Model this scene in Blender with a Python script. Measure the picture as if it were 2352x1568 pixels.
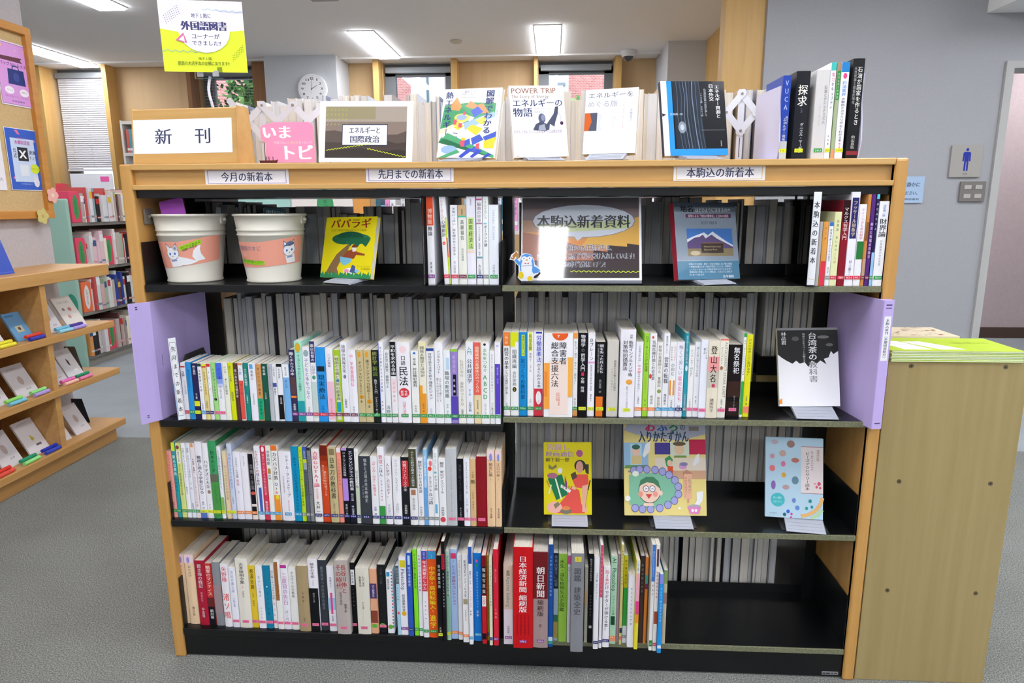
import bpy, math, random
from mathutils import Vector, Matrix, Euler
# ---------------------------------------------------------------- camera, world, lamps, exposure
SC=bpy.context.scene
for o in list(bpy.data.objects): bpy.data.objects.remove(o,do_unlink=True)
COL=SC.collection
cd=bpy.data.cameras.new('camera'); cam=bpy.data.objects.new('camera',cd); COL.objects.link(cam)
cd.sensor_width=36.0; cd.lens=36.0*1560/2352; cd.clip_start=.02; cd.clip_end=200
cam.matrix_world=Matrix(((0.998298,-0.007095,0.057887,0.121878),(0.058146,0.197707,-0.978535,-1.641139),(-0.004502,0.980235,0.197783,1.242885),(0.000000,0.000000,0.000000,1.000000)))
SC.camera=cam
SC.view_settings.view_transform='Standard'; SC.view_settings.look='None'; SC.view_settings.gamma=1.0
SC.view_settings.use_curve_mapping=False; SC.view_settings.exposure=0.08
LAMP_E=29.0
wd=bpy.data.worlds.new('world'); SC.world=wd; wd.use_nodes=True
wn=wd.node_tree.nodes; bg=wn['Background']; bg.inputs[0].default_value=(.80,.90,1.0,1); bg.inputs[1].default_value=3.0
LAMPS=[(-4.43,4.25,5.19,1),(-2.95,2.33,3.29,1),(-1.41,4.06,5.03,1),(.075,3.99,5.0,1)]
LAMPS+=[(x,y,y+.96,0) for x in (-4.25,-2.77,-1.29,.2,1.68,3.16,4.64) for y in (.9,-1.2,-3.3,-5.4,-7.5)]  # unseen rows, added to brighten front faces and put glare on the sleeve
LAMPS+=[(3.3,3.7,4.6,0),(4.5,3.7,4.6,0)]  # unseen pair beyond the doorway, added to brighten the corridor wall
# ---------------------------------------------------------------- helpers
def lin(h):
    h=h.lstrip('#'); v=[int(h[i:i+2],16)/255 for i in (0,2,4)]
    return tuple(c/12.92 if c<=.04045 else ((c+.055)/1.055)**2.4 for c in v)
NM=dict(W='f1f2f6',C='e9e2c8',K='17181c',N='2a2854',B='2a7fc4',L='8fc4e6',T='1a8a96',G='3f9a50',Y='e3e32a',O='e8823a',R='d2353a',P='f08ab0',M='6a2436',V='7a68c8',S='9a9da8',D='50525c',H='c3b98a',E='d4d6da',F='e4685c',J='b0dc30',Q='a8e4d0',X='ec9f94')
def hx(c): return NM.get(c,c)
MC={}
def mat(c,rough=.5,metal=0,coat=0,emit=0,alpha=None,name=None):
    k=(c,rough,metal,coat,emit)
    if k in MC: return MC[k]
    m=bpy.data.materials.new(name or 'colour_'+hx(c)); m.use_nodes=True
    b=m.node_tree.nodes['Principled BSDF']; r=lin(hx(c))
    b.inputs['Base Color'].default_value=(*r,1); b.inputs['Roughness'].default_value=rough; b.inputs['Metallic'].default_value=metal
    if not metal and not emit: b.inputs['Specular IOR Level'].default_value=.16
    if coat: b.inputs['Coat Weight'].default_value=coat; b.inputs['Coat Roughness'].default_value=.04
    if emit: b.inputs['Emission Color'].default_value=(*r,1); b.inputs['Emission Strength'].default_value=emit
    MC[k]=m; return m
def nodemat(name,fn,rough=.5,bump=None):
    m=bpy.data.materials.new(name); m.use_nodes=True; nt=m.node_tree; b=nt.nodes['Principled BSDF']
    b.inputs['Roughness'].default_value=rough; fn(nt,b); return m
def N(nt,t,**k):
    n=nt.nodes.new(t)
    for a,v in k.items():
        if a in n.inputs.keys(): n.inputs[a].default_value=v
        else: setattr(n,a,v)
    return n
def ramp(nt,stops):
    r=nt.nodes.new('ShaderNodeValToRGB'); e=r.color_ramp.elements
    e[0].position=stops[0][0]; e[0].color=(*lin(stops[0][1]),1); e[1].position=stops[-1][0]; e[1].color=(*lin(stops[-1][1]),1)
    for p,c in stops[1:-1]:
        x=e.new(p); x.color=(*lin(c),1)
    return r
def wood(name,c1,c2,axis='z',rough=.42,sc=1.0):
    def f(nt,b):
        tc=N(nt,'ShaderNodeTexCoord'); mp=N(nt,'ShaderNodeMapping')
        s={'z':(38,38,1.6),'x':(1.6,38,38),'y':(38,1.6,38)}[axis]
        mp.inputs['Scale'].default_value=tuple(q*sc for q in s)
        n1=N(nt,'ShaderNodeTexNoise',Scale=1.0,Detail=5.0,Roughness=.6); r=ramp(nt,[(.3,c1),(.7,c2)])
        nt.links.new(tc.outputs['Object'],mp.inputs[0]); nt.links.new(mp.outputs[0],n1.inputs['Vector'])
        nt.links.new(n1.outputs[0],r.inputs[0]); nt.links.new(r.outputs[0],b.inputs['Base Color'])
        bp=N(nt,'ShaderNodeBump',Strength=.05); nt.links.new(n1.outputs[0],bp.inputs['Height']); nt.links.new(bp.outputs[0],b.inputs['Normal'])
    return nodemat(name,f,rough)
WOOD=wood('bookcase_wood','c08f4a','cf9f5a','z'); WOODX=wood('bookcase_wood_across','c69a58','d6ac6a','x'); WOODY=wood('rack_wood','bf8f50','cfa062','y')
PALE=wood('cabinet_wood','9c8858','aa9868','z',.5,.8); PANEL=wood('wall_panel_wood','c6a67a','cfb084','z',.6,.5); COLW=wood('column_wood','c49c5c','d2aa68','z',.5,.7)
def speck(name,c1,c2,sc,rough=.9,bump=.3):
    def f(nt,b):
        tc=N(nt,'ShaderNodeTexCoord'); n1=N(nt,'ShaderNodeTexNoise',Scale=sc,Detail=4.0,Roughness=.75)
        nt.links.new(tc.outputs['Object'],n1.inputs['Vector']); r=ramp(nt,[(.36,c1),(.64,c2)])
        nt.links.new(n1.outputs[0],r.inputs[0]); nt.links.new(r.outputs[0],b.inputs['Base Color'])
        bp=N(nt,'ShaderNodeBump',Strength=bump,Distance=.003); nt.links.new(n1.outputs[0],bp.inputs['Height']); nt.links.new(bp.outputs[0],b.inputs['Normal'])
    return nodemat(name,f,rough)
def carpet():
    def f(nt,b):
        tc=N(nt,'ShaderNodeTexCoord'); n1=N(nt,'ShaderNodeTexNoise',Scale=260.0,Detail=3.0,Roughness=.8); n2=N(nt,'ShaderNodeTexNoise',Scale=3.0,Detail=2.0)
        L=nt.links.new
        L(tc.outputs['Object'],n1.inputs['Vector']); L(tc.outputs['Object'],n2.inputs['Vector'])
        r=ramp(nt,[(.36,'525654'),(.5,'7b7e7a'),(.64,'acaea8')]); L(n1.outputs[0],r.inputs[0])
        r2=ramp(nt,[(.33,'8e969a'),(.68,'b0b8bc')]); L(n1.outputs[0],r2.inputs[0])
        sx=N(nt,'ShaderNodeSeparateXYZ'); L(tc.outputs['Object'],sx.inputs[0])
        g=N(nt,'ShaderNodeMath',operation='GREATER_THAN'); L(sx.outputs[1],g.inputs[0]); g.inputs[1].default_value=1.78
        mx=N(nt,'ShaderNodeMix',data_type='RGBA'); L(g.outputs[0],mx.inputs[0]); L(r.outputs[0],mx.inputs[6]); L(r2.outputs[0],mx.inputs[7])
        m2=N(nt,'ShaderNodeMix',data_type='RGBA',blend_type='MULTIPLY'); m2.inputs[0].default_value=.35; L(mx.outputs[2],m2.inputs[6]); L(n2.outputs[1],m2.inputs[7])
        r3=ramp(nt,[(.35,'d4d4d4'),(.65,'ffffff')]); L(n2.outputs[0],r3.inputs[0]); L(r3.outputs[0],m2.inputs[7])
        L(m2.outputs[2],b.inputs['Base Color'])
        bp=N(nt,'ShaderNodeBump',Strength=.5,Distance=.004); L(n1.outputs[0],bp.inputs['Height']); L(bp.outputs[0],b.inputs['Normal'])
    return nodemat('carpet',f,.95)
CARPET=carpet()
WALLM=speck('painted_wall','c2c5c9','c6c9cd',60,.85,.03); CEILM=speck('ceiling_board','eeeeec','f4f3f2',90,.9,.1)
BLACK=speck('black_steel','0b0c0e','101113',40,.3,.03)
EDGE=speck('brushed_shelf_edge','65674c','83856a',180,.45,.1)
def pages():
    def f(nt,b):
        tc=N(nt,'ShaderNodeTexCoord'); mp=N(nt,'ShaderNodeMapping'); mp.inputs['Scale'].default_value=(900,60,8)
        n1=N(nt,'ShaderNodeTexNoise',Scale=1.0,Detail=2.0); r=ramp(nt,[(.3,'c9c3b4'),(.7,'efe9dc')])
        nt.links.new(tc.outputs['Object'],mp.inputs[0]); nt.links.new(mp.outputs[0],n1.inputs['Vector']); nt.links.new(n1.outputs[0],r.inputs[0]); nt.links.new(r.outputs[0],b.inputs['Base Color'])
    return nodemat('paper_edges',f,.8)
PAGES=pages()
def pages2(nm,a,c):
    def f(nt,b):
        tc=N(nt,'ShaderNodeTexCoord'); oi=N(nt,'ShaderNodeObjectInfo'); mp=N(nt,'ShaderNodeMapping'); mp.inputs['Scale'].default_value=(700,10,3)
        ad=N(nt,'ShaderNodeVectorMath',operation='ADD'); L=nt.links.new
        L(tc.outputs['Object'],ad.inputs[0]); L(oi.outputs['Random'],ad.inputs[1]); L(ad.outputs[0],mp.inputs[0])
        n1=N(nt,'ShaderNodeTexNoise',Scale=1.0,Detail=2.0); r=ramp(nt,[(.3,a),(.7,c)])
        L(mp.outputs[0],n1.inputs['Vector']); L(n1.outputs[0],r.inputs[0])
        r2=ramp(nt,[(0,'dcd8ce'),(1,'ffffff')]); L(oi.outputs['Random'],r2.inputs[0])
        m2=N(nt,'ShaderNodeMix',data_type='RGBA',blend_type='MULTIPLY'); m2.inputs[0].default_value=1; L(r.outputs[0],m2.inputs[6]); L(r2.outputs[0],m2.inputs[7])
        L(m2.outputs[2],b.inputs['Base Color'])
    return nodemat(nm,f,.8)
PG2=pages2('fore_edges','b9b6ae','e6e3dc')
def clear(name,rough=.02,tint='ffffff'):
    m=bpy.data.materials.new(name); m.use_nodes=True; nt=m.node_tree; nt.nodes.remove(nt.nodes['Principled BSDF'])
    out=nt.nodes['Material Output']; tr=N(nt,'ShaderNodeBsdfTransparent'); tr.inputs[0].default_value=(*lin(tint),1)
    gl=N(nt,'ShaderNodeBsdfGlossy'); gl.inputs['Roughness'].default_value=rough; fr=N(nt,'ShaderNodeFresnel'); fr.inputs[0].default_value=1.45
    mx=N(nt,'ShaderNodeMixShader'); nt.links.new(fr.outputs[0],mx.inputs[0]); nt.links.new(tr.outputs[0],mx.inputs[1]); nt.links.new(gl.outputs[0],mx.inputs[2]); nt.links.new(mx.outputs[0],out.inputs[0]); return m
CLEAR=clear('clear_acrylic',.03,'e4e8ec'); GLASS=clear('window_glass',.01,'f4f8fa'); FROST=mat('b0b4c0',.25,name='pale_plastic')

class MB:
    def __init__(s): s.v=[];s.f=[];s.m=[];s.mats=[]
    def mi(s,m):
        if m not in s.mats: s.mats.append(m)
        return s.mats.index(m)
    def poly(s,pts,m):
        b=len(s.v); s.v+= [tuple(p) for p in pts]; s.f.append(tuple(range(b,b+len(pts)))); s.m.append(s.mi(m)); return s
    def box(s,x0,x1,y0,y1,z0,z1,m,M=None):
        b=len(s.v); P=[(x,y,z) for z in (z0,z1) for y in (y0,y1) for x in (x0,x1)]
        if M is not None: P=[tuple(M@Vector(p)) for p in P]
        s.v+=P
        for q in ((0,2,3,1),(4,5,7,6),(0,1,5,4),(2,6,7,3),(0,4,6,2),(1,3,7,5)): s.f.append(tuple(b+i for i in q)); s.m.append(s.mi(m))
        return s
    def prism(s,pts,axis,a0,a1,m,M=None):
        n=len(pts)
        def P(p,a): 
            q={'x':(a,p[0],p[1]),'y':(p[0],a,p[1]),'z':(p[0],p[1],a)}[axis]
            return tuple(M@Vector(q)) if M is not None else q
        b=len(s.v); s.v+=[P(p,a0) for p in pts]+[P(p,a1) for p in pts]; k=s.mi(m)
        s.f.append(tuple(range(b,b+n))); s.f.append(tuple(range(b+2*n-1,b+n-1,-1))); s.m+=[k,k]
        for i in range(n): s.f.append((b+i,b+(i+1)%n,b+n+(i+1)%n,b+n+i)); s.m.append(k)
        return s
    def cyl(s,c0,c1,r0,r1,m,n=16,cap=True):
        c0=Vector(c0);c1=Vector(c1);d=(c1-c0).normalized(); u=d.orthogonal().normalized(); w=d.cross(u); b=len(s.v);k=s.mi(m)
        for c,r in ((c0,r0),(c1,r1)):
            for i in range(n):
                a=2*math.pi*i/n; s.v.append(tuple(c+u*math.cos(a)*r+w*math.sin(a)*r))
        for i in range(n): s.f.append((b+i,b+(i+1)%n,b+n+(i+1)%n,b+n+i)); s.m.append(k)
        if cap: s.f.append(tuple(range(b+n-1,b-1,-1))); s.f.append(tuple(range(b+n,b+2*n))); s.m+=[k,k]
        return s
    def lathe(s,prof,m,n=32,c=(0,0,0)):
        b=len(s.v);k=s.mi(m)
        for r,z in prof:
            for i in range(n):
                a=2*math.pi*i/n; s.v.append((c[0]+r*math.cos(a),c[1]+r*math.sin(a),c[2]+z))
        for j in range(len(prof)-1):
            for i in range(n):
                s.f.append((b+j*n+i,b+j*n+(i+1)%n,b+(j+1)*n+(i+1)%n,b+(j+1)*n+i)); s.m.append(k)
        return s
    def ribbon(s,pts,w,h,m,closed=False):
        # square-section tube along 3d points
        for a,c in zip(pts,pts[1:]): s.cyl(a,c,w,w,m,8)
        return s
    def build(s,name,parent=None,bevel=0,smooth=False,loc=None,rot=None):
        me=bpy.data.meshes.new(name); me.from_pydata(s.v,[],s.f)
        for m in s.mats: me.materials.append(m)
        me.polygons.foreach_set('material_index',s.m)
        if smooth: me.polygons.foreach_set('use_smooth',[True]*len(s.m))
        me.update(); o=bpy.data.objects.new(name,me); COL.objects.link(o)
        if parent: o.parent=parent
        if loc: o.location=loc
        if rot: o.rotation_euler=rot
        if bevel:
            bv=o.modifiers.new('b','BEVEL'); bv.width=bevel; bv.segments=2; bv.limit_method='ANGLE'
        return o
def tag(o,label=None,cat=None,group=None,kind=None):
    if label: o['label']=label
    if cat: o['category']=cat
    if group: o['group']=group
    if kind: o['kind']=kind
    return o
def thing(name,loc,label,cat,group=None,rot=(0,0,0)):
    o=bpy.data.objects.new(name,None); o.empty_display_size=.02; COL.objects.link(o); o.location=loc; o.rotation_euler=rot
    return tag(o,label,cat,group)
# ---------------------------------------------------------------- glyphs
GL={}
def load_glyphs(chars):
    objs=[]
    for ch in sorted(chars):
        if ch.isspace(): continue
        cu=bpy.data.curves.new('g','FONT'); cu.body=ch; cu.size=1; cu.resolution_u=2; cu.fill_mode='FRONT'
        o=bpy.data.objects.new('g',cu); COL.objects.link(o); objs.append((ch,o,cu))
    dg=bpy.context.evaluated_depsgraph_get()
    for ch,o,cu in objs:
        e=o.evaluated_get(dg); me=e.to_mesh()
        GL[ch]=([(v.co.x,v.co.y) for v in me.vertices],[tuple(p.vertices) for p in me.polygons]); e.to_mesh_clear()
    for ch,o,cu in objs:
        bpy.data.objects.remove(o); bpy.data.curves.remove(cu)
def adv(ch):
    if ch==' ': return .32
    if ord(ch)<0x2000:
        v=GL.get(ch,([],[]))[0]
        return (max(p[0] for p in v)+.05) if v else .3
    return 1.0
ROT=set('ー〜～（）()「」『』-~…=')
def BOLD(b): return (0,) if not b else (-b,b) if b<.032 else (-b,-b/3,b/3,b)
class Art:
    """flat print on a plane: origin O (top-left), U (right), V (down), Nn (out)"""
    def __init__(s,O,U,V,Nn,w,h,step=2.2e-5,rough=.4,coat=0):
        s.O=Vector(O);s.U=Vector(U);s.V=Vector(V);s.N=Vector(Nn);s.w=w;s.h=h;s.mb=MB();s.k=1;s.st=step;s.rough=rough;s.coat=coat
    def P(s,x,y): return s.O+s.U*(x*s.w)+s.V*(y*s.h)+s.N*(s.k*s.st)
    def m(s,c): return mat(c,s.rough,0,s.coat)
    def poly(s,pts,c): s.k+=1; s.mb.poly([s.P(*p) for p in pts],s.m(c))
    def rect(s,x0,y0,x1,y1,c): s.poly([(x0,y1),(x1,y1),(x1,y0),(x0,y0)],c)
    def ell(s,cx,cy,rx,ry,c,n=20,a0=0,a1=360):
        pts=[(cx+rx*math.cos(math.radians(a0+(a1-a0)*i/n)),cy+ry*math.sin(math.radians(a0+(a1-a0)*i/n))) for i in range(n+(0 if a1-a0==360 else 1))]
        s.poly(pts[::-1],c)
    def line(s,pts,wd,c):
        s.k+=1; W=wd/2
        for (a,b),(c2,d) in zip(pts,pts[1:]):
            A=s.P(a,b);B=s.P(c2,d); t=(B-A)
            if t.length<1e-7: continue
            t.normalize(); n=s.N.cross(t)*W
            s.mb.poly([A-n,B-n,B+n,A+n],s.m(c))
    def glyph(s,ch,cx,cy,sx,sy,c,rot=False,bold=0):
        if ch not in GL: return
        V,F=GL[ch]; mb=s.mb; k=mb.mi(s.m(c))
        for di,dx in enumerate(BOLD(bold)):
            b=len(mb.v); O=s.O+s.U*(cx*s.w)+s.V*(cy*s.h)+s.N*((s.k+.45*di)*s.st)
            for x,y in V:
                x=x-.5+dx;y=y-.36
                if ch.isascii() and not rot: x+=.5-adv(ch)/2
                if rot: x,y=y,-x
                mb.v.append(tuple(O+s.U*(x*sx)-s.V*(y*sy)))
            for f in F: mb.f.append(tuple(b+i for i in f)); mb.m.append(k)
    def vtext(s,t,x,y0,y1,wf,c,bold=.012):
        # x centre, wf max cell width fraction of w
        s.k+=1
        if t.startswith('>'):
            t=t[1:]; L=sum(adv(q) for q in t); sz=min((y1-y0)*s.h/L,wf*s.w*1.5); sy=sz; cur=y0
            for q in t:
                a=adv(q)
                if q in GL:
                    V,F=GL[q]; k=s.mb.mi(s.m(c)); b=len(s.mb.v); O=s.O+s.U*(x*s.w)+s.V*(cur*s.h)+s.N*(s.k*s.st)
                    for gx,gy in V: s.mb.v.append(tuple(O+s.V*(gx*sz)+s.U*((gy-.34)*sy)))
                    for f in F: s.mb.f.append(tuple(b+i for i in f)); s.mb.m.append(k)
                cur+=a*sz/s.h
            return
        n=len(t); cell=(y1-y0)/n; ch_=cell*s.h; sx=min(wf*s.w,ch_*1.25); sy=min(ch_*.98,sx*1.35)
        for i,q in enumerate(t):
            s.glyph(q,x,y0+cell*(i+.5),sx,sy,c,q in ROT,bold)
    def htext(s,t,x0,y0,x1,y1,c,bold=.012):
        s.k+=1+(bold>=.032); L=sum(adv(q) for q in t); sz=(x1-x0)*s.w/L; sy=min((y1-y0)*s.h*1.05,sz*1.8); cur=x0
        for q in t:
            a=adv(q)
            if q in GL:
                V,F=GL[q]; k=s.mb.mi(s.m(c))
                for di,dx in enumerate(BOLD(bold)):
                    b=len(s.mb.v); O=s.O+s.U*(cur*s.w)+s.V*((y0+y1)/2*s.h)+s.N*((s.k+.45*di)*s.st)
                    for gx,gy in V: s.mb.v.append(tuple(O+s.U*((gx+dx)*sz)-s.V*((gy-.36)*sy)))
                    for f in F: s.mb.f.append(tuple(b+i for i in f)); s.mb.m.append(k)
            cur+=a*sz/s.w
    def run(s,ops):
        for o in ops:
            k=o[0]
            if k=='r': s.rect(*[q/100 for q in o[1:5]],o[5])
            elif k=='p': s.poly([(a/100,b/100) for a,b in o[1]],o[2])
            elif k=='e': s.ell(*[q/100 for q in o[1:5]],o[5])
            elif k=='l': s.line([(a/100,b/100) for a,b in o[1]],o[2]/1000,o[3])
            elif k=='t': s.htext(o[1],*[q/100 for q in o[2:6]],o[6],o[7] if len(o)>7 else .012)
            elif k=='v': s.vtext(o[1],(o[2]+o[4])/200,o[3]/100,o[5]/100,(o[4]-o[2])/100,o[6],o[7] if len(o)>7 else .012)
        return s
def wavy(x0,x1,y0,y1,amp,n,c,wd=1.2):
    pts=[]
    for i in range(n*4+1):
        t=i/(n*4); pts.append((x0+(x1-x0)*t,y0+(y1-y0)*t+amp*math.sin(t*n*2*math.pi)))
    return ('l',pts,wd,c)
BOOKS=[
('2L', -0.8336, 0.0135, 0.0088, 0.1502, 0.105, 'W', [(0.05, 0.075, 'R')], [('白夢', 0.14, 0.24, 'D'), ('小さな旅の記録', 0.3, 0.55, 'S', 0.4, 0.7)], 'r', 'slim white pocket paperback with a red line near its top'),
('2L', -0.8193, 0.0148, 0.0082, 0.1532, 0.105, '2f93d6', [], [('海辺の町のおはなし', 0.12, 0.5, '1c5c9a', 0.5)], 'g', 'bright blue pocket paperback near the left end'),
('2L', -0.8037, 0.0153, 0.0077, 0.1504, 0.105, 'N', [(0.67, 0.76, 'Y')], [('剣と書記', 0.04, 0.2, 'W'), ('七星', 0.52, 0.64, 'W', 0.4)], 'y', 'navy pocket paperback with a yellow square low on its spine'),
('2L', -0.7874, 0.0114, 0.0073, 0.1497, 0.105, 'W', [(0, 0.05, '1f4a3c')], [('未来警察への道', 0.1, 0.5, 'D', 0.5), ('大沢和夫', 0.7, 0.85, 'D', 0.5)], 'b', 'white pocket paperback with a dark green top edge'),
('2L', -0.7753, 0.0115, 0.0069, 0.1484, 0.105, 'e8d68e', [(0, 0.035, 'Y'), (0.035, 0.06, 'R')], [('金貨探しの冒険旅', 0.13, 0.55, 'a08030', 0.5), ('山本真也', 0.65, 0.8, 'D', 0.5)], 'n', 'pale yellow pocket paperback with a red line at its top'),
('2L', -0.7624, 0.0102, 0.0065, 0.1495, 0.105, 'W', [(0, 0.05, 'R')], [('静かな朝', 0.1, 0.5, 'S', 0.4)], 'n', 'white pocket paperback with a red top edge'),
('2L', -0.751, 0.0123, 0.0061, 0.1538, 0.105, 'a2dd86', [], [('ミステリー2025', 0.1, 0.62, 'D', 0.85), ('❶', 0.61, 0.67, 'K', 0.8)], 'p', 'light green pocket paperback titled with 2025 and a black disc'),
('2L', -0.7377, 0.0169, 0.0055, 0.1528, 0.105, 'W', [(0, 0.28, '4a6ede'), (0.28, 0.36, '8aa4ea'), (0.36, 0.42, 'c4d0f2')], [('月と歌', 0.08, 0.3, '2a3f9a', 0.4), ('遠い国の手紙', 0.4, 0.62, 'S', 0.4)], 'p', 'white pocket paperback with a strong blue upper third'),
('2L', -0.7199, 0.0141, 0.005, 0.153, 0.105, 'eef0e0', [], [('山の話', 0.05, 0.18, 'S', 0.5), ('美しい庭の物語', 0.27, 0.55, 'D', 0.5)], 'x', 'off-white pocket paperback beside the yellow one'),
('2L', -0.7048, 0.0131, 0.0045, 0.1533, 0.105, 'd9e21c', [], [('面白いしくみの国', 0.05, 0.32, 'D', 0.45, 0.4), ('高田栄治', 0.5, 0.66, 'D', 0.5)], 'x', 'vivid yellow pocket paperback with black lettering'),
('2L', -0.6908, 0.0105, 0.0042, 0.1522, 0.105, '5a3a38', [(0.42, 0.5, '7a5048')], [('暗い森の中の隠れ家', 0.1, 0.6, 'E', 0.7)], 'x', 'dark brown pocket paperback beside the vivid yellow one'),
('2L', -0.6792, 0.0127, 0.004, 0.1524, 0.105, 'W', [(0, 0.03, 'O'), (0.3, 0.98, 'e25a50')], [('小説', 0.08, 0.2, '4a7ac0', 0.6), ('冬と春', 0.34, 0.56, '8a2a2a', 0.4)], 'x', 'coral pocket paperback with a white top quarter'),
('2L', -0.6657, 0.0124, 0.004, 0.1537, 0.105, '22877c', [], [('十二文字の暗号', 0.1, 0.4, 'W', 0.65), ('三浦勇人', 0.55, 0.7, 'W', 0.4)], 'x', 'teal pocket paperback beside the coral one'),
('2L', -0.6519, 0.0186, 0.004, 0.153, 0.105, 'eef0fa', [(0.02, 0.1, '5aa6e0', 0.2, 0.7)], [('夜明け', 0.12, 0.3, 'D', 0.4), ('日本文芸社', 0.52, 0.72, 'D', 0.25)], 'x', 'wide white pocket paperback with a light blue square at its top'),
('2L', -0.6325, 0.0144, 0.004, 0.1504, 0.105, 'd29a62', [(0.6, 0.98, '16a877')], [('サムライの秘密', 0.05, 0.55, '5a3a20', 0.5), ('幻冬書房', 0.64, 0.9, 'K', 0.4)], 'x', 'orange-tan pocket paperback with a green lower part'),
('2L', -0.6176, 0.0147, 0.004, 0.1515, 0.105, '1d5a48', [], [('夜の森', 0.04, 0.2, 'W', 0.55), ('三人の声', 0.5, 0.62, 'C', 0.4)], 'x', 'dark green pocket paperback with pale lettering'),
('2L', -0.6021, 0.0114, 0.004, 0.1516, 0.105, 'b9bec6', [], [('静かな海の記録帖', 0.05, 0.45, 'S', 0.6)], 'x', 'silver-grey pocket paperback beside the dark green one'),
('2L', -0.5902, 0.0112, 0.004, 0.1517, 0.105, 'e7e9ee', [(0.33, 0.4, '4a5aa0')], [('江戸の空', 0.05, 0.22, 'D', 0.5), ('雨宿り', 0.42, 0.55, 'K', 0.5)], 'x', 'white pocket paperback with a small blue mark at mid spine'),
('2L', -0.5782, 0.0145, 0.004, 0.1518, 0.105, 'W', [(0, 0.05, 'K'), (0.54, 0.97, 'K')], [('冬の星座', 0.08, 0.25, 'D', 0.4), ('五木文庫', 0.58, 0.7, 'W', 0.45)], 'x', 'white pocket paperback with a black lower half'),
('2L', -0.5626, 0.0172, 0.004, 0.1511, 0.105, '7ab6ea', [(0, 0.23, 'eef2f6')], [('夏の日記', 0.05, 0.2, 'D', 0.35), ('青い空', 0.27, 0.42, '3a6aa0', 0.4)], 'x', 'light blue pocket paperback with a white top'),
('2L', -0.5441, 0.0154, 0.004, 0.1891, 0.128, '3a3458', [(0.38, 0.62, '5c4148'), (0.64, 0.67, 'O')], [('働くチカラの本', 0.03, 0.36, 'W', 0.9), ('安藤雄一', 0.75, 0.87, 'W', 0.5)], 'v', 'dark purple book with large white title and an orange streak'),
('2L', -0.5282, 0.0196, 0.004, 0.2107, 0.148, 'Q', [(0.02, 0.13, 'd8b030', 0.1, 0.9, 'o'), (0.74, 1, '2aa0a8')], [('(ウェブアクセシビリティの教本)', 0.13, 0.64, '2a5a60', 0.6)], 'v', 'mint green book with a yellow badge and a teal foot'),
('2L', -0.508, 0.0188, 0.004, 0.1966, 0.148, 'W', [(0.04, 0.13, '9ab0b4', 0.15, 0.9, 'o')], [('子どもと本をつなぐ', 0.15, 0.7, '6a6fa0', 0.6), ('小松聡子', 0.8, 0.92, 'D', 0.3)], 'v', 'white book with a grey-blue moon above violet lettering'),
('2L', -0.4887, 0.0142, 0.004, 0.211, 0.148, 'eef0f0', [(0, 0.26, '34366a'), (0.42, 0.47, '4aa080', 0.2, 0.9, 'o'), (0.5, 0.95, 'c2d6d2')], [('面白自慢の', 0.03, 0.25, 'W', 0.7), ('心理学', 0.29, 0.41, '9a90b0', 0.8)], 'r', 'pale book with a navy top panel and a small green disc'),
('2L', -0.4737, 0.0239, 0.004, 0.1959, 0.148, '2f98e4', [(0.25, 0.32, '222a30', 0.1, 0.9)], [('現実療法', 0.36, 0.7, '103858', 0.75), ('理論と実践', 0.78, 0.92, '1c5c9a', 0.3)], 'r', 'broad sky blue book with large dark title'),
('2L', -0.4491, 0.0193, 0.004, 0.1943, 0.128, 'f2eef4', [(0.45, 0.97, 'f0c2d4')], [('二つの革命', 0.08, 0.26, '5a5a90', 0.5), ('桜の下の記憶', 0.68, 0.9, 'e07090', 0.35)], 'r', 'white book with a pale pink lower half'),
('2L', -0.4291, 0.0182, 0.004, 0.1891, 0.128, 'a8cc30', [(0.08, 0.97, 'dfe2c8', 0.2, 0.8), (0.4, 0.44, '4aa0d0', 0.25, 0.75, 'o'), (0.72, 0.86, '2aa0b8', 0.2, 0.8)], [('戦国の合戦と武将の絵事典', 0.1, 0.7, '4a4a30', 0.6)], 'm', 'yellow-green book with a cream title strip and a blue seal'),
('2L', -0.41, 0.0174, 0.004, 0.2089, 0.148, 'eeeff6', [(0.4, 0.45, '8a80a0', 0.3, 0.75, 'o')], [('琉球の貝塚文化', 0.03, 0.38, '5a5070', 0.6), ('山崎真治', 0.7, 0.82, 'D', 0.4)], 'm', 'tall white book with a small violet shell mark'),
('2L', -0.3922, 0.0216, 0.004, 0.1894, 0.128, 'f0f0f8', [], [('絵', 0.06, 0.1, 'P', 0.45), ('平安貴族列伝', 0.16, 0.5, 'f06090', 0.45), ('仲本元', 0.78, 0.87, 'S', 0.3)], 'm', 'wide white book with rose pink title characters'),
('2L', -0.3697, 0.0179, 0.004, 0.1896, 0.128, 'cabb8e', [(0.02, 0.1, 'e0a030', 0.2, 0.7, 'o'), (0.62, 0.67, 'd89a30', 0.2, 0.9, 'o')], [('ナイジェリア', 0.15, 0.45, '3a3428', 0.6), ('を知るための', 0.45, 0.61, '5a4a38', 0.4), ('56', 0.62, 0.67, '8a4010', 0.35), ('章', 0.69, 0.73, 'K', 0.3)], 'g', 'khaki book with orange disc, left one of the pair'),
('2L', -0.3512, 0.0197, 0.004, 0.1897, 0.128, 'cdbd90', [(0.02, 0.1, 'e0a030', 0.2, 0.7, 'o'), (0.68, 0.74, 'd89a30', 0.2, 0.9, 'o')], [('東ラテンアメリカ社会', 0.13, 0.58, '3a3428', 0.55), ('を知るための', 0.58, 0.68, '5a4a38', 0.3), ('47', 0.69, 0.74, '8a4010', 0.35), ('章', 0.76, 0.8, 'K', 0.3)], 'g', 'khaki book with orange disc, right one of the pair'),
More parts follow.
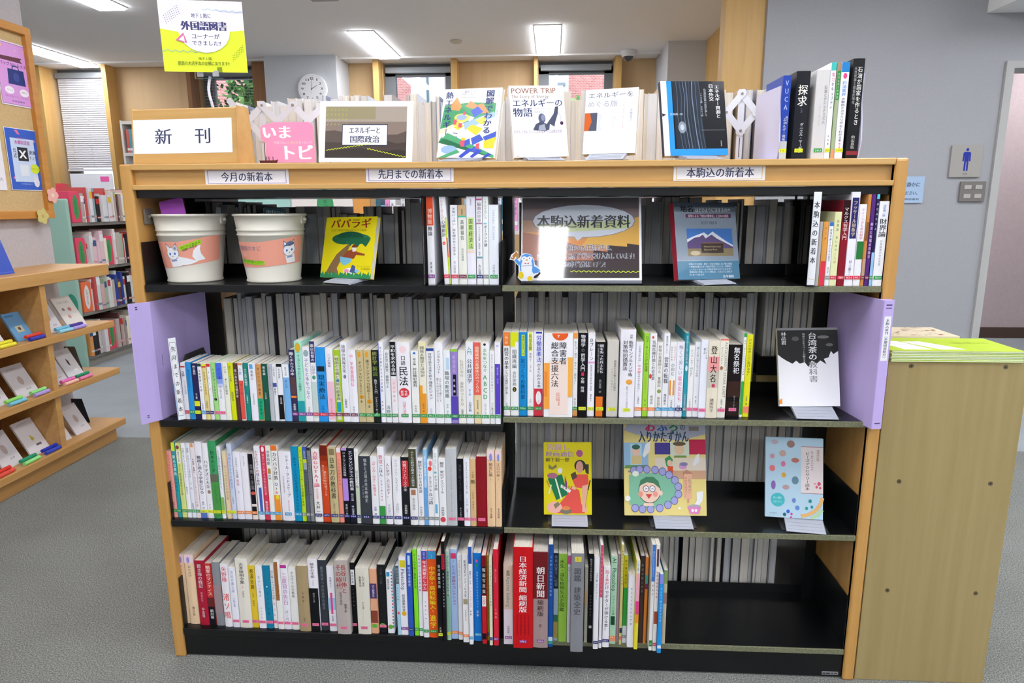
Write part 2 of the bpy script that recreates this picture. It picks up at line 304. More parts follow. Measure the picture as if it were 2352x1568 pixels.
('2L', -0.331, 0.0175, 0.004, 0.1899, 0.128, '1d2220', [], [('統計学', 0.02, 0.2, 'a8b060', 0.8), ('解説', 0.22, 0.36, '7a9040', 0.8), ('数字と入門', 0.4, 0.6, 'E', 0.5, 0.5), ('ジェイソン・モーガン', 0.64, 0.92, 'W', 0.45)], 'g', 'black book with olive green title characters'),
('2L', -0.3126, 0.0124, 0.004, 0.2105, 0.148, 'f2f2f8', [(0, 1, '4a6ad0', 0, 0.1)], [('ゆく川の静かなる水の記録集', 0.05, 0.62, '6a6a80', 0.45), ('西野博', 0.72, 0.85, 'D', 0.35)], 'g', 'narrow white book with a thin blue left edge'),
('2L', -0.2992, 0.0146, 0.004, 0.1901, 0.128, 'eceef2', [], [('自民党は解党・解散せよ', 0.03, 0.52, '5a6270', 0.6), ('浅野健', 0.76, 0.93, '5a6a7a', 0.75)], 'g', 'white book beside the narrow one, grey title running down'),
('2L', -0.2833, 0.0155, 0.004, 0.2116, 0.148, 'f0eef2', [(0, 0.42, '15161a'), (0.45, 0.62, 'f4dfe4')], [('平和を求める自由', 0.04, 0.41, 'W', 0.85), ('日本の歴史', 0.48, 0.75, 'e08090', 0.4)], 'g', 'white book with a black upper panel and white title'),
('2L', -0.2669, 0.034, 0.004, 0.2099, 0.148, 'f3f1f7', [(0.04, 0.13, 'f6d8dc', 0.25, 0.75, 'o'), (0.56, 0.68, 'd8404a', 0.1, 0.9, 'o')], [('口語', 0.16, 0.28, 'K', 0.38), ('民法', 0.29, 0.54, 'K', 0.75), ('新版', 0.59, 0.66, 'W', 0.25, 0.35), ('令和', 0.59, 0.66, 'W', 0.25, 0.65), ('口語六法全書', 0.73, 0.93, 'e06070', 0.35)], 'g', 'thick white law book, big black title over a red disc'),
('2L', -0.2312, 0.0197, 0.004, 0.1889, 0.128, 'f1f2ee', [(0.02, 0.05, '3a80d0', 0.3, 0.7, 'o')], [('総合編', 0.1, 0.2, 'D', 0.4), ('対日戦犯裁判', 0.23, 0.5, 'K', 0.55), ('永井均', 0.75, 0.85, 'D', 0.3)], 'g', 'white book with a small blue oval at its top'),
('2L', -0.2105, 0.0179, 0.004, 0.2112, 0.148, 'f0ecd8', [(0, 0.09, 'efe6b8'), (0.63, 1, 'eda030'), (0.53, 0.63, 'eda030', 0, 0.45)], [('開発人類学とは何か', 0.05, 0.43, '5a5a60', 0.65), ('石野ゆ菜 編', 0.75, 0.86, 'D', 0.3)], 'g', 'cream book whose lower part is orange'),
('2L', -0.1917, 0.02, 0.004, 0.1954, 0.148, 'f0f1f6', [(0, 0.035, '2a4a9a')], [('持続可能な未来を創る', 0.06, 0.42, 'D', 0.45), ('成長ビジョン', 0.43, 0.68, '30343c', 0.65), ('白石正人', 0.8, 0.9, 'S', 0.3)], 'g', 'white book with a dark blue stripe at its top'),
('2L', -0.1704, 0.0209, 0.004, 0.2106, 0.148, 'f3f3f8', [], [('デジタルインパクト', 0.1, 0.38, '2c2e36', 0.55), ('人々に役立つ暮らしと', 0.43, 0.73, '6a6a70', 0.3, 0.65), ('捨ててはいけないこと', 0.43, 0.73, '6a6a70', 0.3, 0.3)], 'g', 'tall white book with two grey subtitle columns'),
('2L', -0.1488, 0.0178, 0.004, 0.1904, 0.128, 'eef3f6', [(0.1, 0.26, 'bcd8ee', 0.4, 0.9)], [('職場の断捨離', 0.28, 0.65, '5a6a6a', 0.7), ('神島 健太', 0.73, 0.88, 'S', 0.3)], 'g', 'white book with a pale blue patch above its grey title'),
('2L', -0.1304, 0.0178, 0.004, 0.1941, 0.128, '9a86cc', [(0, 0.035, '9ad040'), (0.34, 0.62, '1a1a22', 0.3, 0.8), (0.63, 0.95, '5a48b0')], [('新規開拓', 0.08, 0.32, 'c8b8e8', 0.5), ('総集編', 0.38, 0.6, 'W', 0.3)], 'g', 'purple book with a black title box and green top edge'),
('2L', -0.1119, 0.0194, 0.004, 0.1898, 0.128, 'f0eee6', [], [('社員が幸せ', 0.12, 0.36, 'b0aca4', 0.55), ('会社のつくり方', 0.42, 0.75, '8c8880', 0.5), ('岩崎克治', 0.8, 0.9, 'K', 0.35)], 'g', 'off-white book with pale grey lettering beside the purple one'),
('2L', -0.0918, 0.0188, 0.004, 0.2112, 0.148, 'eef1fa', [], [('入門', 0.05, 0.15, '4a9a98', 0.7), ('公共経済学', 0.2, 0.5, '2c3038', 0.75), ('第3版', 0.57, 0.65, '6a9ad0', 0.35), ('土居丈朗', 0.72, 0.85, 'D', 0.45)], 'g', 'tall white book with two teal characters above a black title'),
('2L', -0.0722, 0.0181, 0.004, 0.2113, 0.148, 'ecd9ae', [(0, 0.64, 'e6625a')], [('国際課税の基礎体力のつくり方', 0.05, 0.61, 'fbe9c8', 0.65), ('佐渡和貴 著', 0.7, 0.88, 'D', 0.3)], 'g', 'coral red book with a beige foot'),
('2L', -0.0536, 0.0207, 0.004, 0.2114, 0.148, 'f2f3f4', [(0.01, 0.04, '3a3a3a', 0.3, 0.65, 'o')], [('まちをつなぐ', 0.07, 0.36, '3a9a50', 0.6), ('ABCD', 0.38, 0.7, '2f9a58', 0.75), ('野田一男・大谷悦子', 0.75, 0.92, 'S', 0.3)], 'g', 'white book with large green letters A B C D'),
('2L', -0.0321, 0.0124, 0.004, 0.1896, 0.128, 'f0f0f4', [], [('日本人と楽しむ文学の暮らし', 0.04, 0.56, '9a9aa6', 0.45), ('つじ健太郎', 0.7, 0.88, '7a7a84', 0.5)], 'g', 'narrow white book with grey writing beside the A-B-C-D one'),
('2L', -0.019, 0.0143, 0.004, 0.2117, 0.148, 'f3f3fa', [(0.26, 0.88, '5c48c4')], [('又', 0.03, 0.06, '6a68d0', 0.6), ('経営集 大全', 0.3, 0.5, 'c8c0f0', 0.35)], 'g', 'white book with a violet middle, at the right end'),
('2R', 0.0019, 0.0166, 0.0117, 0.2157, 0.148, 'f2f2f4', [(0, 0.16, 'e8803a')], [('一問一答', 0.02, 0.14, 'fbe0c8', 0.5), ('経営の基本', 0.18, 0.44, 'K', 0.75), ('いちばん最初に読む本', 0.44, 0.74, '3a3a40', 0.45), ('六角明雄', 0.84, 0.93, 'D', 0.3)], 'g', 'white book with an orange top square, first on the right'),
('2R', 0.0195, 0.021, 0.012, 0.2158, 0.148, 'f0f1f0', [(0, 0.11, 'd9e020'), (0.11, 0.17, 'd9e020', 0, 0.6), (0.65, 0.71, '3a3a20', 0.25, 0.75, 'o')], [('組織再編', 0.2, 0.43, '6a727c', 0.6), ('会計実務', 0.46, 0.64, '7a828c', 0.5), ('2', 0.66, 0.7, 'e0d060', 0.3)], 'g', 'white book with a lime corner and a black diamond'),
('2R', 0.0409, 0.0201, 0.0125, 0.2158, 0.148, '1f8fd0', [(0.03, 0.28, 'c8e040', 0.35, 0.75)], [('理想の住まいを', 0.04, 0.27, '3a6a30', 0.3, 0.55), ('家づくりの教科書', 0.31, 0.8, '1a4a80', 0.6)], 'g', 'blue book with a yellow-green pill above a dark title'),
('2R', 0.0621, 0.0157, 0.013, 0.2153, 0.148, 'f2f3f4', [(0, 0.22, 'e4ee50', 0.2, 0.8)], [('居住支援', 0.02, 0.21, '3a4030', 0.6), ('実践マニュアル', 0.24, 0.47, '5a5e66', 0.4), ('吉野 司', 0.79, 0.9, 'S', 0.3)], 'g', 'white book whose top title sits on fluorescent yellow'),
('2R', 0.0786, 0.0227, 0.0132, 0.2168, 0.148, 'f4f4fa', [(0, 0.02, '2a40b0', 0.2, 0.9), (0.67, 1, 'd03848'), (0.7, 0.86, 'f4f4fa', 0.2, 0.85, 'o')], [('労働基準法', 0.04, 0.36, '2a46c8', 0.62, 0.55), ('がよくわかる本', 0.37, 0.66, '30323a', 0.45, 0.55), ("'25", 0.71, 0.75, 'd03848', 0.5), ('~', 0.755, 0.785, 'd03848', 0.4), ("'26", 0.79, 0.84, 'd03848', 0.5)], 'g', 'white book with blue title and a red foot'),
('2R', 0.1034, 0.0721, 0.0049, 0.215, 0.148, 'f5f4f8', [(0.35, 0.9, 'f6a848', 0, 0.2), (0.45, 0.75, 'f09038', 0, 0.12), (0.28, 0.75, 'f8b650', 0.82, 1), (0.32, 0.97, 'f6e2d8', 0.2, 0.84), (-0.001, 0.085, 'e8622c', 0.28, 0.84, 'h')], [('7', 0.015, 0.06, 'W', 0.2), ('障害者', 0.1, 0.37, '2c2a2e', 0.27, 0.66), ('総合支援六法', 0.1, 0.64, '2c2a2e', 0.27, 0.38), ('中央法規出版', 0.7, 0.86, 'e07050', 0.07, 0.53), ('令和七年版', 0.7, 0.8, 'e07050', 0.07, 0.46)], 'x', 'very thick white law book with orange shapes and half disc'),
('2R', 0.1764, 0.0114, 0.0154, 0.2152, 0.148, 'f0f0ee', [(0, 0.07, 'eaa050'), (0.9, 1, 'e09a50')], [('あそび・遊ぶ・あそべ・遊ぼう！', 0.1, 0.62, '6a8a9a', 0.6), ('岡信田男', 0.78, 0.9, 'D', 0.4)], 'g', 'slim white book with orange ends beside the thick law book'),
('2R', 0.1894, 0.0226, 0.0173, 0.2141, 0.148, '16161a', [(0.47, 0.51, 'd03060', 0.35, 0.65)], [('物理学', 0.02, 0.17, 'W', 0.55), ('の', 0.18, 0.23, '8a8a90', 0.4), ('哲学入門', 0.24, 0.46, 'W', 0.55), ('空間 時間', 0.53, 0.71, 'W', 0.4)], 'y', 'black physics book with white title and pink number mark'),
('2R', 0.213, 0.0173, 0.0155, 0.2146, 0.148, 'f3f2f8', [(0.34, 0.36, 'e0a0d8')], [('Dブレーン', 0.06, 0.33, '2a2c34', 0.6), ('超弦理論の高次元物体が開く世界像', 0.38, 0.69, '6a6a7a', 0.3), ('橋本幸士', 0.73, 0.82, 'D', 0.3)], 'y', 'white book with a short black title and a lilac line'),
('2R', 0.2323, 0.0244, 0.0163, 0.1918, 0.128, '19191c', [(0.73, 1, 'ec7a28', 0.05, 0.8)], [('顔を失った兵士たち', 0.03, 0.42, 'W', 0.5, 0.6), ('第一次世界大戦中の形成外科医の闘い', 0.03, 0.42, 'b8b8b8', 0.2, 0.25), ('西川美樹 訳', 0.5, 0.68, 'b0b0b0', 0.25)], 'y', 'black book with an orange block at its foot'),
('2R', 0.261, 0.028, 0.0147, 0.195, 0.128, 'd4d0c8', [], [('読書者たちの教えうる信頼学', 0.25, 0.66, '7a7670', 0.25, 0.7), ('ベルリンの街から', 0.35, 0.66, '9a968e', 0.18, 0.45)], 'y', 'wide warm grey book with small faint grey title'),
('2R', 0.2923, 0.0374, 0.0103, 0.2239, 0.182, 'f0eff6', [(0.56, 0.62, 'f0a848', 0.4, 0.85, 'o')], [('新型インフルエンザ等', 0.12, 0.53, '34343c', 0.35, 0.68), ('対策特別措置法', 0.12, 0.46, '34343c', 0.35, 0.32), ('詳解', 0.05, 0.1, '7a7a80', 0.2, 0.7), ('新型コロナウイルス感染症対応', 0.64, 0.92, '9a9aa4', 0.15)], 'y', 'tall thick white book with two bold black title columns'),
('2R', 0.3317, 0.018, 0.0187, 0.192, 0.128, 'f2f2f8', [], [('この世界の中心は、', 0.04, 0.28, '6a6a74', 0.4), ('中央線', 0.3, 0.42, 'f06a80', 0.45), ('なのかもしれない。', 0.42, 0.66, '6a6a74', 0.4), ('三浦和夫', 0.72, 0.83, 'D', 0.3)], 'o', 'white book with three pink characters within its grey title'),
('2R', 0.3509, 0.0132, 0.0192, 0.2139, 0.148, '9fd840', [], [('ロゴ・ネーミングの法律', 0.03, 0.46, '2c3a20', 0.6), ('ことばを守る', 0.5, 0.72, 'e08a30', 0.35), ('西川', 0.78, 0.88, '3a4a20', 0.35)], 'o', 'lime green book among the white ones'),
('2R', 0.365, 0.0175, 0.0194, 0.2131, 0.148, 'f2f2f4', [(0.03, 0.06, 'e05040', 0.25, 0.6, 'o'), (0.48, 0.54, 'c84838', 0, 0.4, 'o')], [('気候危機打開と社会変革', 0.08, 0.56, '4a4c54', 0.55, 0.6), ('和田武', 0.74, 0.85, '4a4c54', 0.4)], 'o', 'white book with a red badge above its grey title'),
('2R', 0.3831, 0.0157, 0.0199, 0.1913, 0.128, 'eeece8', [(0.63, 0.68, '8aa05a', 0.2, 0.9, 'o')], [('動物の看護師さん 奮闘記', 0.04, 0.6, '8a867e', 0.55), ('保田明恵', 0.73, 0.9, '8a867e', 0.5)], 'b', 'off-white book with brown-grey handwriting title'),
('2R', 0.3996, 0.0149, 0.0202, 0.214, 0.148, 'f1f2f8', [], [('成果が続くコツ', 0.03, 0.24, '5a5c68', 0.35, 0.5), ('営業の転職', 0.28, 0.6, '2c2e34', 0.8), ('福田順五', 0.72, 0.86, '3a3c44', 0.5)], 'b', 'white book with a bold dark grey title of five characters'),
('2R', 0.4153, 0.0162, 0.0205, 0.1923, 0.128, 'f0f1f2', [(0.51, 0.71, 'f09a40', 0.05, 0.35), (0.51, 0.71, 'f09a40', 0.6, 0.9)], [('DESIGN', 0.06, 0.25, '3a3a3e', 0.3, 0.25), ('ポストコロナ', 0.06, 0.25, 'f07a70', 0.3, 0.75), ('の和む', 0.28, 0.45, '8a8a94', 0.6), ('大西洋編', 0.77, 0.88, 'D', 0.3)], 'b', 'white book with two orange strips on its spine'),
('2R', 0.4321, 0.0188, 0.0209, 0.1923, 0.128, 'eeeff8', [], [('怖くて美しい', 0.04, 0.44, '9a9cac', 0.6, 0.55), ('能の女たち', 0.45, 0.8, 'e06898', 0.55, 0.55), ('林望', 0.84, 0.94, '8a8c9c', 0.55)], 'n', 'pale book with grey then pink brush lettering'),
('2R', 0.4519, 0.0095, 0.0214, 0.2141, 0.148, '2f9cac', [(0.38, 0.45, 'd8eef4', 0.2, 0.9, 'o')], [('世界の働き方と暮らし方の新入門', 0.03, 0.36, 'E', 0.6), ('日本経済新聞出版', 0.72, 0.9, 'E', 0.4)], 't', 'thin teal book standing taller than its neighbours'),
('2R', 0.4623, 0.014, 0.0216, 0.1828, 0.128, 'f2f2f2', [], [('センス・オブ・何だあ？', 0.05, 0.44, '8a8a8a', 0.5), ('三宮麻由子', 0.75, 0.9, '9a9a9a', 0.35)], 'p', 'short white book right of the thin teal one'),
('2R', 0.4769, 0.0132, 0.0219, 0.1915, 0.128, 'eef0f4', [], [('建てた家に来た兵士の記憶', 0.06, 0.46, '8a8c9a', 0.5), ('筧 裕介', 0.72, 0.82, 'D', 0.3)], 'p', 'white book second to the right of the thin teal one'),
('2R', 0.4903, 0.0175, 0.0161, 0.198, 0.148, 'edf0fb', [], [('ナンタル島', 0.09, 0.24, '8a8c9a', 0.25, 0.75), ('風と月', 0.1, 0.18, '3a3c44', 0.35, 0.45)], 'p', 'plain bluish white book with tiny black lettering'),
('2R', 0.508, 0.0264, 0.0141, 0.1968, 0.148, 'ece3cd', [(0.2, 0.4, 'f0a0a0'), (0.39, 0.6, 'c9c2b4'), (0.55, 0.6, 'd8506a', 0.4, 0.75, 'o')], [('登山大名', 0.06, 0.54, 'K', 0.65), ('下', 0.56, 0.59, '401018', 0.2), ('諸田玲子', 0.74, 0.93, '6a645c', 0.4)], 'x', 'cream book with bold black brush title and a red seal'),
('2R', 0.5357, 0.0212, 0.0182, 0.2014, 0.148, 'f0eddf', [(0, 0.02, 'e87a6a'), (0.34, 0.39, 'b06a4a', 0.1, 0.45, 'o')], [('>AUTOCORRECT ETGAR KERET', 0.04, 0.74, '8c8678', 0.38, 0.72), ('オートコレクト', 0.1, 0.32, 'b0aa9a', 0.3, 0.25), ('広岡杏子 訳', 0.76, 0.88, 'D', 0.3)], 'p', 'cream book with Latin capitals running down its spine'),
('2R', 0.5595, 0.0328, 0.0249, 0.1854, 0.128, '1d1718', [(0.5, 0.72, '3a2620'), (0.78, 0.98, '2c1e1c')], [('無名祭祀', 0.03, 0.4, 'W', 0.5, 0.6), ('ロバート・E・ハワード', 0.7, 0.88, 'E', 0.22, 0.6)], 'p', 'thick black book with a large white four character title'),
('2R', 0.5934, 0.0073, 0.0247, 0.2152, 0.148, 'eff2ee', [(0, 0.05, '3aa050'), (0.57, 0.97, '35ae48')], [('植物と暮らすための小さな本棚', 0.08, 0.5, '6a7a6a', 0.5)], 'x', 'thin white and green book beside the yellow one'),
('2R', 0.6022, 0.0152, 0.0268, 0.2106, 0.148, 'e6e22a', [(0.87, 0.95, 'f0906a')], [('ジャンボタニシに負けるな！', 0.05, 0.5, '2c5a20', 0.6), ('宇根豊 編', 0.74, 0.85, 'D', 0.3)], 'x', 'bright yellow book at the right end of the row'),
('3L', -0.9034, 0.0169, 0.0165, 0.189, 0.128, 'X', [], [('ちいさなひかりのおはなし', 0.05, 0.6, 'b06a60', 0.4), ('角田一子', 0.76, 0.88, '7a4a44', 0.4)], 'g', 'salmon pink book at the left end'),
('3L', -0.8857, 0.0106, 0.0165, 0.2133, 0.148, '2aa0a8', [(0, 0.11, 'dfe830'), (0.12, 0.15, 'a070a0', 0.3, 0.8, 'o')], [('新人公務員', 0.16, 0.44, 'W', 0.8), ('の手引き', 0.46, 0.66, '1a5a60', 0.6)], 'g', 'teal book with a fluorescent yellow top'),
('3L', -0.8741, 0.014, 0.0163, 0.2119, 0.148, 'd5e08a', [(0.03, 0.08, '8a4050', 0.1, 0.8, 'o'), (0.1, 0.26, 'f2f2ee', 0.15, 0.9)], [('福祉の仕事', 0.11, 0.25, 'D', 0.4), ('そして経営事業者の仕事', 0.28, 0.7, '6a7040', 0.45)], 'g', 'pale yellow-green book with a dark red badge'),
('3L', -0.859, 0.0121, 0.0161, 0.2121, 0.148, 'f1f2f6', [], [('仕事と声とプロダクション', 0.06, 0.46, '7a7c86', 0.5), ('勝田青人', 0.58, 0.68, 'D', 0.35)], 'g', 'white book beside the pale yellow-green one'),
('3L', -0.8463, 0.0114, 0.016, 0.2124, 0.148, 'e9ecf6', [], [('読解 デザインする読み手', 0.06, 0.46, '8a8ca0', 0.55), ('入門', 0.5, 0.64, '7a7c8a', 0.5), ('図解編', 0.8, 0.88, 'D', 0.4)], 'g', 'pale bluish white book with long grey title'),
('3L', -0.8343, 0.0124, 0.0158, 0.2118, 0.148, 'efe6ea', [(0, 0.05, 'e0a060', 0.2, 0.8)], [('不登校・看護へ', 0.2, 0.4, '4a4048', 0.5), ('先生とまなびケア手帳', 0.44, 0.85, 'b890a4', 0.5)], 'g', 'pinkish white book with a small orange square at its top'),
('3L', -0.8208, 0.0185, 0.0155, 0.2173, 0.148, 'f2f1fa', [(0.93, 1, '5a78c0')], [('難題と遊んで学者になる', 0.18, 0.68, '23242c', 0.75), ('高田 武', 0.78, 0.88, '6a6c84', 0.35)], 'y', 'white book with a heavy black title and blue foot'),
('3L', -0.8015, 0.0163, 0.0153, 0.2134, 0.148, 'f1f1f6', [(0.62, 0.67, '9a807a', 0.3, 0.9, 'o')], [('ハリネズミ大全', 0.22, 0.6, '4a4852', 0.75), ('本田', 0.8, 0.88, 'S', 0.3)], 'y', 'white book with a small brown animal photo on its spine'),
('3L', -0.784, 0.0213, 0.0149, 0.2197, 0.148, '41a064', [(0.42, 0.52, '6a6a5c'), (0.52, 0.97, '4c9a4c')], [('日本のシダ', 0.12, 0.4, '1f5a34', 0.55), ('ハンドブック', 0.56, 0.8, '2a6a38', 0.4)], 'y', 'thick green book with a grey photo at mid spine'),
('3L', -0.7622, 0.0103, 0.015, 0.2048, 0.148, 'eef2f6', [(0.7, 0.93, '8aba60')], [('小さな環境生態系の大きなビジョン', 0.05, 0.6, '5a8aa4', 0.75)], 'y', 'white book with a leaf green foot'),
('3L', -0.7483, 0.0137, 0.0147, 0.1915, 0.128, 'e9d9b4', [(0, 1, 'f0b0a8', 0.85, 1)], [('ひとりで生きる未病治療', 0.2, 0.72, 'b0986a', 0.6)], 'y', 'cream book with a pink right edge'),
('3L', -0.7338, 0.013, 0.0146, 0.213, 0.148, 'ccd6ee', [], [('現場が生まれる観測学', 0.12, 0.6, '8a9ac0', 0.55), ('北田敬太', 0.7, 0.8, 'D', 0.3)], 'y', 'light blue book with faint blue title'),
('3L', -0.7193, 0.0202, 0.0142, 0.1913, 0.128, 'eeedf8', [], [('できるケア・人の支援', 0.08, 0.38, '5a5a6c', 0.35), ('韓国', 0.4, 0.5, 'c890b0', 0.35), ('裕一', 0.58, 0.63, 'S', 0.25)], 'o', 'plain white book, left one of two above orange stickers'),
('3L', -0.6984, 0.0187, 0.014, 0.1892, 0.128, 'f0eef6', [], [('学びの場所', 0.05, 0.2, 'a0a0b4', 0.3)], 'o', 'plain white book, right one of two above orange stickers'),
('3L', -0.6778, 0.0153, 0.0138, 0.1862, 0.128, 'f2e6e0', [(0, 0.76, '16161e', 0.05, 0.95), (0.8, 0.93, '16161e', 0.05, 0.95), (0.57, 0.62, 'e05a50', 0.1, 0.9, 'o')], [('蛮勇と企業', 0.15, 0.55, '8a8a94', 0.7)], 'o', 'black spined book with a red dot'),
('3L', -0.66, 0.0165, 0.0136, 0.2087, 0.148, 'f0f2fa', [(0.56, 0.93, '4a62b8', 0.35, 0.85)], [('小さなカフェのはじめ方', 0.06, 0.53, 'b03a4a', 0.6, 0.4), ('はじめ方', 0.36, 0.53, '3a4a7a', 0.55, 0.42)], 'b', 'white book with a blue pill shape low on its spine'),
('3L', -0.6422, 0.0139, 0.0134, 0.209, 0.148, 'd63a58', [(0.01, 0.08, 'f4eef0', 0.2, 0.8, 'o')], [('面白いほど稼げる本気の教科書', 0.1, 0.66, 'f0b0c0', 0.5), ('株式会社', 0.74, 0.9, 'W', 0.5)], 'b', 'crimson book with a white oval at its top'),
('3L', -0.628, 0.0138, 0.0132, 0.2093, 0.148, 'f0f2ec', [(0.3, 0.37, 'b08a40', 0.2, 0.8)], [('世界戦略', 0.06, 0.26, '4a5a70', 0.7), ('再編', 0.38, 0.45, '5a5a64', 0.6)], 'b', 'white book between the crimson and the orange ones'),
('3L', -0.6133, 0.017, 0.0129, 0.2114, 0.148, 'f2f1ee', [(0, 0.07, 'ea7a2a'), (0.66, 1, 'f0963a'), (0.66, 0.72, 'f0e030', 0.25, 0.85, 'o')], [('カスハラ対策', 0.09, 0.46, '2c2c34', 0.8), ('Q', 0.485, 0.54, '3a64c0', 0.7), ('&', 0.55, 0.59, '4a4a50', 0.4), ('A', 0.6, 0.65, 'e03c44', 0.8)], 'b', 'white and orange book with big Q and A'),
('3L', -0.5935, 0.0332, 0.0116, 0.1954, 0.148, 'f1f0f8', [], [('リテール・ランドスケープ', 0.05, 0.65, '4a4a54', 0.3, 0.68), ('売り場と街の風景を読む', 0.35, 0.6, '8a7a90', 0.12, 0.3), ('景観と小売の出会う場所', 0.7, 0.86, 'e0708a', 0.12, 0.6)], 'b', 'broad white book with a slim curving grey title'),
('3L', -0.5596, 0.0197, 0.0111, 0.2095, 0.148, '0f92be', [], [('あのサービスはなぜ真似できないのか', 0.14, 0.86, '0a4a7c', 0.4)], 'b', 'bright blue book with small dark blue title'),
('3L', -0.5392, 0.011, 0.0108, 0.2081, 0.148, 'bfe030', [], [('マーケティング・リサーチの基礎と実践', 0.03, 0.8, '5a6a28', 0.65)], 't', 'lime yellow book with dense title'),
('3L', -0.5276, 0.0106, 0.0104, 0.2093, 0.148, '5a6470', [(0, 0.16, '3a5ab8'), (0.16, 0.21, 'c8d840'), (0.21, 0.3, '9aa8b0')], [('名店の味', 0.05, 0.15, 'E', 0.6), ('職人と道具の世界', 0.32, 0.66, '3a4048', 0.5)], 't', 'book with a blue top and grey photo spine'),
('3L', -0.5163, 0.0099, 0.0101, 0.2079, 0.148, '84868a', [(0, 0.04, '2a2c34')], [('小さな宿場町のまちづくり論', 0.1, 0.65, 'D', 0.55)], 't', 'mid grey book beside the one with blue top'),
('3L', -0.5042, 0.022, 0.0092, 0.2049, 0.148, 'f1eeec', [], [('吉原GUTAI論', 0.03, 0.52, 'e23c6a', 0.85), ('神の名の思想', 0.54, 0.68, 'f08a9a', 0.3), ('大井一男', 0.71, 0.94, '30303a', 0.55)], 'n', 'white book with huge pink title and Latin capitals'),
('3L', -0.4807, 0.019, 0.0085, 0.2152, 0.148, 'cf4a22', [(0, 0.13, '6a2418'), (0.13, 0.2, '8e3018'), (0.2, 0.27, 'b03c1c')], [('燃え尽き火の職人', 0.25, 0.5, 'e8b8a0', 0.35, 0.35), ('歴史の中の樽づくり', 0.33, 0.66, 'f0c8b0', 0.4, 0.6)], 'n', 'red-orange book darkening towards its top'),
('3L', -0.4603, 0.0223, 0.0077, 0.2106, 0.148, 'c7b98c', [(0.02, 0.1, '8a7c5c', 0.2, 0.85)], [('日本刀の教科書', 0.13, 0.68, '2c2a26', 0.65), ('渡邉妙子 住麻紀', 0.74, 0.9, '8a7c5c', 0.25)], 'n', 'khaki book with tall black seven character title'),
('3L', -0.4368, 0.0121, 0.0074, 0.2093, 0.148, 'ef9482', [(0, 0.06, 'f0e6ea')], [('きものの歴史事典', 0.14, 0.5, 'b8503c', 0.4)], 'n', 'salmon book with a white top'),
('3L', -0.4237, 0.0153, 0.0068, 0.2089, 0.148, '16161c', [(0, 0.03, 'b898e0'), (0.4, 0.7, 'b48ce0')], [('ジョーマンズの自画像', 0.05, 0.37, 'E', 0.6), ('浜田一平', 0.74, 0.9, 'W', 0.4)], 'n', 'black book with a lilac block at mid spine'),
('3L', -0.4075, 0.0174, 0.0062, 0.2094, 0.148, '1c1c2c', [], [('エンタメビジネスの教科書', 0.03, 0.56, 'W', 0.7), ('時代の編', 0.6, 0.7, 'E', 0.5), ('中山淳雄', 0.76, 0.9, 'W', 0.4)], 'n', 'dark navy book with bold white title'),
('3L', -0.3893, 0.0105, 0.0059, 0.2081, 0.148, 'eef0ec', [(0.5, 0.98, 'c8d0bc')], [('石と', 0.04, 0.1, 'S', 0.5), ('はじめての能', 0.28, 0.52, '5a5c60', 0.8)], 'n', 'slim white book beside the dark navy one'),
('3L', -0.3778, 0.0294, 0.0047, 0.1885, 0.128, '3b4047', [], [('戦争と占領の日本映画史', 0.03, 0.68, 'c0c4c8', 0.3, 0.6), ('谷川建司', 0.42, 0.62, '8a9098', 0.2, 0.3)], 'n', 'thick charcoal book with grey title'),
('3L', -0.3472, 0.0187, 0.0042, 0.1884, 0.128, 'eeeff2', [], [('『サッカーの子』を旅する', 0.05, 0.58, 'e04858', 0.55), ('武藤 健二', 0.74, 0.9, '4a5aa0', 0.4)], 'n', 'white book with red handwriting title'),
('3L', -0.3276, 0.0173, 0.004, 0.215, 0.148, 'f0f1f8', [(0.76, 1, '3f9a4a')], [('野球', 0.1, 0.22, 'e05868', 0.65), ('ごはん', 0.23, 0.38, '3a3a44', 0.55), ('監督と寮の食卓', 0.42, 0.7, 'a04858', 0.25)], 'n', 'white book with a green foot'),
('3L', -0.3094, 0.0169, 0.004, 0.1891, 0.128, 'f0eff5', [], [('人に学び、人に生かす。', 0.1, 0.6, '8a4a5a', 0.6), ('平石洋介', 0.7, 0.86, 'S', 0.5)], 'n', 'white book with maroon title beside the green footed one'),
('3L', -0.29, 0.0225, 0.004, 0.1877, 0.128, 'f1f1f6', [], [('アニメーション・ヒッチハイカー', 0.04, 0.52, '8a8a94', 0.45), ('渋谷知三', 0.68, 0.82, '9a9aa4', 0.4)], 'n', 'white book with pale grey katakana title'),
('3L', -0.2665, 0.0199, 0.004, 0.1881, 0.128, '1e1e24', [(0.05, 0.43, 'c8343c', 0.1, 1)], [('近鉄バファローズ大全', 0.05, 0.5, 'f0e0e0', 0.6), ('元永知宏', 0.7, 0.84, 'W', 0.4)], 'n', 'black and red book with white title'),
('3L', -0.2457, 0.0209, 0.004, 0.2111, 0.148, 'eeeef0', [(0, 0.51, '4a4c34'), (0.53, 0.6, 'b0785a', 0.2, 0.8)], [('子どもの野球を観あった旅日本', 0.03, 0.49, 'E', 0.5), ('宮の路緑', 0.64, 0.8, '8a8a94', 0.4)], 'n', 'white book with an olive upper half'),
('3L', -0.2239, 0.0155, 0.004, 0.1871, 0.128, 'f1f1f6', [], [('翻訳からわかる日本語', 0.04, 0.52, '2a2a34', 0.65), ('中村桃子', 0.72, 0.86, '4a4a54', 0.4)], 't', 'white book with bold black title above a grey sticker'),
('3L', -0.2079, 0.01, 0.004, 0.21, 0.148, '8ec2ec', [(0.5, 1, '6aa8e4')], [('〔見る〕の教科書・言語学', 0.05, 0.5, 'f0f6fa', 0.7)], 't', 'light blue book with white lettering'),
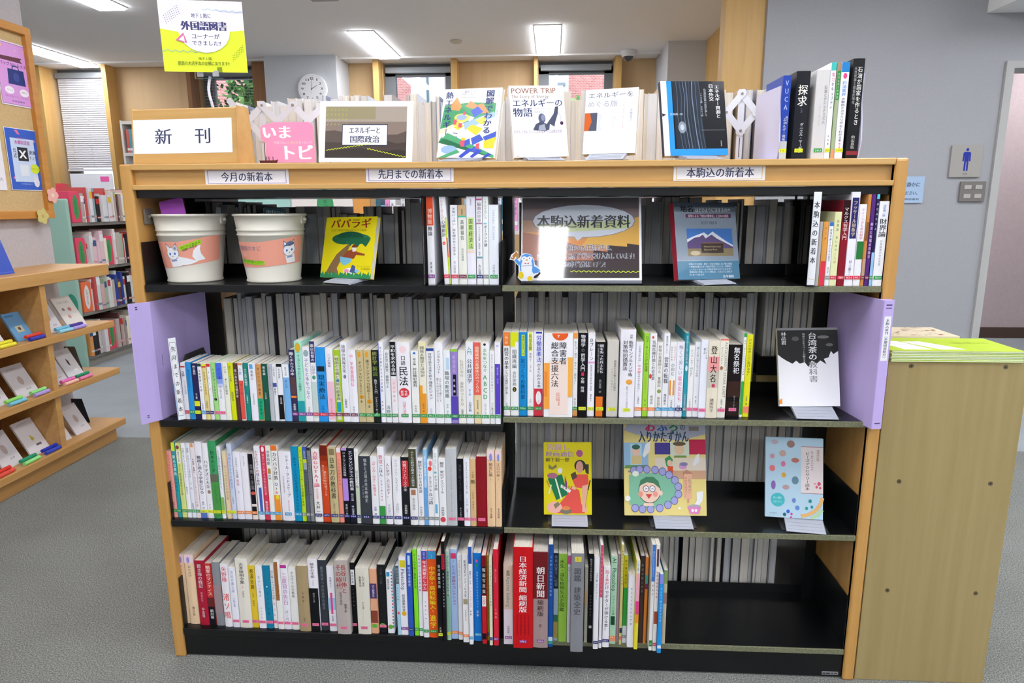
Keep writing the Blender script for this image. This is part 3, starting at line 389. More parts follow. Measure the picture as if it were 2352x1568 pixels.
('3L', -0.1974, 0.0151, 0.004, 0.1824, 0.128, 'f2f1f4', [(0.01, 0.1, 'f07a80', 0.3, 0.9, 'o'), (0.1, 0.17, 'e84a40', 0.1, 0.8, 'o')], [('はじめての', 0.25, 0.42, '4a4a54', 0.55), ('トルコ語', 0.43, 0.68, '2a2a34', 0.85)], 't', 'white language book with two red shapes at its top'),
('3L', -0.1818, 0.012, 0.004, 0.2122, 0.148, 'eff4f6', [(0.29, 0.32, '6ac0d0', 0.1, 0.8, 'o'), (0.72, 0.84, '6ab4e0', 0.2, 0.8)], [('エクスプレス', 0.05, 0.27, '7a9aa4', 0.55), ('オランダ語', 0.34, 0.54, '2a3a4c', 0.8)], 't', 'slim white language book with a small turquoise mark'),
('3L', -0.1685, 0.0191, 0.004, 0.1864, 0.128, 'f1f1f4', [(0.87, 0.95, 'd8485a', 0.1, 0.9, 'o')], [('鴎外 愛のディスクール', 0.05, 0.52, '4a4a54', 0.6), ('谷崎昭男', 0.72, 0.86, '5a5a64', 0.5)], 'x', 'white book with a round red seal at its foot'),
('3L', -0.1489, 0.0279, 0.004, 0.2136, 0.148, 'c3c6cb', [], [('さき悲しき日本の四季 光風そのままに描くの手記', 0.2, 0.95, '9a9da4', 0.16)], 'p', 'thick light grey book with tiny silver lettering'),
('3L', -0.1201, 0.0164, 0.004, 0.1864, 0.128, '16161c', [], [('地獄に咲くラジュの花', 0.08, 0.62, '4a4a54', 0.5), ('あらき作三', 0.72, 0.88, 'b0b0b8', 0.35)], 'p', 'black book right of the thick light grey one'),
('3L', -0.103, 0.0162, 0.004, 0.1875, 0.128, 'eef0f8', [], [('クワイエットルームにようこそ', 0.05, 0.52, '5a5a66', 0.4), ('文学館', 0.58, 0.7, '9ab4e0', 0.3), ('松尾スズキ', 0.74, 0.88, 'D', 0.25)], 'p', 'white book right of the black one'),
('3L', -0.0861, 0.0151, 0.004, 0.1861, 0.128, 'dcb988', [], [('小説集', 0.18, 0.28, '8a6a40', 0.45), ('熊', 0.3, 0.37, 'K', 0.9), ('吉村昭 河崎秋子', 0.48, 0.76, '8a6a40', 0.3)], 'p', 'tan book with one heavy black character'),
('3L', -0.0704, 0.0274, 0.004, 0.1933, 0.128, '8e1a24', [], [], 'p', 'thick plain dark red book without title'),
('3L', -0.0421, 0.0207, 0.004, 0.2111, 0.148, 'edc9a0', [(0, 0.12, 'f0d4d4'), (0.04, 0.14, '8a94d8', 0.3, 0.7, 'o')], [('蛸足に縮', 0.16, 0.34, '7a5a50', 0.5), ('上', 0.36, 0.39, '9a7a60', 0.3), ('水下良雄', 0.75, 0.89, '5a4a44', 0.3)], 'x', 'peach book with violet emblem, left of the two at the end'),
('3L', -0.0206, 0.0163, 0.004, 0.2097, 0.148, 'edc9a0', [(0, 0.12, 'f0d4d4'), (0.04, 0.14, '8a94d8', 0.3, 0.7, 'o')], [('江口の娘', 0.16, 0.34, '7a5a50', 0.6), ('下', 0.36, 0.39, '9a7a60', 0.3), ('米谷野様', 0.75, 0.89, '5a4a44', 0.35)], 'x', 'peach book with violet emblem, right of the two at the end'),
('4L', -0.9074, 0.0192, 0.0241, 0.211, 0.148, 'efd0aa', [(0, 0.12, 'ecd4dc'), (0.03, 0.12, '9a94d0', 0.3, 0.7, 'o')], [('ちょも〻', 0.15, 0.32, '7a6458', 0.35), ('畑正良', 0.74, 0.88, '5a4a44', 0.3)], 'x', 'peach book with violet emblem at the far left end'),
('4L', -0.886, 0.0268, 0.0212, 0.2122, 0.148, 'efd0aa', [(0, 0.12, 'ecd4dc'), (0.03, 0.12, '9a94d0', 0.25, 0.6, 'o')], [('おもかげ', 0.15, 0.32, '7a6458', 0.35), ('畑正良', 0.74, 0.88, '5a4a44', 0.3)], 'x', 'second peach book with violet emblem from the left end'),
('4L', -0.8567, 0.0268, 0.018, 0.1967, 0.148, 'ad2038', [], [('蒼き海の戦記', 0.05, 0.42, 'E', 0.5), ('鷲巣庄平', 0.48, 0.64, 'd8a0a8', 0.25), ('中島隆', 0.72, 0.88, 'E', 0.3)], 'x', 'thick crimson book with white title'),
('4L', -0.8298, 0.0197, 0.0194, 0.1877, 0.128, 'c83a38', [(0.55, 0.7, '6a2a2c'), (0.7, 1, '1a1a1e')], [('贖罪のマンティス', 0.03, 0.52, 'f0e4dc', 0.7), ('前川裕', 0.74, 0.9, 'W', 0.55)], 'x', 'red book fading to black at its foot'),
('4L', -0.8083, 0.023, 0.0175, 0.1934, 0.128, '8d9096', [(0.35, 0.8, 'a08a90')], [], 'x', 'plain grey book with no readable title'),
('4L', -0.7828, 0.0218, 0.0142, 0.19, 0.128, 'f0eff4', [], [('矢野隆', 0.04, 0.28, 'e0486a', 0.7), ('渚ソ鳴', 0.45, 0.88, 'e8504c', 0.85)], 'x', 'white book with very large red title characters'),
('4L', -0.7593, 0.0197, 0.0123, 0.1817, 0.128, 'eeeff8', [], [('宮廷の鷹と獅', 0.05, 0.42, 'a0a4d0', 0.4), ('小松太郎', 0.5, 0.66, '7a80c0', 0.35)], 'p', 'white book with lavender lettering'),
('4L', -0.7381, 0.0341, 0.0119, 0.2094, 0.148, 'eae6da', [], [('吉本隆明全集', 0.06, 0.36, '3a3834', 0.4), ('38', 0.38, 0.42, 'c86a60', 0.25), ('老晩年', 0.46, 0.56, '8a867c', 0.2)], 'p', 'thick ivory book with a small ribbon and black title'),
('4L', -0.7038, 0.0181, 0.0136, 0.1885, 0.128, 'e4c636', [], [('悪漢全勝', 0.05, 0.38, '4a3a28', 0.65), ('五木 美咲子', 0.44, 0.66, '5a4a30', 0.3)], 'p', 'mustard yellow book'),
('4L', -0.6839, 0.0199, 0.0116, 0.1892, 0.128, 'f0f0f6', [], [('まぶしい風の', 0.15, 0.5, '8a8aa4', 0.4), ('ほんの山', 0.65, 0.85, 'S', 0.25)], 'p', 'white book between the mustard and the teal ones'),
('4L', -0.6635, 0.0203, 0.0127, 0.1902, 0.128, '1b83a6', [(0.32, 0.34, 'e0e8e8', 0.4, 0.6, 'o')], [('山の上の海', 0.4, 0.8, '0c4a6a', 0.3)], 'p', 'teal blue book with tiny dark lettering'),
('4L', -0.6428, 0.011, 0.0137, 0.1951, 0.148, 'eef0f2', [], [('空に咲くやコスモスの花', 0.1, 0.55, '3a5a7a', 0.8), ('世の名前', 0.58, 0.92, 'c88a9a', 0.6)], 'p', 'slim white book with dark blue title'),
('4L', -0.6293, 0.0166, 0.0099, 0.2096, 0.148, 'f1f0ee', [(0.03, 0.58, 'a06a3c', 0, 0.65)], [('アフリカの密使', 0.05, 0.55, '8a5a30', 0.4)], 'p', 'white book with a brown cover strip on its spine'),
('4L', -0.6123, 0.0206, 0.0108, 0.1957, 0.148, 'efeef6', [(0, 0.05, 'c03a98', 0, 0.9)], [('二度目の告白', 0.12, 0.62, 'c888c0', 0.7), ('バーバラ', 0.7, 0.92, '5a5060', 0.45)], 'p', 'white book with magenta corner and pink-violet title'),
('4L', -0.5909, 0.0221, 0.0104, 0.1885, 0.128, 'efefec', [], [('ホルヴァルの帳面', 0.06, 0.48, '6a6a70', 0.4)], 'p', 'off-white book with faint grey title left of the khaki one'),
('4L', -0.5655, 0.0304, 0.0042, 0.1968, 0.148, 'ab9772', [], [('大東京', 0.38, 0.56, '4a4030', 0.2), ('松浦', 0.78, 0.84, '4a4030', 0.15)], 'p', 'thick khaki brown book'),
('4L', -0.5349, 0.0268, 0.0081, 0.2161, 0.148, 'f1f0f8', [(0.4, 1, '15171a')], [('戦争の手紙', 0.05, 0.26, '5a3848', 0.45), ('1939-', 0.28, 0.39, 'D', 0.55), ('昭和と暮', 0.46, 0.6, 'a0a0a0', 0.2)], 'p', 'white book whose lower half is black'),
('4L', -0.508, 0.0227, 0.0116, 0.2109, 0.148, '363a42', [], [('経営再考への社会学の探求', 0.08, 0.7, '7a808a', 0.4)], 'p', 'charcoal blue book with faint lettering'),
('4L', -0.4836, 0.0208, 0.0093, 0.1952, 0.148, 'f0f0f8', [(0.48, 0.66, 'a0cce8'), (0.4, 0.73, 'e2509a', 0.35, 0.65)], [('見慣れた', 0.16, 0.32, '5a5a84', 0.3), ('本田健', 0.75, 0.84, 'D', 0.3)], 'p', 'white book with a magenta bar and a light blue band'),
('4L', -0.458, 0.0379, -0.0022, 0.2191, 0.148, 'b9b0ab', [], [('長谷川伸と', 0.05, 0.44, 'b04048', 0.42, 0.68), ('その時代', 0.05, 0.38, 'b04048', 0.42, 0.3), ('股旅の時代', 0.42, 0.6, '6a6462', 0.2, 0.4), ('渡邊正彦', 0.58, 0.7, '5a5452', 0.2, 0.7)], 'p', 'very thick taupe book with two red title columns'),
('4L', -0.4199, 0.0133, 0.013, 0.2056, 0.148, '16181a', [(0.1, 0.32, 'eef0f4', 0.1, 0.95)], [('算哲学書', 0.13, 0.3, '4a5a7a', 0.4), ('思考の旅路', 0.36, 0.65, '9a9a9a', 0.2)], 'p', 'black book with a white title box'),
('4L', -0.4015, 0.0362, 0.0007, 0.1975, 0.148, 'dfdccd', [], [('わが〇事件', 0.12, 0.28, '5a584c', 0.2, 0.6), ('無智大全', 0.12, 0.28, '5a584c', 0.2, 0.35), ('片山廣', 0.5, 0.62, '7a786a', 0.15, 0.5)], 'p', 'very thick ivory book with small boxed title'),
('4L', -0.3649, 0.0197, 0.0041, 0.1936, 0.128, 'e0a684', [(0.22, 0.45, '4c3a6c'), (0.64, 0.83, '8a4434'), (0.85, 0.91, '5ab83a', 0.1, 0.9, 'o')], [('ユリは生きた', 0.24, 0.43, 'W', 0.4), ('×', 0.86, 0.9, '203010', 0.5)], 'x', 'peach and purple illustrated book with a green cross sticker'),
('4L', -0.345, 0.022, 0.011, 0.203, 0.148, '1d2124', [(0.86, 0.92, '5ab83a', 0.1, 0.8, 'o')], [('マスターズの死', 0.05, 0.28, '5a5e62', 0.4), ('×', 0.87, 0.91, '203010', 0.4)], 'p', 'black book with a green cross sticker'),
('4L', -0.3205, 0.0183, 0.0079, 0.1898, 0.128, 'f0f2f6', [(0.03, 0.1, '3a98cc', 0.1, 0.6), (0.02, 0.045, 'd84a58', 0.8, 1), (0.07, 0.095, '4a90b0', 0.8, 1), (0.12000000000000001, 0.14500000000000002, 'd84a58', 0.8, 1), (0.17, 0.195, '4a90b0', 0.8, 1), (0.22, 0.245, 'd84a58', 0.8, 1), (0.27, 0.295, '4a90b0', 0.8, 1), (0.32000000000000006, 0.34500000000000003, 'd84a58', 0.8, 1), (0.37000000000000005, 0.395, '4a90b0', 0.8, 1), (0.42000000000000004, 0.445, 'd84a58', 0.8, 1), (0.47000000000000003, 0.495, '4a90b0', 0.8, 1), (0.52, 0.545, 'd84a58', 0.8, 1), (0.5700000000000001, 0.5950000000000001, '4a90b0', 0.8, 1), (0.6200000000000001, 0.6450000000000001, 'd84a58', 0.8, 1), (0.67, 0.6950000000000001, '4a90b0', 0.8, 1), (0.7200000000000001, 0.7450000000000001, 'd84a58', 0.8, 1), (0.77, 0.795, '4a90b0', 0.8, 1), (0.8200000000000001, 0.8450000000000001, 'd84a58', 0.8, 1), (0.8700000000000001, 0.8950000000000001, '4a90b0', 0.8, 1), (0.86, 0.93, '5ab83a', 0.1, 0.8, 'o')], [('街道の光景', 0.14, 0.3, '4a4a54', 0.4, 0.35), ('×', 0.87, 0.92, '203010', 0.4, 0.45)], 'p', 'white book with red and blue airmail stripes'),
('4L', -0.2921, 0.0098, 0.0019, 0.2067, 0.148, 'add4e8', [(0, 0.26, '5a5e66', 0.05, 0.95), (0.66, 0.7, 'e04a5a', 0.2, 0.8, 'o')], [('歓迎大回帰', 0.03, 0.24, 'b0b4b8', 0.6), ('日々の本棚', 0.3, 0.5, '3a5a6a', 0.4)], 'x', 'light blue book with a dark grey top panel'),
('4L', -0.2822, 0.0197, 0.0024, 0.2319, 0.182, 'f0f0f8', [(0.04, 0.13, 'd8c830', 0.1, 0.9), (0.69, 0.75, 'e8b030', 0.15, 0.85, 'o')], [('>Photoshop', 0.15, 0.45, '23242c', 0.5), ('超基礎教科書', 0.47, 0.69, '4a4c58', 0.45)], 'v', 'white book with yellow top square and Latin word down the spine'),
('4L', -0.2608, 0.0136, -0.0007, 0.2459, 0.182, '2f5cc0', [(0.03, 0.14, 'c8d8f0', 0.25, 0.75)], [('地中海の歴史', 0.16, 0.4, 'd0dcf4', 0.6)], 'n', 'royal blue book with a white pill'),
('4L', -0.2445, 0.0116, 0.0011, 0.256, 0.182, '86e22c', [], [('チームで描く建築の空間', 0.05, 0.45, '2a7a20', 0.6)], 'g', 'vivid lime green book, slim and tall'),
('4L', -0.2314, 0.0107, 0.0001, 0.2558, 0.182, 'eeeef2', [], [('民間信仰と日本宗教史論', 0.05, 0.48, '5a5a64', 0.5)], 'g', 'narrow white book right of the vivid lime one'),
('4L', -0.2187, 0.0149, -0.0056, 0.2561, 0.182, 'f1f0f6', [(0, 0.1, '4a50b0'), (0.1, 0.46, 'd8384a')], [('年末調整のしかた', 0.11, 0.45, 'W', 0.8), ('令和7年', 0.01, 0.09, 'b8c0f0', 0.5), ('天職堂公編', 0.56, 0.8, 'D', 0.25)], 'g', 'white book with a red title block and blue top'),
('4L', -0.2033, 0.024, -0.0048, 0.2561, 0.182, 'e65a20', [(0, 0.09, '3a98d0')], [('2026', 0.04, 0.08, 'c8e8f8', 0.8), ('中学卒・高校転編入', 0.17, 0.67, 'f0e030', 0.8), ('から', 0.67, 0.7, 'f0e030', 0.4), ('進学', 0.73, 0.89, 'f0e030', 0.8)], 'g', 'orange study guide with large yellow title and blue top'),
('4L', -0.1761, 0.0122, -0.0193, 0.251, 0.182, '19191d', [], [('現代建築用語', 0.1, 0.38, 'E', 0.65), ('丸善堂', 0.83, 0.93, 'C', 0.5)], 'y', 'black book right of the orange study guide'),
('4L', -0.1623, 0.009, -0.0243, 0.2938, 0.19, '1c1418', [(0.12, 0.27, 'c0283c'), (0.27, 1, '18181c')], [('物語が始まる', 0.13, 0.26, '401018', 0.7), ('作家になるための学ぶ本', 0.3, 0.65, 'E', 0.5)], 'x', 'tall thin black and red book'),
('4L', -0.1532, 0.011, -0.0135, 0.2599, 0.182, 'a9cbbd', [(0.5, 0.9, '8cb8a4')], [('コンパクト建築設計資料', 0.04, 0.42, '2c4038', 0.65), ('第2版', 0.42, 0.5, '2c4038', 0.6)], 'y', 'pale green architecture book'),
('4L', -0.142, 0.0184, -0.0074, 0.2633, 0.19, 'a4bee6', [(0.04, 0.1, 'e03a6a', 0.1, 0.9)], [('55', 0.11, 0.14, '3a4a6a', 0.6), ('トミカ', 0.17, 0.28, '6a3a8a', 0.65), ('実録のコレクション', 0.29, 0.62, '903a7a', 0.6)], 'o', 'light blue book with a pink tag and violet title'),
('4L', -0.1224, 0.0118, -0.0102, 0.2495, 0.182, 'e7e6e8', [], [('>Portable Lighting Urban Times', 0.06, 0.6, '9a9890', 0.4)], 'o', 'narrow pale grey book right of the light blue one'),
('4L', -0.1085, 0.0155, -0.0206, 0.2566, 0.182, 'eeeef0', [(0.5, 0.56, 'a09878', 0.1, 0.9)], [('和風住宅ディテール大全', 0.06, 0.48, '3a3a44', 0.5), ('日本建築工房', 0.62, 0.75, '5a5a64', 0.25)], 'o', 'white book with a small garden photo on its spine'),
('4L', -0.0911, 0.0103, -0.029, 0.2836, 0.19, 'eef0f6', [(0, 0.17, '2f5cb0')], [('経絡さびこの本', 0.24, 0.38, '3a6a9a', 0.6), ('ジャンプアップ', 0.4, 0.62, 'e07a9a', 0.6), ('健康', 0.64, 0.7, 'D', 0.5)], 'b', 'narrow tall white book with a dark blue top'),
('4L', -0.0801, 0.0213, -0.0128, 0.2573, 0.182, '1678cf', [(0.07, 0.1, 'e04a8a', 0.3, 0.6, 'o'), (0.12, 0.15, '2a9a4a', 0.3, 0.6, 'o')], [('世界の子どもたちのイベント', 0.2, 0.62, 'b0d8f4', 0.25), ('未来', 0.64, 0.72, 'E', 0.35)], 'b', 'broad bright blue book with small white title'),
('4L', -0.0566, 0.0117, -0.0241, 0.2569, 0.182, 'c81f2c', [(0, 0.12, '7a1420'), (0.12, 0.44, '241c22'), (0.45, 0.57, 'eeeeee'), (0.88, 0.95, '18181c')], [('報道写真集', 0.13, 0.43, 'E', 0.85), ('>2026', 0.46, 0.56, 'c01828', 0.7)], 'x', 'red and black photo annual with 2026'),
('4L', -0.0448, 0.0056, -0.0094, 0.249, 0.182, 'a99a2e', [], [('世界の恐竜を調べる大辞典', 0.05, 0.7, '4a401c', 0.6)], 'n', 'thin olive yellow book'),
('4L', -0.0367, 0.0081, -0.03, 0.2544, 0.182, 'dedfc2', [], [('アメリカン・ポップスの教本', 0.08, 0.55, '6a6a50', 0.6)], 'n', 'thin pale yellow book beside the bright red one'),
('4L', -0.0257, 0.0128, -0.03, 0.2786, 0.19, 'd9263c', [], [('美しい写真', 0.2, 0.34, 'e88a8a', 0.5), ('三浦編', 0.6, 0.72, 'f0b0b0', 0.4)], 'v', 'bright red book at the right end of the left bay'),
('4R', 0.0004, 0.0251, -0.0214, 0.2295, 0.182, 'd8c2ae', [(0.55, 1, 'dcd4de')], [('実践', 0.06, 0.13, '3a3a34', 0.4), ('>Apache Iceberg', 0.14, 0.52, '5a8a94', 0.5), ('日本語版', 0.76, 0.86, 'D', 0.3)], 'v', 'tan and white technical book with a greenish Latin title'),
('4R', 0.027, 0.0511, -0.0366, 0.289, 0.19, 'c8191f', [], [('日本経済新聞', 0.08, 0.44, 'f4e8e8', 0.5), ('縮刷版', 0.46, 0.64, 'f4e8e8', 0.5), ('令和七年主要記事索引', 0.66, 0.87, '8a0c14', 0.09, 0.2), ('令和七年主要記事索引', 0.66, 0.87, '8a0c14', 0.09, 0.4), ('令和七年主要記事索引', 0.66, 0.87, '8a0c14', 0.09, 0.6), ('令和七年主要記事索引', 0.66, 0.87, '8a0c14', 0.09, 0.8), ('R', 0.91, 0.93, 'W', 0.2)], 'v', 'very thick bright red volume with large white title'),
('4R', 0.0786, 0.0393, -0.0323, 0.2758, 0.19, 'a38c8c', [(0, 0.48, '6e1d22')], [('朝日新聞', 0.15, 0.47, 'eef0ee', 0.6), ('縮刷版', 0.49, 0.67, '3a2c2c', 0.45), ('2025', 0.69, 0.72, '5a4a4a', 0.65), ('8', 0.74, 0.79, '4a2c2c', 0.3)], 'v', 'thick volume, dark red above and greyish pink below'),
('4R', 0.1185, 0.0126, -0.0285, 0.2948, 0.19, '1f4f9c', [(0.9, 0.94, 'c0d8e8'), (0.94, 0.97, '3a9a8a')], [('日本橋と金融総合地図帳', 0.1, 0.5, '7aa4dc', 0.5)], 'x', 'slim dark blue book right of the pink and dark red volume'),
('4R', 0.132, 0.0126, -0.001, 0.2568, 0.182, 'a8bcc8', [(0, 0.4, '1e2434'), (0.7, 0.78, '3a7a5a'), (0.78, 0.97, 'b09a50')], [('未来は憲法に従軍', 0.02, 0.38, '8a94b0', 0.8)], 'x', 'book with a dark top, pale middle and ochre foot'),
('4R', 0.1454, 0.0225, -0.0044, 0.2568, 0.182, '9ccb4e', [(0.1, 0.6, '86bc3c', 0.7, 1)], [('水生・湿生植物生活史図鑑', 0.06, 0.65, '2c4a18', 0.6, 0.4)], 'x', 'fresh green plant book'),
('4R', 0.1687, 0.0081, -0.0076, 0.2558, 0.182, 'd8d6dc', [(0.01, 0.1, 'c8508a')], [('建築士ノート', 0.13, 0.3, '4a4a54', 0.6)], 'x', 'thin white book with a pink top between green and grey'),
('4R', 0.1769, 0.0329, -0.045, 0.2809, 0.19, '86888e', [(0.03, 0.08, 'd8c84a', 0.25, 0.8)], [('DK', 0.04, 0.07, '6a6a30', 0.3), ('図鑑', 0.14, 0.28, '4a4c52', 0.6), ('建築全史', 0.33, 0.62, '4a4c52', 0.6)], 'x', 'thick grey book jutting out with a yellow tag at its top'),
('4R', 0.2143, 0.0086, -0.005, 0.2199, 0.182, 'bcb8a4', [(0.3, 0.5, 'c8a880')], [], 'x', 'thin mottled book right of the thick grey one'),
('4R', 0.2235, 0.0134, -0.0063, 0.2595, 0.182, '17181a', [(0.8, 0.83, 'd0d0d0', 0.2, 0.8)], [('数学者のための科学史', 0.05, 0.3, 'c8c8c8', 0.45), ('世の中の読み方', 0.45, 0.7, '7a7a7a', 0.35)], 'x', 'black book with small white lettering right of the mottled one'),
('4R', 0.237, 0.0131, -0.0312, 0.2652, 0.19, 'e8e8ee', [], [('江戸街', 0.17, 0.27, '5a5a70', 0.6), ('歴史の読み方', 0.28, 0.46, 'a8a8b4', 0.4)], 'n', 'white book right of the black one'),
('4R', 0.2521, 0.0076, -0.0268, 0.2963, 0.19, 'e6e6e8', [(0, 0.5, 'd04a64')], [('東京からの旅とことば集', 0.05, 0.48, 'e8b0b8', 0.6)], 'n', 'thin tall book, red above and white below'),
('4R', 0.2621, 0.0175, -0.0221, 0.2334, 0.182, 'ecebf0', [], [('指2本だけ', 0.04, 0.28, 'd04860', 0.65), ('でギターが弾ける本！', 0.29, 0.8, '3a3a48', 0.65)], 'n', 'white guitar book with pink and black title'),
('4R', 0.2821, 0.0165, -0.0068, 0.2554, 0.182, 'a9cfb2', [(0.68, 0.78, '1a4a2c', 0.1, 0.8), (0.93, 0.97, 'e89a70')], [('>AI × Photoshop', 0.02, 0.42, '234a34', 0.65), ('デザインの仕事', 0.44, 0.67, '5a8a6c', 0.5)], 'o', 'pale green design book with Latin letters running down'),
('4R', 0.2997, 0.0072, -0.0005, 0.2584, 0.182, 'b090a0', [], [('ぬりえの本の中の世界', 0.1, 0.7, '8a6a7c', 0.5)], 'x', 'thin mauve book'),
('4R', 0.3072, 0.0071, -0.0091, 0.2895, 0.19, 'c9c078', [(0.83, 0.88, '2a3448')], [('英語なら楽しめる教本集', 0.05, 0.4, '5a5a28', 0.6)], 'r', 'thin tall straw yellow book'),
('4R', 0.3157, 0.0113, -0.0015, 0.2545, 0.182, '36a040', [(0, 0.36, 'c0b418'), (0.8, 1, 'd8e0e4')], [('数十種の編み目', 0.04, 0.32, '5a5414', 0.6)], 't', 'book with olive top, green middle and white foot'),
('4R', 0.3273, 0.017, -0.0187, 0.2093, 0.182, 'e9e8f2', [], [('木工とドラムの入門書', 0.16, 0.7, '7a7a90', 0.35)], 'x', 'short plain white book with small grey title'),
('4R', 0.3447, 0.0098, -0.0266, 0.2549, 0.182, 'e6d63a', [(0, 0.14, 'd8dce4'), (0.14, 0.45, 'e8a8b8'), (0.45, 0.6, 'e0408a'), (0.6, 0.7, 'e8902a')], [('ピアノを弾く', 0.03, 0.12, 'D', 0.6)], 'x', 'thin book changing from pink to yellow down its spine'),
('4R', 0.3591, 0.0113, 0.0008, 0.2533, 0.182, '4a3a3c', [(0, 0.45, '3a3034')], [('彫刻の影と光芸', 0.08, 0.42, '8a8084', 0.6)], 'x', 'dark brown book'),
('4R', 0.3716, 0.0079, -0.0022, 0.2516, 0.182, 'd8843a', [(0.2, 0.3, '4a9a98'), (0.3, 0.36, '6a2a5a')], [], 'x', 'thin orange book behind the purple booklet'),
('4R', 0.383, 0.0091, -0.0298, 0.3024, 0.19, 'e7e8ea', [(0, 0.34, '3f78c8'), (0.9, 0.96, '3a8a48')], [('国を失った人たちと考える日々', 0.06, 0.3, 'a8c8ec', 0.6), ('クルド', 0.36, 0.48, '3a3a48', 0.75)], 'g', 'tall book, blue above and white below'),
('4R', 0.3928, 0.0099, -0.031, 0.3033, 0.19, 'e9e4da', [(0.04, 0.2, '5a3a54', 0.2, 0.8), (0.62, 0.74, '9a4a30')], [('世界の道具の全集', 0.24, 0.5, 'c05a5a', 0.6)], 'r', 'tall cream book with brown marks'),
('4R', 0.4033, 0.0103, -0.0391, 0.2258, 0.182, '2a94e0', [(0, 0.12, '8a8ae0'), (0.9, 0.94, 'e0e8f0')], [('みんなで遊ぶあそびの本', 0.16, 0.6, 'a8d8f4', 0.55)], 'x', 'shorter bright blue book near the right end'),
('4R', 0.4204, 0.0101, 0.0003, 0.2154, 0.182, 'cdbfa0', [(0, 0.18, '8aa860'), (0.3, 0.45, 'a08070')], [], 'x', 'beige illustrated book at the right end of the row'),
('1L', -0.183, 0.0173, 0.0184, 0.2139, 0.148, 'f2f1f6', [(0, 0.33, 'e4532c')], [('博物館', 0.14, 0.32, 'f8d8c8', 0.7), ('概論', 0.34, 0.45, '3a3a44', 0.7), ('黒澤浩', 0.74, 0.87, 'D', 0.35)], 'v', 'white book with an orange-red upper third'),
('1L', -0.1422, 0.0159, 0.0172, 0.2137, 0.148, 'f2f3f6', [(0.24, 1, 'c8dc30', 0.75, 1), (0.47, 0.69, 'e8622c', 0.78, 1), (0.51, 0.55, 'f06048', 0.1, 0.6, 'o')], [('ウォームアップ', 0.05, 0.26, 'f07a84', 0.45, 0.35), ('心理統計', 0.27, 0.46, '2c2e38', 0.65, 0.42), ('2', 0.52, 0.54, 'W', 0.3, 0.35)], 'r', 'leaning white book with a lime green edge'),
('1L', -0.125, 0.018, 0.0166, 0.1916, 0.128, 'f2f2f8', [], [('天地いっぱい、命を輝かせて生きる', 0.03, 0.63, '6a6c80', 0.5), ('青山俊董', 0.7, 0.86, 'b0a0b0', 0.4)], 'r', 'white book with a long slim handwritten title'),
('1L', -0.1059, 0.0203, 0.016, 0.1915, 0.128, 'eff0e6', [(0, 0.13, 'c9ad84'), (0.13, 0.15, '4ac0a0')], [('人物叢書', 0.04, 0.12, '5a4a34', 0.25), ('高麗福信', 0.18, 0.44, '5a6464', 0.45), ('荒井秀規著', 0.54, 0.7, '7a8484', 0.3)], 'm', 'off-white book with a beige top and turquoise line'),
('1L', -0.0849, 0.0215, 0.0153, 0.2157, 0.148, 'eeeefa', [(0, 0.24, 'e8e8f4'), (0.25, 0.6, 'c8e48c', 0.1, 0.85), (0.61, 0.64, 'f0d8c0', 0.1, 0.85)], [('国際経済法', 0.26, 0.6, '3a4038', 0.5, 0.46), ('新領域法学', 0.04, 0.12, '7a6a90', 0.2)], 'g', 'lavender white book with a pale green title block'),
('1L', -0.0616, 0.0149, 0.0147, 0.2132, 0.148, 'f0f0f4', [(0.03, 0.05, 'b85a90'), (0.3, 0.315, 'a87a90'), (0.68, 0.7, '6aa0a8')], [('編曲の世界', 0.07, 0.3, '8a7a94', 0.7), ('クラシック音楽、受容史、再考', 0.34, 0.67, '7a7c88', 0.35), ('丸山瑶子', 0.77, 0.92, '4a4a54', 0.5)], 'n', 'white book with thin plum and teal lines'),
('1L', -0.0456, 0.0136, 0.0143, 0.2139, 0.148, 'eff3f2', [(0.3, 0.32, '8ac8e0', 0.1, 0.8, 'o')], [('ニューエクスプレス', 0.03, 0.26, '6a7c74', 0.5), ('ポーランド語', 0.33, 0.57, '3a3c50', 0.65)], 't', 'slim white language book with a small blue mark'),
('1L', -0.0312, 0.0237, 0.0136, 0.192, 0.128, 'eef3fb', [], [('つなみのあと、みらいのまち', 0.06, 0.44, 'a8b4c0', 0.3), ('木村周平', 0.74, 0.88, '9aa4b4', 0.3)], 'g', 'white book at the right end beside the black post'),
('1R', 0.7432, 0.0095, 0.004, 0.1498, 0.105, 'b8b6b4', [], [], 'x', 'thin grey book beside the acrylic divider sign'),
('1R', 0.7535, 0.0122, 0.004, 0.1498, 0.105, 'e5a24e', [(0.61, 1, 'e03c50')], [('老の春', 0.06, 0.3, 'a07030', 0.4)], 'x', 'orange pocket book with a red foot'),
('1R', 0.7667, 0.0103, 0.004, 0.1484, 0.105, 'eff0f6', [(0, 0.06, '3a78c8')], [('国境を越えるための語学', 0.1, 0.62, '6a6c80', 0.5), ('森の宝', 0.7, 0.8, 'D', 0.4)], 't', 'white pocket book with a blue top edge'),
('1R', 0.7777, 0.016, 0.004, 0.1724, 0.128, 'e6e8b4', [], [('読書論 思い出のことば', 0.1, 0.7, '7a7a58', 0.35)], 'r', 'pale yellow book with small grey writing'),
('1R', 0.7947, 0.0165, 0.004, 0.1988, 0.148, '8c1c2c', [(0, 0.25, '2c1018')], [('マルクス哲学入門', 0.08, 0.46, 'f0dcdc', 0.7)], 'r', 'dark red book with white title'),
('1R', 0.8119, 0.0197, 0.004, 0.2172, 0.148, 'f1f0fa', [(0.06, 0.49, '2c2a6c', 0.1, 0.9)], [('フッサール現象学', 0.09, 0.47, 'd8c8a0', 0.55), ('村上勝三', 0.72, 0.88, '6a6c80', 0.35)], 'r', 'white book with a long navy title panel'),
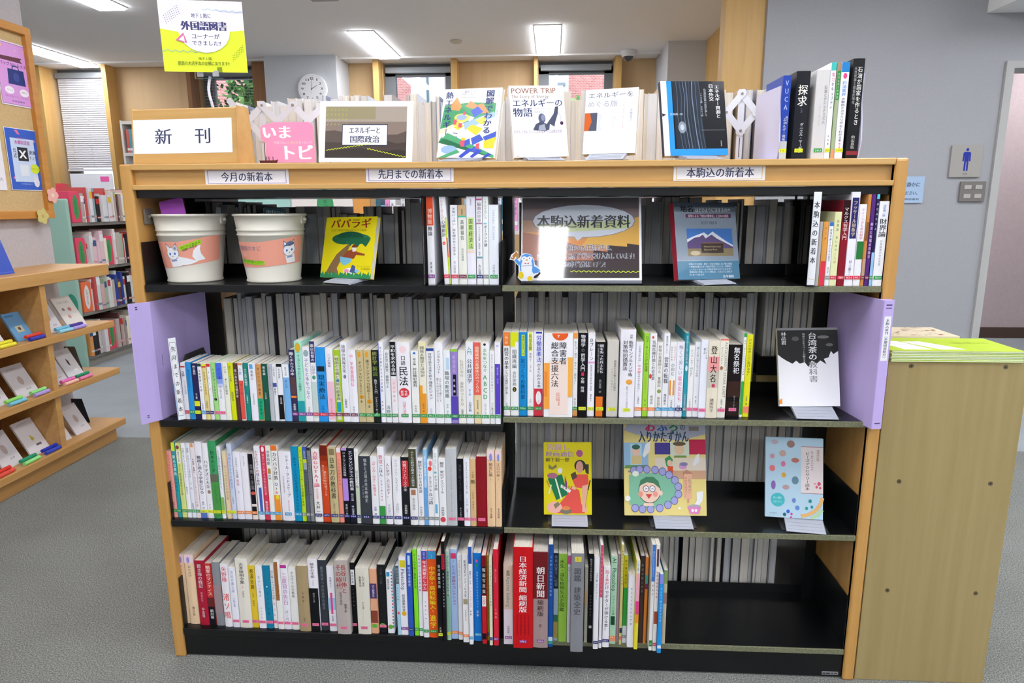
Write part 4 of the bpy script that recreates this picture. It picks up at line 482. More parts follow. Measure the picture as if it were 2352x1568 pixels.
('1R', 0.8326, 0.0159, 0.004, 0.1894, 0.128, 'f1f0f4', [(0.45, 0.67, '2e7a3c')], [('ティーンのための科学', 0.05, 0.43, 'd06a90', 0.5)], 'r', 'white book with a green block at mid spine'),
('1R', 0.8493, 0.0078, 0.004, 0.2117, 0.148, 'c98a4c', [(0.3, 0.5, '8a5a30'), (0.7, 0.9, 'c0a088')], [], 'm', 'slim orange and brown illustrated book'),
('1R', 0.8579, 0.0094, 0.004, 0.2117, 0.148, '5a2f7c', [], [('禍言と祝福の宗教学', 0.3, 0.7, 'e0d0ec', 0.7)], 'm', 'purple book with white title'),
('1R', 0.868, 0.0073, 0.004, 0.2116, 0.148, '2a2450', [(0, 0.05, '5ac8d8'), (0.63, 1, '9ac4ec')], [('会社はなぜ人', 0.08, 0.4, 'E', 0.7)], 'g', 'thin navy book with a light blue foot'),
('1R', 0.8761, 0.0223, 0.004, 0.1958, 0.148, 'f3f4f8', [], [('決定第一版', 0.04, 0.18, '5a7ad0', 0.45), ('財界論', 0.2, 0.42, '2a2c34', 0.8), ('日本経済の中の学問', 0.45, 0.76, '8a8a98', 0.25)], 'g', 'white book with bold black title beside the wooden post'),
('T', 0.6468, 0.0178, 0.03, 0.1854, 0.128, '2a48a8', [(0.78, 1, 'c3c8ca')], [('VUCA', 0.04, 0.42, 'b8c8f0', 0.7), ('時代の', 0.48, 0.58, 'E', 0.3, 0.75), ('エネルギー戦略', 0.5, 0.78, 'E', 0.45)], 'y', 'blue book with the white letters V U C A'),
('T', 0.6761, 0.0311, 0.03, 0.1943, 0.128, '1f2128', [], [('探求', 0.15, 0.4, 'f4f0e8', 0.75), ('(下)', 0.42, 0.48, 'a0a4b0', 0.35), ('ダニエル・ヤーギン', 0.58, 0.93, 'E', 0.3, 0.6)], 'y', 'thick black book with two large white characters'),
('T', 0.7205, 0.0296, 0.03, 0.1959, 0.148, 'd9d7d6', [], [('石油とナショナリズム', 0.17, 0.6, '8a8684', 0.25, 0.75), ('シナン・レヴェント', 0.38, 0.62, 'c0a8a8', 0.15, 0.4)], 'g', 'thick pale grey book with a slim grey title'),
('T', 0.7507, 0.0126, 0.03, 0.2117, 0.148, 'f0f2fa', [(0, 0.08, '4ac0b8')], [('電力', 0.1, 0.2, 'e06a94', 0.6), ('セキュリティ', 0.2, 0.48, '2c3040', 0.6), ('市村健', 0.74, 0.86, 'D', 0.3)], 'y', 'white book with a turquoise top and pink characters'),
('T', 0.7651, 0.0083, 0.03, 0.2107, 0.148, 'a8b890', [(0, 0.08, 'b08a70'), (0.08, 0.38, '3a9048'), (0.9, 1, 'e89a6a')], [('エネルギーの歴史', 0.1, 0.37, 'd8ecd0', 0.6)], 'x', 'thin green book fading to orange below'),
('T', 0.7741, 0.0183, 0.03, 0.2121, 0.148, 'f2f2fa', [(0, 0.1, '2a86cc'), (0.11, 0.17, 'e8508a', 0.25, 0.75, 'o')], [('石油業界', 0.19, 0.35, '3a8ad8', 0.6), ('の動向とカラクリがよくわかる本', 0.36, 0.82, '3a3c50', 0.5), ('第3版', 0.83, 0.89, 'e8407a', 0.4)], 'y', 'white book with a bright blue top and a pink disc'),
('T', 0.7994, 0.0256, 0.03, 0.2194, 0.148, '1f2022', [(0.92, 0.96, '8a3038')], [('石油が国家を作るとき', 0.08, 0.66, 'f0efec', 0.45, 0.62), ('天然資源と脱植民地化', 0.08, 0.45, 'a8a8a8', 0.25, 0.22), ('向山直佑', 0.76, 0.9, 'c8c8c8', 0.35)], 'x', 'tallest black book with white brushed title')]
load_glyphs("!&'(),./0123456789:?ABCDEFGHIJKLMNOPQRSTUVWXYZabcdefghijklmnopqrstuvwxyz…❶、。々〇「」『』〔〕〜〻あいうえおかがきぎくぐけげこごさしじすずせぜそただちっつづてでとどなにぬねのはばぱひびふぶへべほぼまみむめもやゆょよらりるれろわをんァアィイウェエォオカガキギクグケコゴサザシジスズセソタダチッツテデトドナニネノハバパヒビピフブプベホボポマミムメモャヤュユョラリルレロワンヴ・ー一七丈三上下不世中丸主也争事二五井交京人今介仕代令仰仲件企休会伝伸似位住佐佑体何作使俊保信候借健働像元先光克党入全公六共兵具典内再冒写冬出刀分刊列初判別刷刻前剣創力労勇動務勝化北医十卒卓南博占危原又取受叢口古可台史号司合吉名向君告周味命和咲品員哲問善営四回図国土在地均型域基堂報場塚境増壁士声売変夏外多夜夢大天太夫央失奮女妙始娘子字存季学宅宇守安宏宗定宝実宮害家容宿密察寮対将小尽尾居山岡岩島崎川巣工左市帖帝師帯帰帳平年幸幻広庄店度座庫庭康廣廷建式引弦弾当形彦彫影役律従心応怖思性恐恒恵悦悪悲想意愛感態慢慣憲憶成戦戸房所手打担拓持指捨探措描援支改政教散敬数整文斐料断新方旅族日明星映春昭時晩景智暗暮曲更書最月有朗望朝期木未末本杏村来東松林果染柳柴栄校株根桃案桜棚森植業楽概構様標横樹樽橋機次歌歓正武歴死殺毅民気水永求江決沢河油治法洋活浅浜浦浩海淳済渋渚渡測湾湿源準演漢潤澤火点無然照熊熱燃片版物特犯獄獅玲現球理琉瑶環生用田由男町画界畑略番病症療発登白的皆監目直看真着督矢知石礎社祀祉祝神祭禍福秀私秋科秘税種稼空立竜章第等答策筧算築籍米系紀紙索組経絡統絵続総緑線編縮織罪置美翻老考者聞聡職股能脱自舘良花芸英茶荒菜著董蒼藤蛮蛸融行街裁裕補西要見規観角解言訂計記設訳話詳語説読課調論諸警譲護谷豊象豪貝負財貨貴資贖超越足路践軍転輝辞辺込迎近通進遊道達遠邉邊郎郷酋野金鉄録鑑長門開間閣闘院険隆階際障隠雄集離難雨電青静面革韓音順領頼題顔類風食館駒高鳥鳴鴎鷲鷹麗麻黒！（）１？～")
# ---------------------------------------------------------------- the setting
def struct(o): return tag(o,kind='structure')
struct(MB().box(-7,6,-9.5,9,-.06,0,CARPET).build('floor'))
ceil=struct(MB().box(-7,6,-9.5,5.6,2.6,2.7,CEILM).build('ceiling'))
struct(MB().box(-7,5.9,5.02,5.035,2.585,2.5995,CEILM).build('trim_1'))
struct(MB().box(-7,6,-9.6,-9.5,0,2.6,WALLM).build('wall_front'))
struct(MB().box(-7.1,-7,-9.6,5.6,0,2.6,WALLM).build('wall_left'))
struct(MB().box(5.9,6,-9.6,5.6,0,2.6,WALLM).build('wall_far_right'))
# window wall at the back: panels, reveals and four windows
YB_=5.3
def backpanel(x0,x1,m,z0=0,z1=2.6,dy=0,n='wall_back'): return struct(MB().box(x0,x1,YB_+dy,YB_+.18,z0,z1,m).build(n))
GREYJ=mat('6d7378',.5,.3,name='window_frame_metal'); WINB=mat('8f959a',.5,.2)
def window(n,x0,x1,slats,closed,zs):
    fr=struct(MB().box(x0,x0+.10,YB_+.1,YB_+.17,zs,2.55,GREYJ).box(x1-.08,x1,YB_+.1,YB_+.17,zs,2.55,GREYJ).box(x0,x1,YB_+.1,YB_+.17,2.49,2.6,GREYJ).box(x0,x1,YB_+.1,YB_+.17,zs,zs+.05,GREYJ).build('window_%d'%n))
    MB().box(x0+.05,x1-.05,YB_+.13,YB_+.134,zs+.05,2.49,GLASS).build('pane',fr)
    MB().box(x0+.02,x1-.02,YB_+.02,YB_+.07,2.51,2.56,WINB).build('blind_rail',fr)
    SL=mat('d4d5da',.4,name='blind_slat')
    if slats:
        zb=1.62 if closed else slats
        z=2.5;M=[]
        base=None
        while z>zb:
            if base is None:
                base=MB().box(x0+.03,x1-.03,-.012,.012,-.0006,.0006,SL); ang=math.radians(68 if closed else 12)
                o=base.build('slat',fr); o.rotation_euler=(ang,0,0); o.location=(0,YB_+.045,z); o0=o
            else:
                o=o0.copy(); COL.objects.link(o); o.parent=fr; o.location=(0,YB_+.045,z)
            z-=.021 if closed else .03
        MB().box(x0+.03,x1-.03,YB_+.03,YB_+.06,zb-.02,zb,SL).build('blind_bottom_rail',fr)
        for t in (.2,.5,.8): 
            xx=x0+(x1-x0)*t; MB().cyl((xx,YB_+.03,zb),(xx,YB_+.03,2.5),.0012,.0012,SL,5).build('blind_cord',fr)
    return fr
window(1,-4.92,-4.29,1,True,.9); window(2,-3.40,-2.78,1.6,False,.9); window(3,-1.54,-.86,0,False,.9); window(4,-.02,.70,0,False,.9)
for a,b in ((-4.92,-4.29),(-3.40,-2.78),(-1.54,-.86),(-.02,.70)): backpanel(a,b,WALLM,0,.9)
backpanel(-7,-4.92,PANEL); backpanel(-4.29,-3.40,PANEL); backpanel(-2.78,-1.54,PANEL); backpanel(-.86,-.02,PANEL); backpanel(.70,6,PANEL)
WD2=wood('reveal_wood','8e6138','a3754a','z',.5,.6)
for i,(a,b) in enumerate(((-5.04,-4.92),(-4.29,-4.245),(-3.44,-3.40),(-2.78,-2.56),(-1.60,-1.545),(-.85,-.79),(-.06,-.025),(.705,.76))):
    struct(MB().box(a,b,YB_-.16,YB_,0,2.6,COLW if i not in(2,3) else WD2).build('trim_%d'%(i+2)))
struct(MB().box(-2.56,-1.88,4.9,YB_,0,2.6,WALLM).build('wall_back_pillar'))
struct(MB().box(1.10,1.42,4.6,YB_,0,2.6,WALLM).build('wall_right_pillar'))
struct(MB().box(1.42,1.5,2.95,YB_,0,2.6,COLW).build('wall_right_side'))
struct(MB().box(1.155,1.42,2.83,2.95,0,2.6,COLW).build('wall_right_column'))
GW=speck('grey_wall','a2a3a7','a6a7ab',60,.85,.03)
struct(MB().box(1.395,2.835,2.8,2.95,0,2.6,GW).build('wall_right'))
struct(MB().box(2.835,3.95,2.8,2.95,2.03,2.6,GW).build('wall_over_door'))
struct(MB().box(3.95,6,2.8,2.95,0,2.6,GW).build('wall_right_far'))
dr=struct(MB().box(2.80,2.845,2.78,2.97,0,2.06,mat('b6b6b4',.5)).box(2.845,3.95,2.78,2.97,2.02,2.06,mat('b6b6b4',.5)).build('door_1'))
struct(MB().box(1.5,5.9,4.85,4.95,0,2.6,speck('pinkish_wall','c8b6b6','d0bebe',50,.85,.05)).build('wall_corridor'))
struct(MB().box(1.5,5.9,4.838,4.85,0,.1,mat('5d4a42',.6)).build('baseboard_corridor'))
struct(MB().box(2.66,4.6,2.35,2.8,2.33,2.6,CEILM).build('trim_12'))
struct(MB().box(-3.1,-2.52,-4.5,1.84,0,2.6,speck('column_paint','b5b0b2','bdb8ba',60,.85,.05)).build('wall_left_pillar'))
# ---------------------------------------------------------------- ceiling fittings
LM=mat('f8f9ff',.5,emit=LAMP_E,name='lamp_glow'); LF=mat('e8e8ea',.4)
for i,(x,y0,y1,v) in enumerate(LAMPS):
    t=thing('ceiling_light',(x,(y0+y1)/2,2.6),('recessed ceiling light left of the yellow sign','cut off ceiling light above the yellow sign','recessed ceiling light above the framed poster','recessed ceiling light above the middle windows')[i] if i<4 else 'unseen ceiling light, added to brighten what is in view','lamp','recessed ceiling lights')
    L=(y1-y0)/2; MB().box(-.092,.092,-L,L,-.02,-.001,LM).build('diffuser',t)
    f=MB()
    for a,b,c,d in ((-.105,-.092,-L-.013,L+.013),(.092,.105,-L-.013,L+.013),(-.092,.092,-L-.013,-L),(-.092,.092,L,L+.013)): f.box(a,b,c,d,-.007,-.0005,LF)
    f.build('frame',t)
t=thing('dome_camera',(.80,4.95,2.6),'small white dome camera on the ceiling near the right pillar','camera')
MB().lathe([(0,-.001),(.075,-.001),(.075,-.016),(.068,-.02),(.062,-.045),(.045,-.052)],mat('d9d9dc',.4)).build('housing',t,smooth=True)
MB().lathe([(.045,-.05),(.042,-.065),(.03,-.082),(.014,-.091),(0,-.093)],mat('3c3e42',.15,coat=1)).build('dome',t,smooth=True)
t=thing('smoke_detector',(-.70,4.45,2.6),'small round smoke detector on the ceiling between two lights','detector')
MB().lathe([(0,-.02),(.03,-.02),(.05,-.012),(.052,-.001),(0,-.001)],mat('c9bfae',.5)).build('body',t,smooth=True)
t=thing('ceiling_vent',(-1.42,3.1,2.6),'grey ceiling hatch at the top edge above the framed poster','vent')
MB().box(-.09,.09,-.14,.14,-.006,-.001,mat('a9a8a8',.5)).build('panel',t)
# ---------------------------------------------------------------- clock
t=thing('wall_clock',(-2.105,4.893,2.30),'round white wall clock on the grey pillar showing two','clock')
CM=mat('e8e8ec',.35)
MB().cyl((0,.006,0),(0,-.03,0),.135,.133,CM,40).build('case',t)
MB().cyl((0,-.0305,0),(0,-.033,0),.122,.122,mat('f4f4f6',.5),40).build('face',t)
DEF_CLOCK=t
# ---------------------------------------------------------------- outside
def brick(nt,b):
    tc=N(nt,'ShaderNodeTexCoord'); mp=N(nt,'ShaderNodeMapping'); mp.inputs['Rotation'].default_value=(math.pi/2,0,0)
    br=N(nt,'ShaderNodeTexBrick'); br.inputs['Color1'].default_value=(*lin('c4706a'),1); br.inputs['Color2'].default_value=(*lin('d48a82'),1); br.inputs['Mortar'].default_value=(*lin('d8c8c0'),1); br.inputs['Scale'].default_value=9.0
    nt.links.new(tc.outputs['Object'],mp.inputs[0]); nt.links.new(mp.outputs[0],br.inputs['Vector']); nt.links.new(br.outputs[0],b.inputs['Base Color'])
BR=nodemat('brick',brick,.8)
bt=thing('brick_building',(0,11,0),'red brick building seen through the middle windows','building')
MB().box(-7.2,5,0,2,0,6.5,BR).build('wall',bt)
wm=mat('dfe6ee',.2)
for x,z in ((-2.1,2.9),(-4.4,2.6),(-.3,3.2),(1.75,3.0),(-6.5,2.6)):
    w_=MB().box(x-.3,x+.3,-.05,.02,z,z+1.1,wm).build('window',bt); MB().box(x-.02,x+.02,-.07,-.05,z,z+1.1,GREYJ).build('mullion',w_)
wt=thing('white_building',(0,9,0),'white building seen behind the right middle window','building')
MB().box(-.55,.35,0,1.0,0,3.35,mat('e9ebee',.6)).build('wall',wt); 
for k in range(6): MB().box(-.5,.3,-.04,0,2.2+k*.19,2.24+k*.19,mat('9aa2ac',.4)).build('louvre',wt)
def tree(x,y,h,r,nm,seed,col):
    t=thing('tree',(x,y,0),nm,'tree','trees outside the windows'); rr=random.Random(seed)
    MB().cyl((0,0,0),(0,0,h*.8),.09,.05,mat('5a4a3c',.8),8).build('trunk',t)
    m=MB(); M1=[mat(c,.6) for c in col]
    for i in range(2600):
        a=rr.uniform(0,6.28);p=math.acos(rr.uniform(-1,1));q=r*rr.uniform(.45,1)
        c=Vector((q*math.sin(p)*math.cos(a),q*math.sin(p)*math.sin(a)*.7,h+q*.8*math.cos(p)))
        u=Vector((rr.uniform(-1,1),rr.uniform(-1,1),rr.uniform(-1,1))).normalized(); w=u.orthogonal().normalized(); s=.05
        m.poly([c-u*s,c+w*s*.6,c+u*s,c-w*s*.6],M1[i%len(M1)])
    tag(m.build('foliage',t),kind='stuff')
tree(-3.4,7.6,2.55,.95,'leafy tree outside the blinds behind the yellow sign',3,('3f6a34','5c8a44','86ae62','2f5228'))
tree(.62,7.8,2.15,.62,'leafy tree outside the right middle window',5,('4f8a3c','74ac54','9ac878'))
tree(-1.05,8.4,2.0,.3,'thin tree outside the left middle window',7,('4a7a4c','6a9a68'))
# ---------------------------------------------------------------- main bookcase
W=.93; LV=dict(H=1.3423,lip=1.2812,r1=1.05,r2L=0.6959,r2R=0.7164,r3=.4145,r4=.0895)
bc=thing('bookcase',(0,0,0),'large double sided bookcase with orange-brown wooden frame and black metal shelves','bookcase')
H=LV['H']; DP=.56
for s in (-1,1):
    a,b=sorted((s*W,s*(W-.03)))
    MB().box(a,b,0,DP,0,H,WOOD).build('side_panel',bc,.004)
MB().box(-W+.03,W-.03,-.002,DP,H-.0145,H,WOODX).build('top_board',bc,.002)
MB().box(-W+.03,W-.03,.014,.03,LV['lip']+.01,H-.0145,WOODX).build('fascia',bc)
MB().box(-W+.03,W-.03,-.002,.03,LV['lip'],LV['lip']+.012,WOODX).build('lower_rail',bc,.0015)
MB().box(-W+.03,W-.03,.03,.05,LV['lip']+.01,H-.0145,BLACK).build('fascia_backing',bc)
MB().box(-W+.03,W-.03,.012,DP-.012,LV['lip']-.019,LV['lip']-.001,BLACK).build('top_channel',bc)
for x in (-.885,0,.885):
    MB().box(x-(.013 if x==0 else .016),x+(.013 if x==0 else .0135),.235,.335,.02,LV['lip']-.019,BLACK).build('upright',bc)
for s in (-1,1):
    x0,x1=(-W+.033,-.0015) if s<0 else (.0015,W-.033)
    for nm,z in (('1',LV['r1']),('2',LV['r2L'] if s<0 else LV['r2R']),('3',LV['r3']),('4',LV['r4'])):
        th=.019 if s<0 else .014
        sb=MB().box(x0,x1,.004,DP-.004,z-th,z,BLACK).build('shelf_board',bc)
        if s>0: MB().box(x0,x1,-.001,.004,z-.0145,z-.0003,EDGE).build('edge_strip',sb,.0008)
        else: MB().box(x0,x1,-.001,.004,z-.019,z-.0003,BLACK).build('edge_strip',sb,.0015)
        MB().box(x0+.02,x1-.02,.262,.2645,z,z+.03,BLACK).build('back_stop',bc)
        for xe in (x0-.0008,x1-.0008):
            MB().box(xe,xe+.0016,.006,.245,z,z+.105 if nm!='4' else z+.15,BLACK).build('side_bracket',bc)
            MB().box(xe,xe+.0016,.335,DP-.006,z,z+.23,BLACK).build('rear_side_bracket',bc)
MB().box(-W+.03,W-.03,.008,.025,.004,.0712,BLACK).build('kick_board',bc)
MB().box(-W+.03,W-.03,DP-.025,DP-.008,.004,.0712,BLACK).build('rear_kick_board',bc)
MB().box(.9,.928,-.003,.02,0,H-.0005,WOOD).build('front_edging',bc,.006)
# header plates
def plate(name,c,label,cat,bg,ops,th=.0025,group=None,step=2.2e-5,rough=.4,coat=0,bevel=.0005,radius=0,tiltfix=0,root=None):
    x,y,z,yaw,tilt,roll,w,h=c
    r=Matrix.Rotation(yaw,4,'Z')@Matrix.Rotation(-tilt,4,'X')@Matrix.Rotation(roll,4,'Y')
    o=thing(name,(x,y,z),label,cat,group); o.rotation_euler=r.to_euler()
    if bg: MB().box(-w/2,w/2,0,th,0,h,mat(bg,rough,0,coat)).build('sheet',o,bevel)
    a=Art((-w/2,0,h),(1,0,0),(0,0,-1),(0,-1,0),w,h,step,rough,coat); a.run(ops)
    if a.mb.f: a.mb.build('printed_face',o)
    return o
FR=('r',3,8,97,92,'8a7fae');FI=('r',3.6,10.5,96.4,89.5,'f1f2f9')
def header(px0,px1,py0,py1,txt,lab,bd,tx):
    plate('shelf_sign',(*px0,0,0,0,px1,py1),lab,'sign','f1f2f9',[('r',3,8,97,92,bd),('r',3.7,11,96.3,89,'f1f2f9'),('t',txt,*tx,'3c4466',.02)],.0015)
def hsign(c,w,h,txt,lab,bd,tx):
    plate('shelf_sign',(c[0],c[1],c[2],0,0,0,w,h),lab,'sign','f1f2f9',[('r',3,8,97,92,bd),('r',3.7,11,96.3,89,'f1f2f9'),('t',txt,*tx,'3c4466',.02)],.0015,group='header signs')
hsign((-0.6183,.0115,1.2927),0.2076,0.0369,'今月の新着本','white header sign at the left, six characters beginning 今月','8a7fc0',(19, 20, 81, 82))
hsign((-0.2193,.0115,1.2963),0.2123,0.0374,'先月までの新着本','white header sign at the middle, eight characters beginning 先月','8a7fc0',(14, 20, 88, 82))
hsign((0.5092,.0115,1.2947),0.2105,0.0374,'本駒込の新着本','white header sign at the right, seven characters beginning 本駒込','d8c46a',(14, 20, 88, 82))

t=thing('nameplate',(0.8700,0.0060,0.0094),'tiny pale plate with dark lettering on the black kick board','sign')
MB().box(-.021,.021,0,.0015,0,.0085,mat('a8a8ac',.3,.5)).build('plate',t); DEF_NP=t
# ---------------------------------------------------------------- shelved books
LABC=dict(r=('d63a50','W'),g=('2f9a4c','W'),y=('e2ec30','D'),m=('7a2c48','W'),v=('8d4a96','W'),n=('2a3178','W'),b=('3fa0cf','W'),o=('ee8a3c','W'),p=('f07fa6','a03050'),t=('8b8f8c','W'))
PLACE={'2L':'second shelf, left bay','2R':'second shelf, right bay','3L':'third shelf, left bay','4L':'bottom shelf, left bay','4R':'bottom shelf, right bay','1L':'top shelf, left bay','1R':'top shelf, right bay','T':'on top of the bookcase'}
ZS={'2L':LV['r2L'],'2R':LV['r2R'],'3L':LV['r3'],'4L':LV['r4'],'4R':LV['r4'],'1L':LV['r1'],'1R':LV['r1'],'T':LV['H']}
GRP={'2L':'books on the second shelf left','2R':'books on the second shelf right','3L':'books on the third shelf','4L':'books on the bottom shelf left','4R':'books on the bottom shelf right','1L':'books on the top shelf left','1R':'books on the top shelf right','T':'books on the bookcase top'}
rb=random.Random(4)
def cover_mesh(w,d,h,m,hard=False):
    t=.0006 if not hard else .0016; r=min(.0016,w*.2); b=.0012 if w>.02 else .0004
    pr=[(0,d),(0,r),(r*.5,r*.25),(w*.3,-b*.6+.0),(w*.5,-b),(w*.7,-b*.6),(w-r*.5,r*.25),(w,r),(w,d),(w-t,d),(w-t,t*2),(t,t*2),(t,d)]
    return MB().prism(pr,'z',0,h,m),b
def spine_book(x,y,z,w,h,d,base,bands,texts,lab,label,group,lean=0,name='book'):
    o=thing(name,(x,y,z+.0004),label,'book',group)
    if lean: o.rotation_euler=(0,lean,0)
    hard=w>.034
    m,b=cover_mesh(w,d,h,mat(base,.38,name='cover_'+hx(base)),hard); m.build('cover',o)
    t=.0007; MB().box(t,w-t,.002,d-.0012,.0012,h-(.0006 if not hard else .003),PAGES).build('pages',o)
    a=Art((.0006,-b-.00005,h),(1,0,0),(0,0,-1),(0,-1,0),w-.0012,h,2.2e-5,.38)
    for q in bands:
        v0,v1,c=max(q[0],0),q[1],q[2]; u0,u1=(q[3],q[4]) if len(q)>3 else (0,1)
        if len(q)>5 and q[5]=='o': a.ell((u0+u1)/2,(v0+v1)/2,(u1-u0)/2,(v1-v0)/2,c)
        elif len(q)>5: a.ell((u0+u1)/2,v0,(u1-u0)/2,v1-v0,c,14,0,180)
        else: a.rect(u0,v0,u1,v1,c)
    for q in texts:
        a.vtext(q[0],q[5] if len(q)>5 else .5,q[1],q[2],q[4] if len(q)>4 else .7,q[3])
    if a.mb.f: a.mb.build('spine_print',o)
    if lab in LABC:
        c,tc=LABC[lab]; hh=.0085/h; v=.0155/h
        a=Art((.0004,-b-.0004,h),(1,0,0),(0,0,-1),(0,-1,0),w-.0008,h,2.2e-5,.3)
        u0,u1=(0,1) if w<.02 else (.5-.0095/w,.5+.0095/w)
        if w>=.02: u0,u1=max(0,u0),min(1,u1)
        a.rect(u0,1-v-hh,u1,1-v,c)
        s=str(rb.choice((210,291,302,316,335,361,410,467,498,596,673,702,788,813,913)))+'.'+str(rb.randint(1,9))
        a.htext(s,u0+.12*(u1-u0),1-v-hh*.85,u1-.12*(u1-u0),1-v-hh*.15,tc,0)
        a.mb.build('call_label',o)
    return o
for (s,x,w,y,h,d,base,bands,texts,lab,desc) in BOOKS:
    spine_book(x,y,ZS[s],w,h,d,base,bands,texts,lab,desc+', '+PLACE[s],GRP[s],lean=-.045 if desc.startswith('leaning') else 0)
# ---------------------------------------------------------------- books of the other side, fore edges towards the viewer
ORD='first second third fourth fifth sixth seventh eighth ninth tenth eleventh twelfth thirteenth fourteenth fifteenth sixteenth seventeenth eighteenth nineteenth twentieth'.split()
ORD=ORD[:20]+[t_+'-'+q for t_ in ('twenty','thirty','forty','fifty','sixty','seventy','eighty') for q in ORD[:9]]
SH=[pages2('fore_edges_%d'%i,a_,c_) for i,(a_,c_) in enumerate((('cfccc6','f2f0ea'),('bcbcb8','e2e2de'),('d4cec2','f4efe6'),('b4b7bb','dcdfe4')))]
SW=[pages2('bright_edges_%d'%i,a_,c_) for i,(a_,c_) in enumerate((('e2e0de','fbfaf8'),('d6d6d8','f0f0f2'),('e0dacf','f8f4ec')))]
JO=MB()
def rear_row(x0,x1,z,ymin,h0,h1,seed,place=None,lab=None,big=False,ox=None):
    rr=random.Random(seed); x=x0; k=0
    pal=['8e9298','b8bcc0','5a5e66','d0d0d0','70655c','a0a8b0','3a4048','cfc8bc'] if not lab else ['e0e2e8','d0d4dc','f0f0f2','a8a0a0','c8b090','8a90a8','e8e4de','e4e4ea']
    while x<x1-.006:
        w=min(rr.choice((.008,.011,.013,.015,.018,.022,.027,.034)) if not big else rr.uniform(.010,.026),x1-x)
        h=rr.choice((h0,h0,(h0+h1)/2,h1,h1))*rr.uniform(.985,1.0); d=.128 if h<.195 else .148 if h<.222 else .18
        y=ymin+rr.uniform(0,.018)
        if y+d>DP-.01: d=DP-.01-y
        if rr.random()<.08: x+=rr.uniform(.003,.012)
        t=.0007; c=mat(rr.choice(pal),.5)
        if not lab:
            JO.prism([(x,y),(x+t,y),(x+t,y+d-t),(x+w-t-.0006,y+d-t),(x+w-t-.0006,y),(x+w-.0006,y),(x+w-.0006,y+d),(x,y+d)],'z',z+.0004,z+h,c)
            JO.box(x+t,x+w-t-.0006,y+.0035,y+d-t,z+.001,z+h-.0015,rr.choice(SH)); x+=w; continue
        o=thing('book',(x,y,z+.0004),'page edges forward, '+ORD[k]+' book from the left '+lab,'book',place); k+=1
        MB().prism([(0,0),(t,0),(t,d-t),(w-t-.0006,d-t),(w-t-.0006,0),(w-.0006,0),(w-.0006,d),(0,d)],'z',0,h,c).build('cover',o)
        MB().box(t,w-t-.0006,.0035,d-t,.001,h-.0015,rr.choice(SW)).build('pages',o)
        x+=w
Y0=.270
for q in ((-.868,-.72,'r1',.19,.205,1,0),(-.71,-.30,'r1',.17,.19,2,0),(-.29,-.04,'r1',.19,.212,3,0),(.03,.53,'r1',.19,.212,4,0),(.54,.85,'r1',.188,.205,5,0),
    (-.845,-.02,'r2L',.285,.30,6,1),(.02,.70,'r2R',.27,.30,7,1),(.02,.845,'r3',.235,.27,8,1),(.02,.80,'r4',.25,.29,9,1),(-.84,-.02,'r4',.25,.28,11,1),(-.84,-.02,'r3',.20,.23,12,1)):
    rear_row(q[0],q[1],LV[q[2]],Y0,q[3],q[4],q[5],big=bool(q[6]))
rear_row(.705,.85,.818,Y0,.20,.215,31,big=True)
t=thing('display_riser',(.705,Y0,LV['r2R']),'black and wooden riser beyond the gap left of the ink painted book','riser')
MB().box(0,.15,0,.2,.0005,.0485,PALE).build('base',t); MB().box(0,.15,-.003,.2,.0485,.1015,BLACK).build('tray',t)
tag(JO.build('far_side_books'),'grey page edges of the books shelved on the far side of all four shelves','books',None,'stuff')
for (a,b,h0,h1,sd,tx) in ((-.80,-.70,.17,.19,21,'in the run beside the wooden block'),(-.70,-.585,.18,.20,22,'in the run behind the pink sign'),(-.58,-.28,.185,.205,23,'in the run behind the framed poster'),(-.28,.12,.185,.21,24,'in the run from poster to statue book'),(.12,.56,.185,.21,25,'in the run right of the statue book'),(.56,.73,.2,.206,26,'in the run behind the right lattice')):
    rear_row(a,b,H,.33,h0,h1,sd,'books along the back of the bookcase top',tx,big=True)
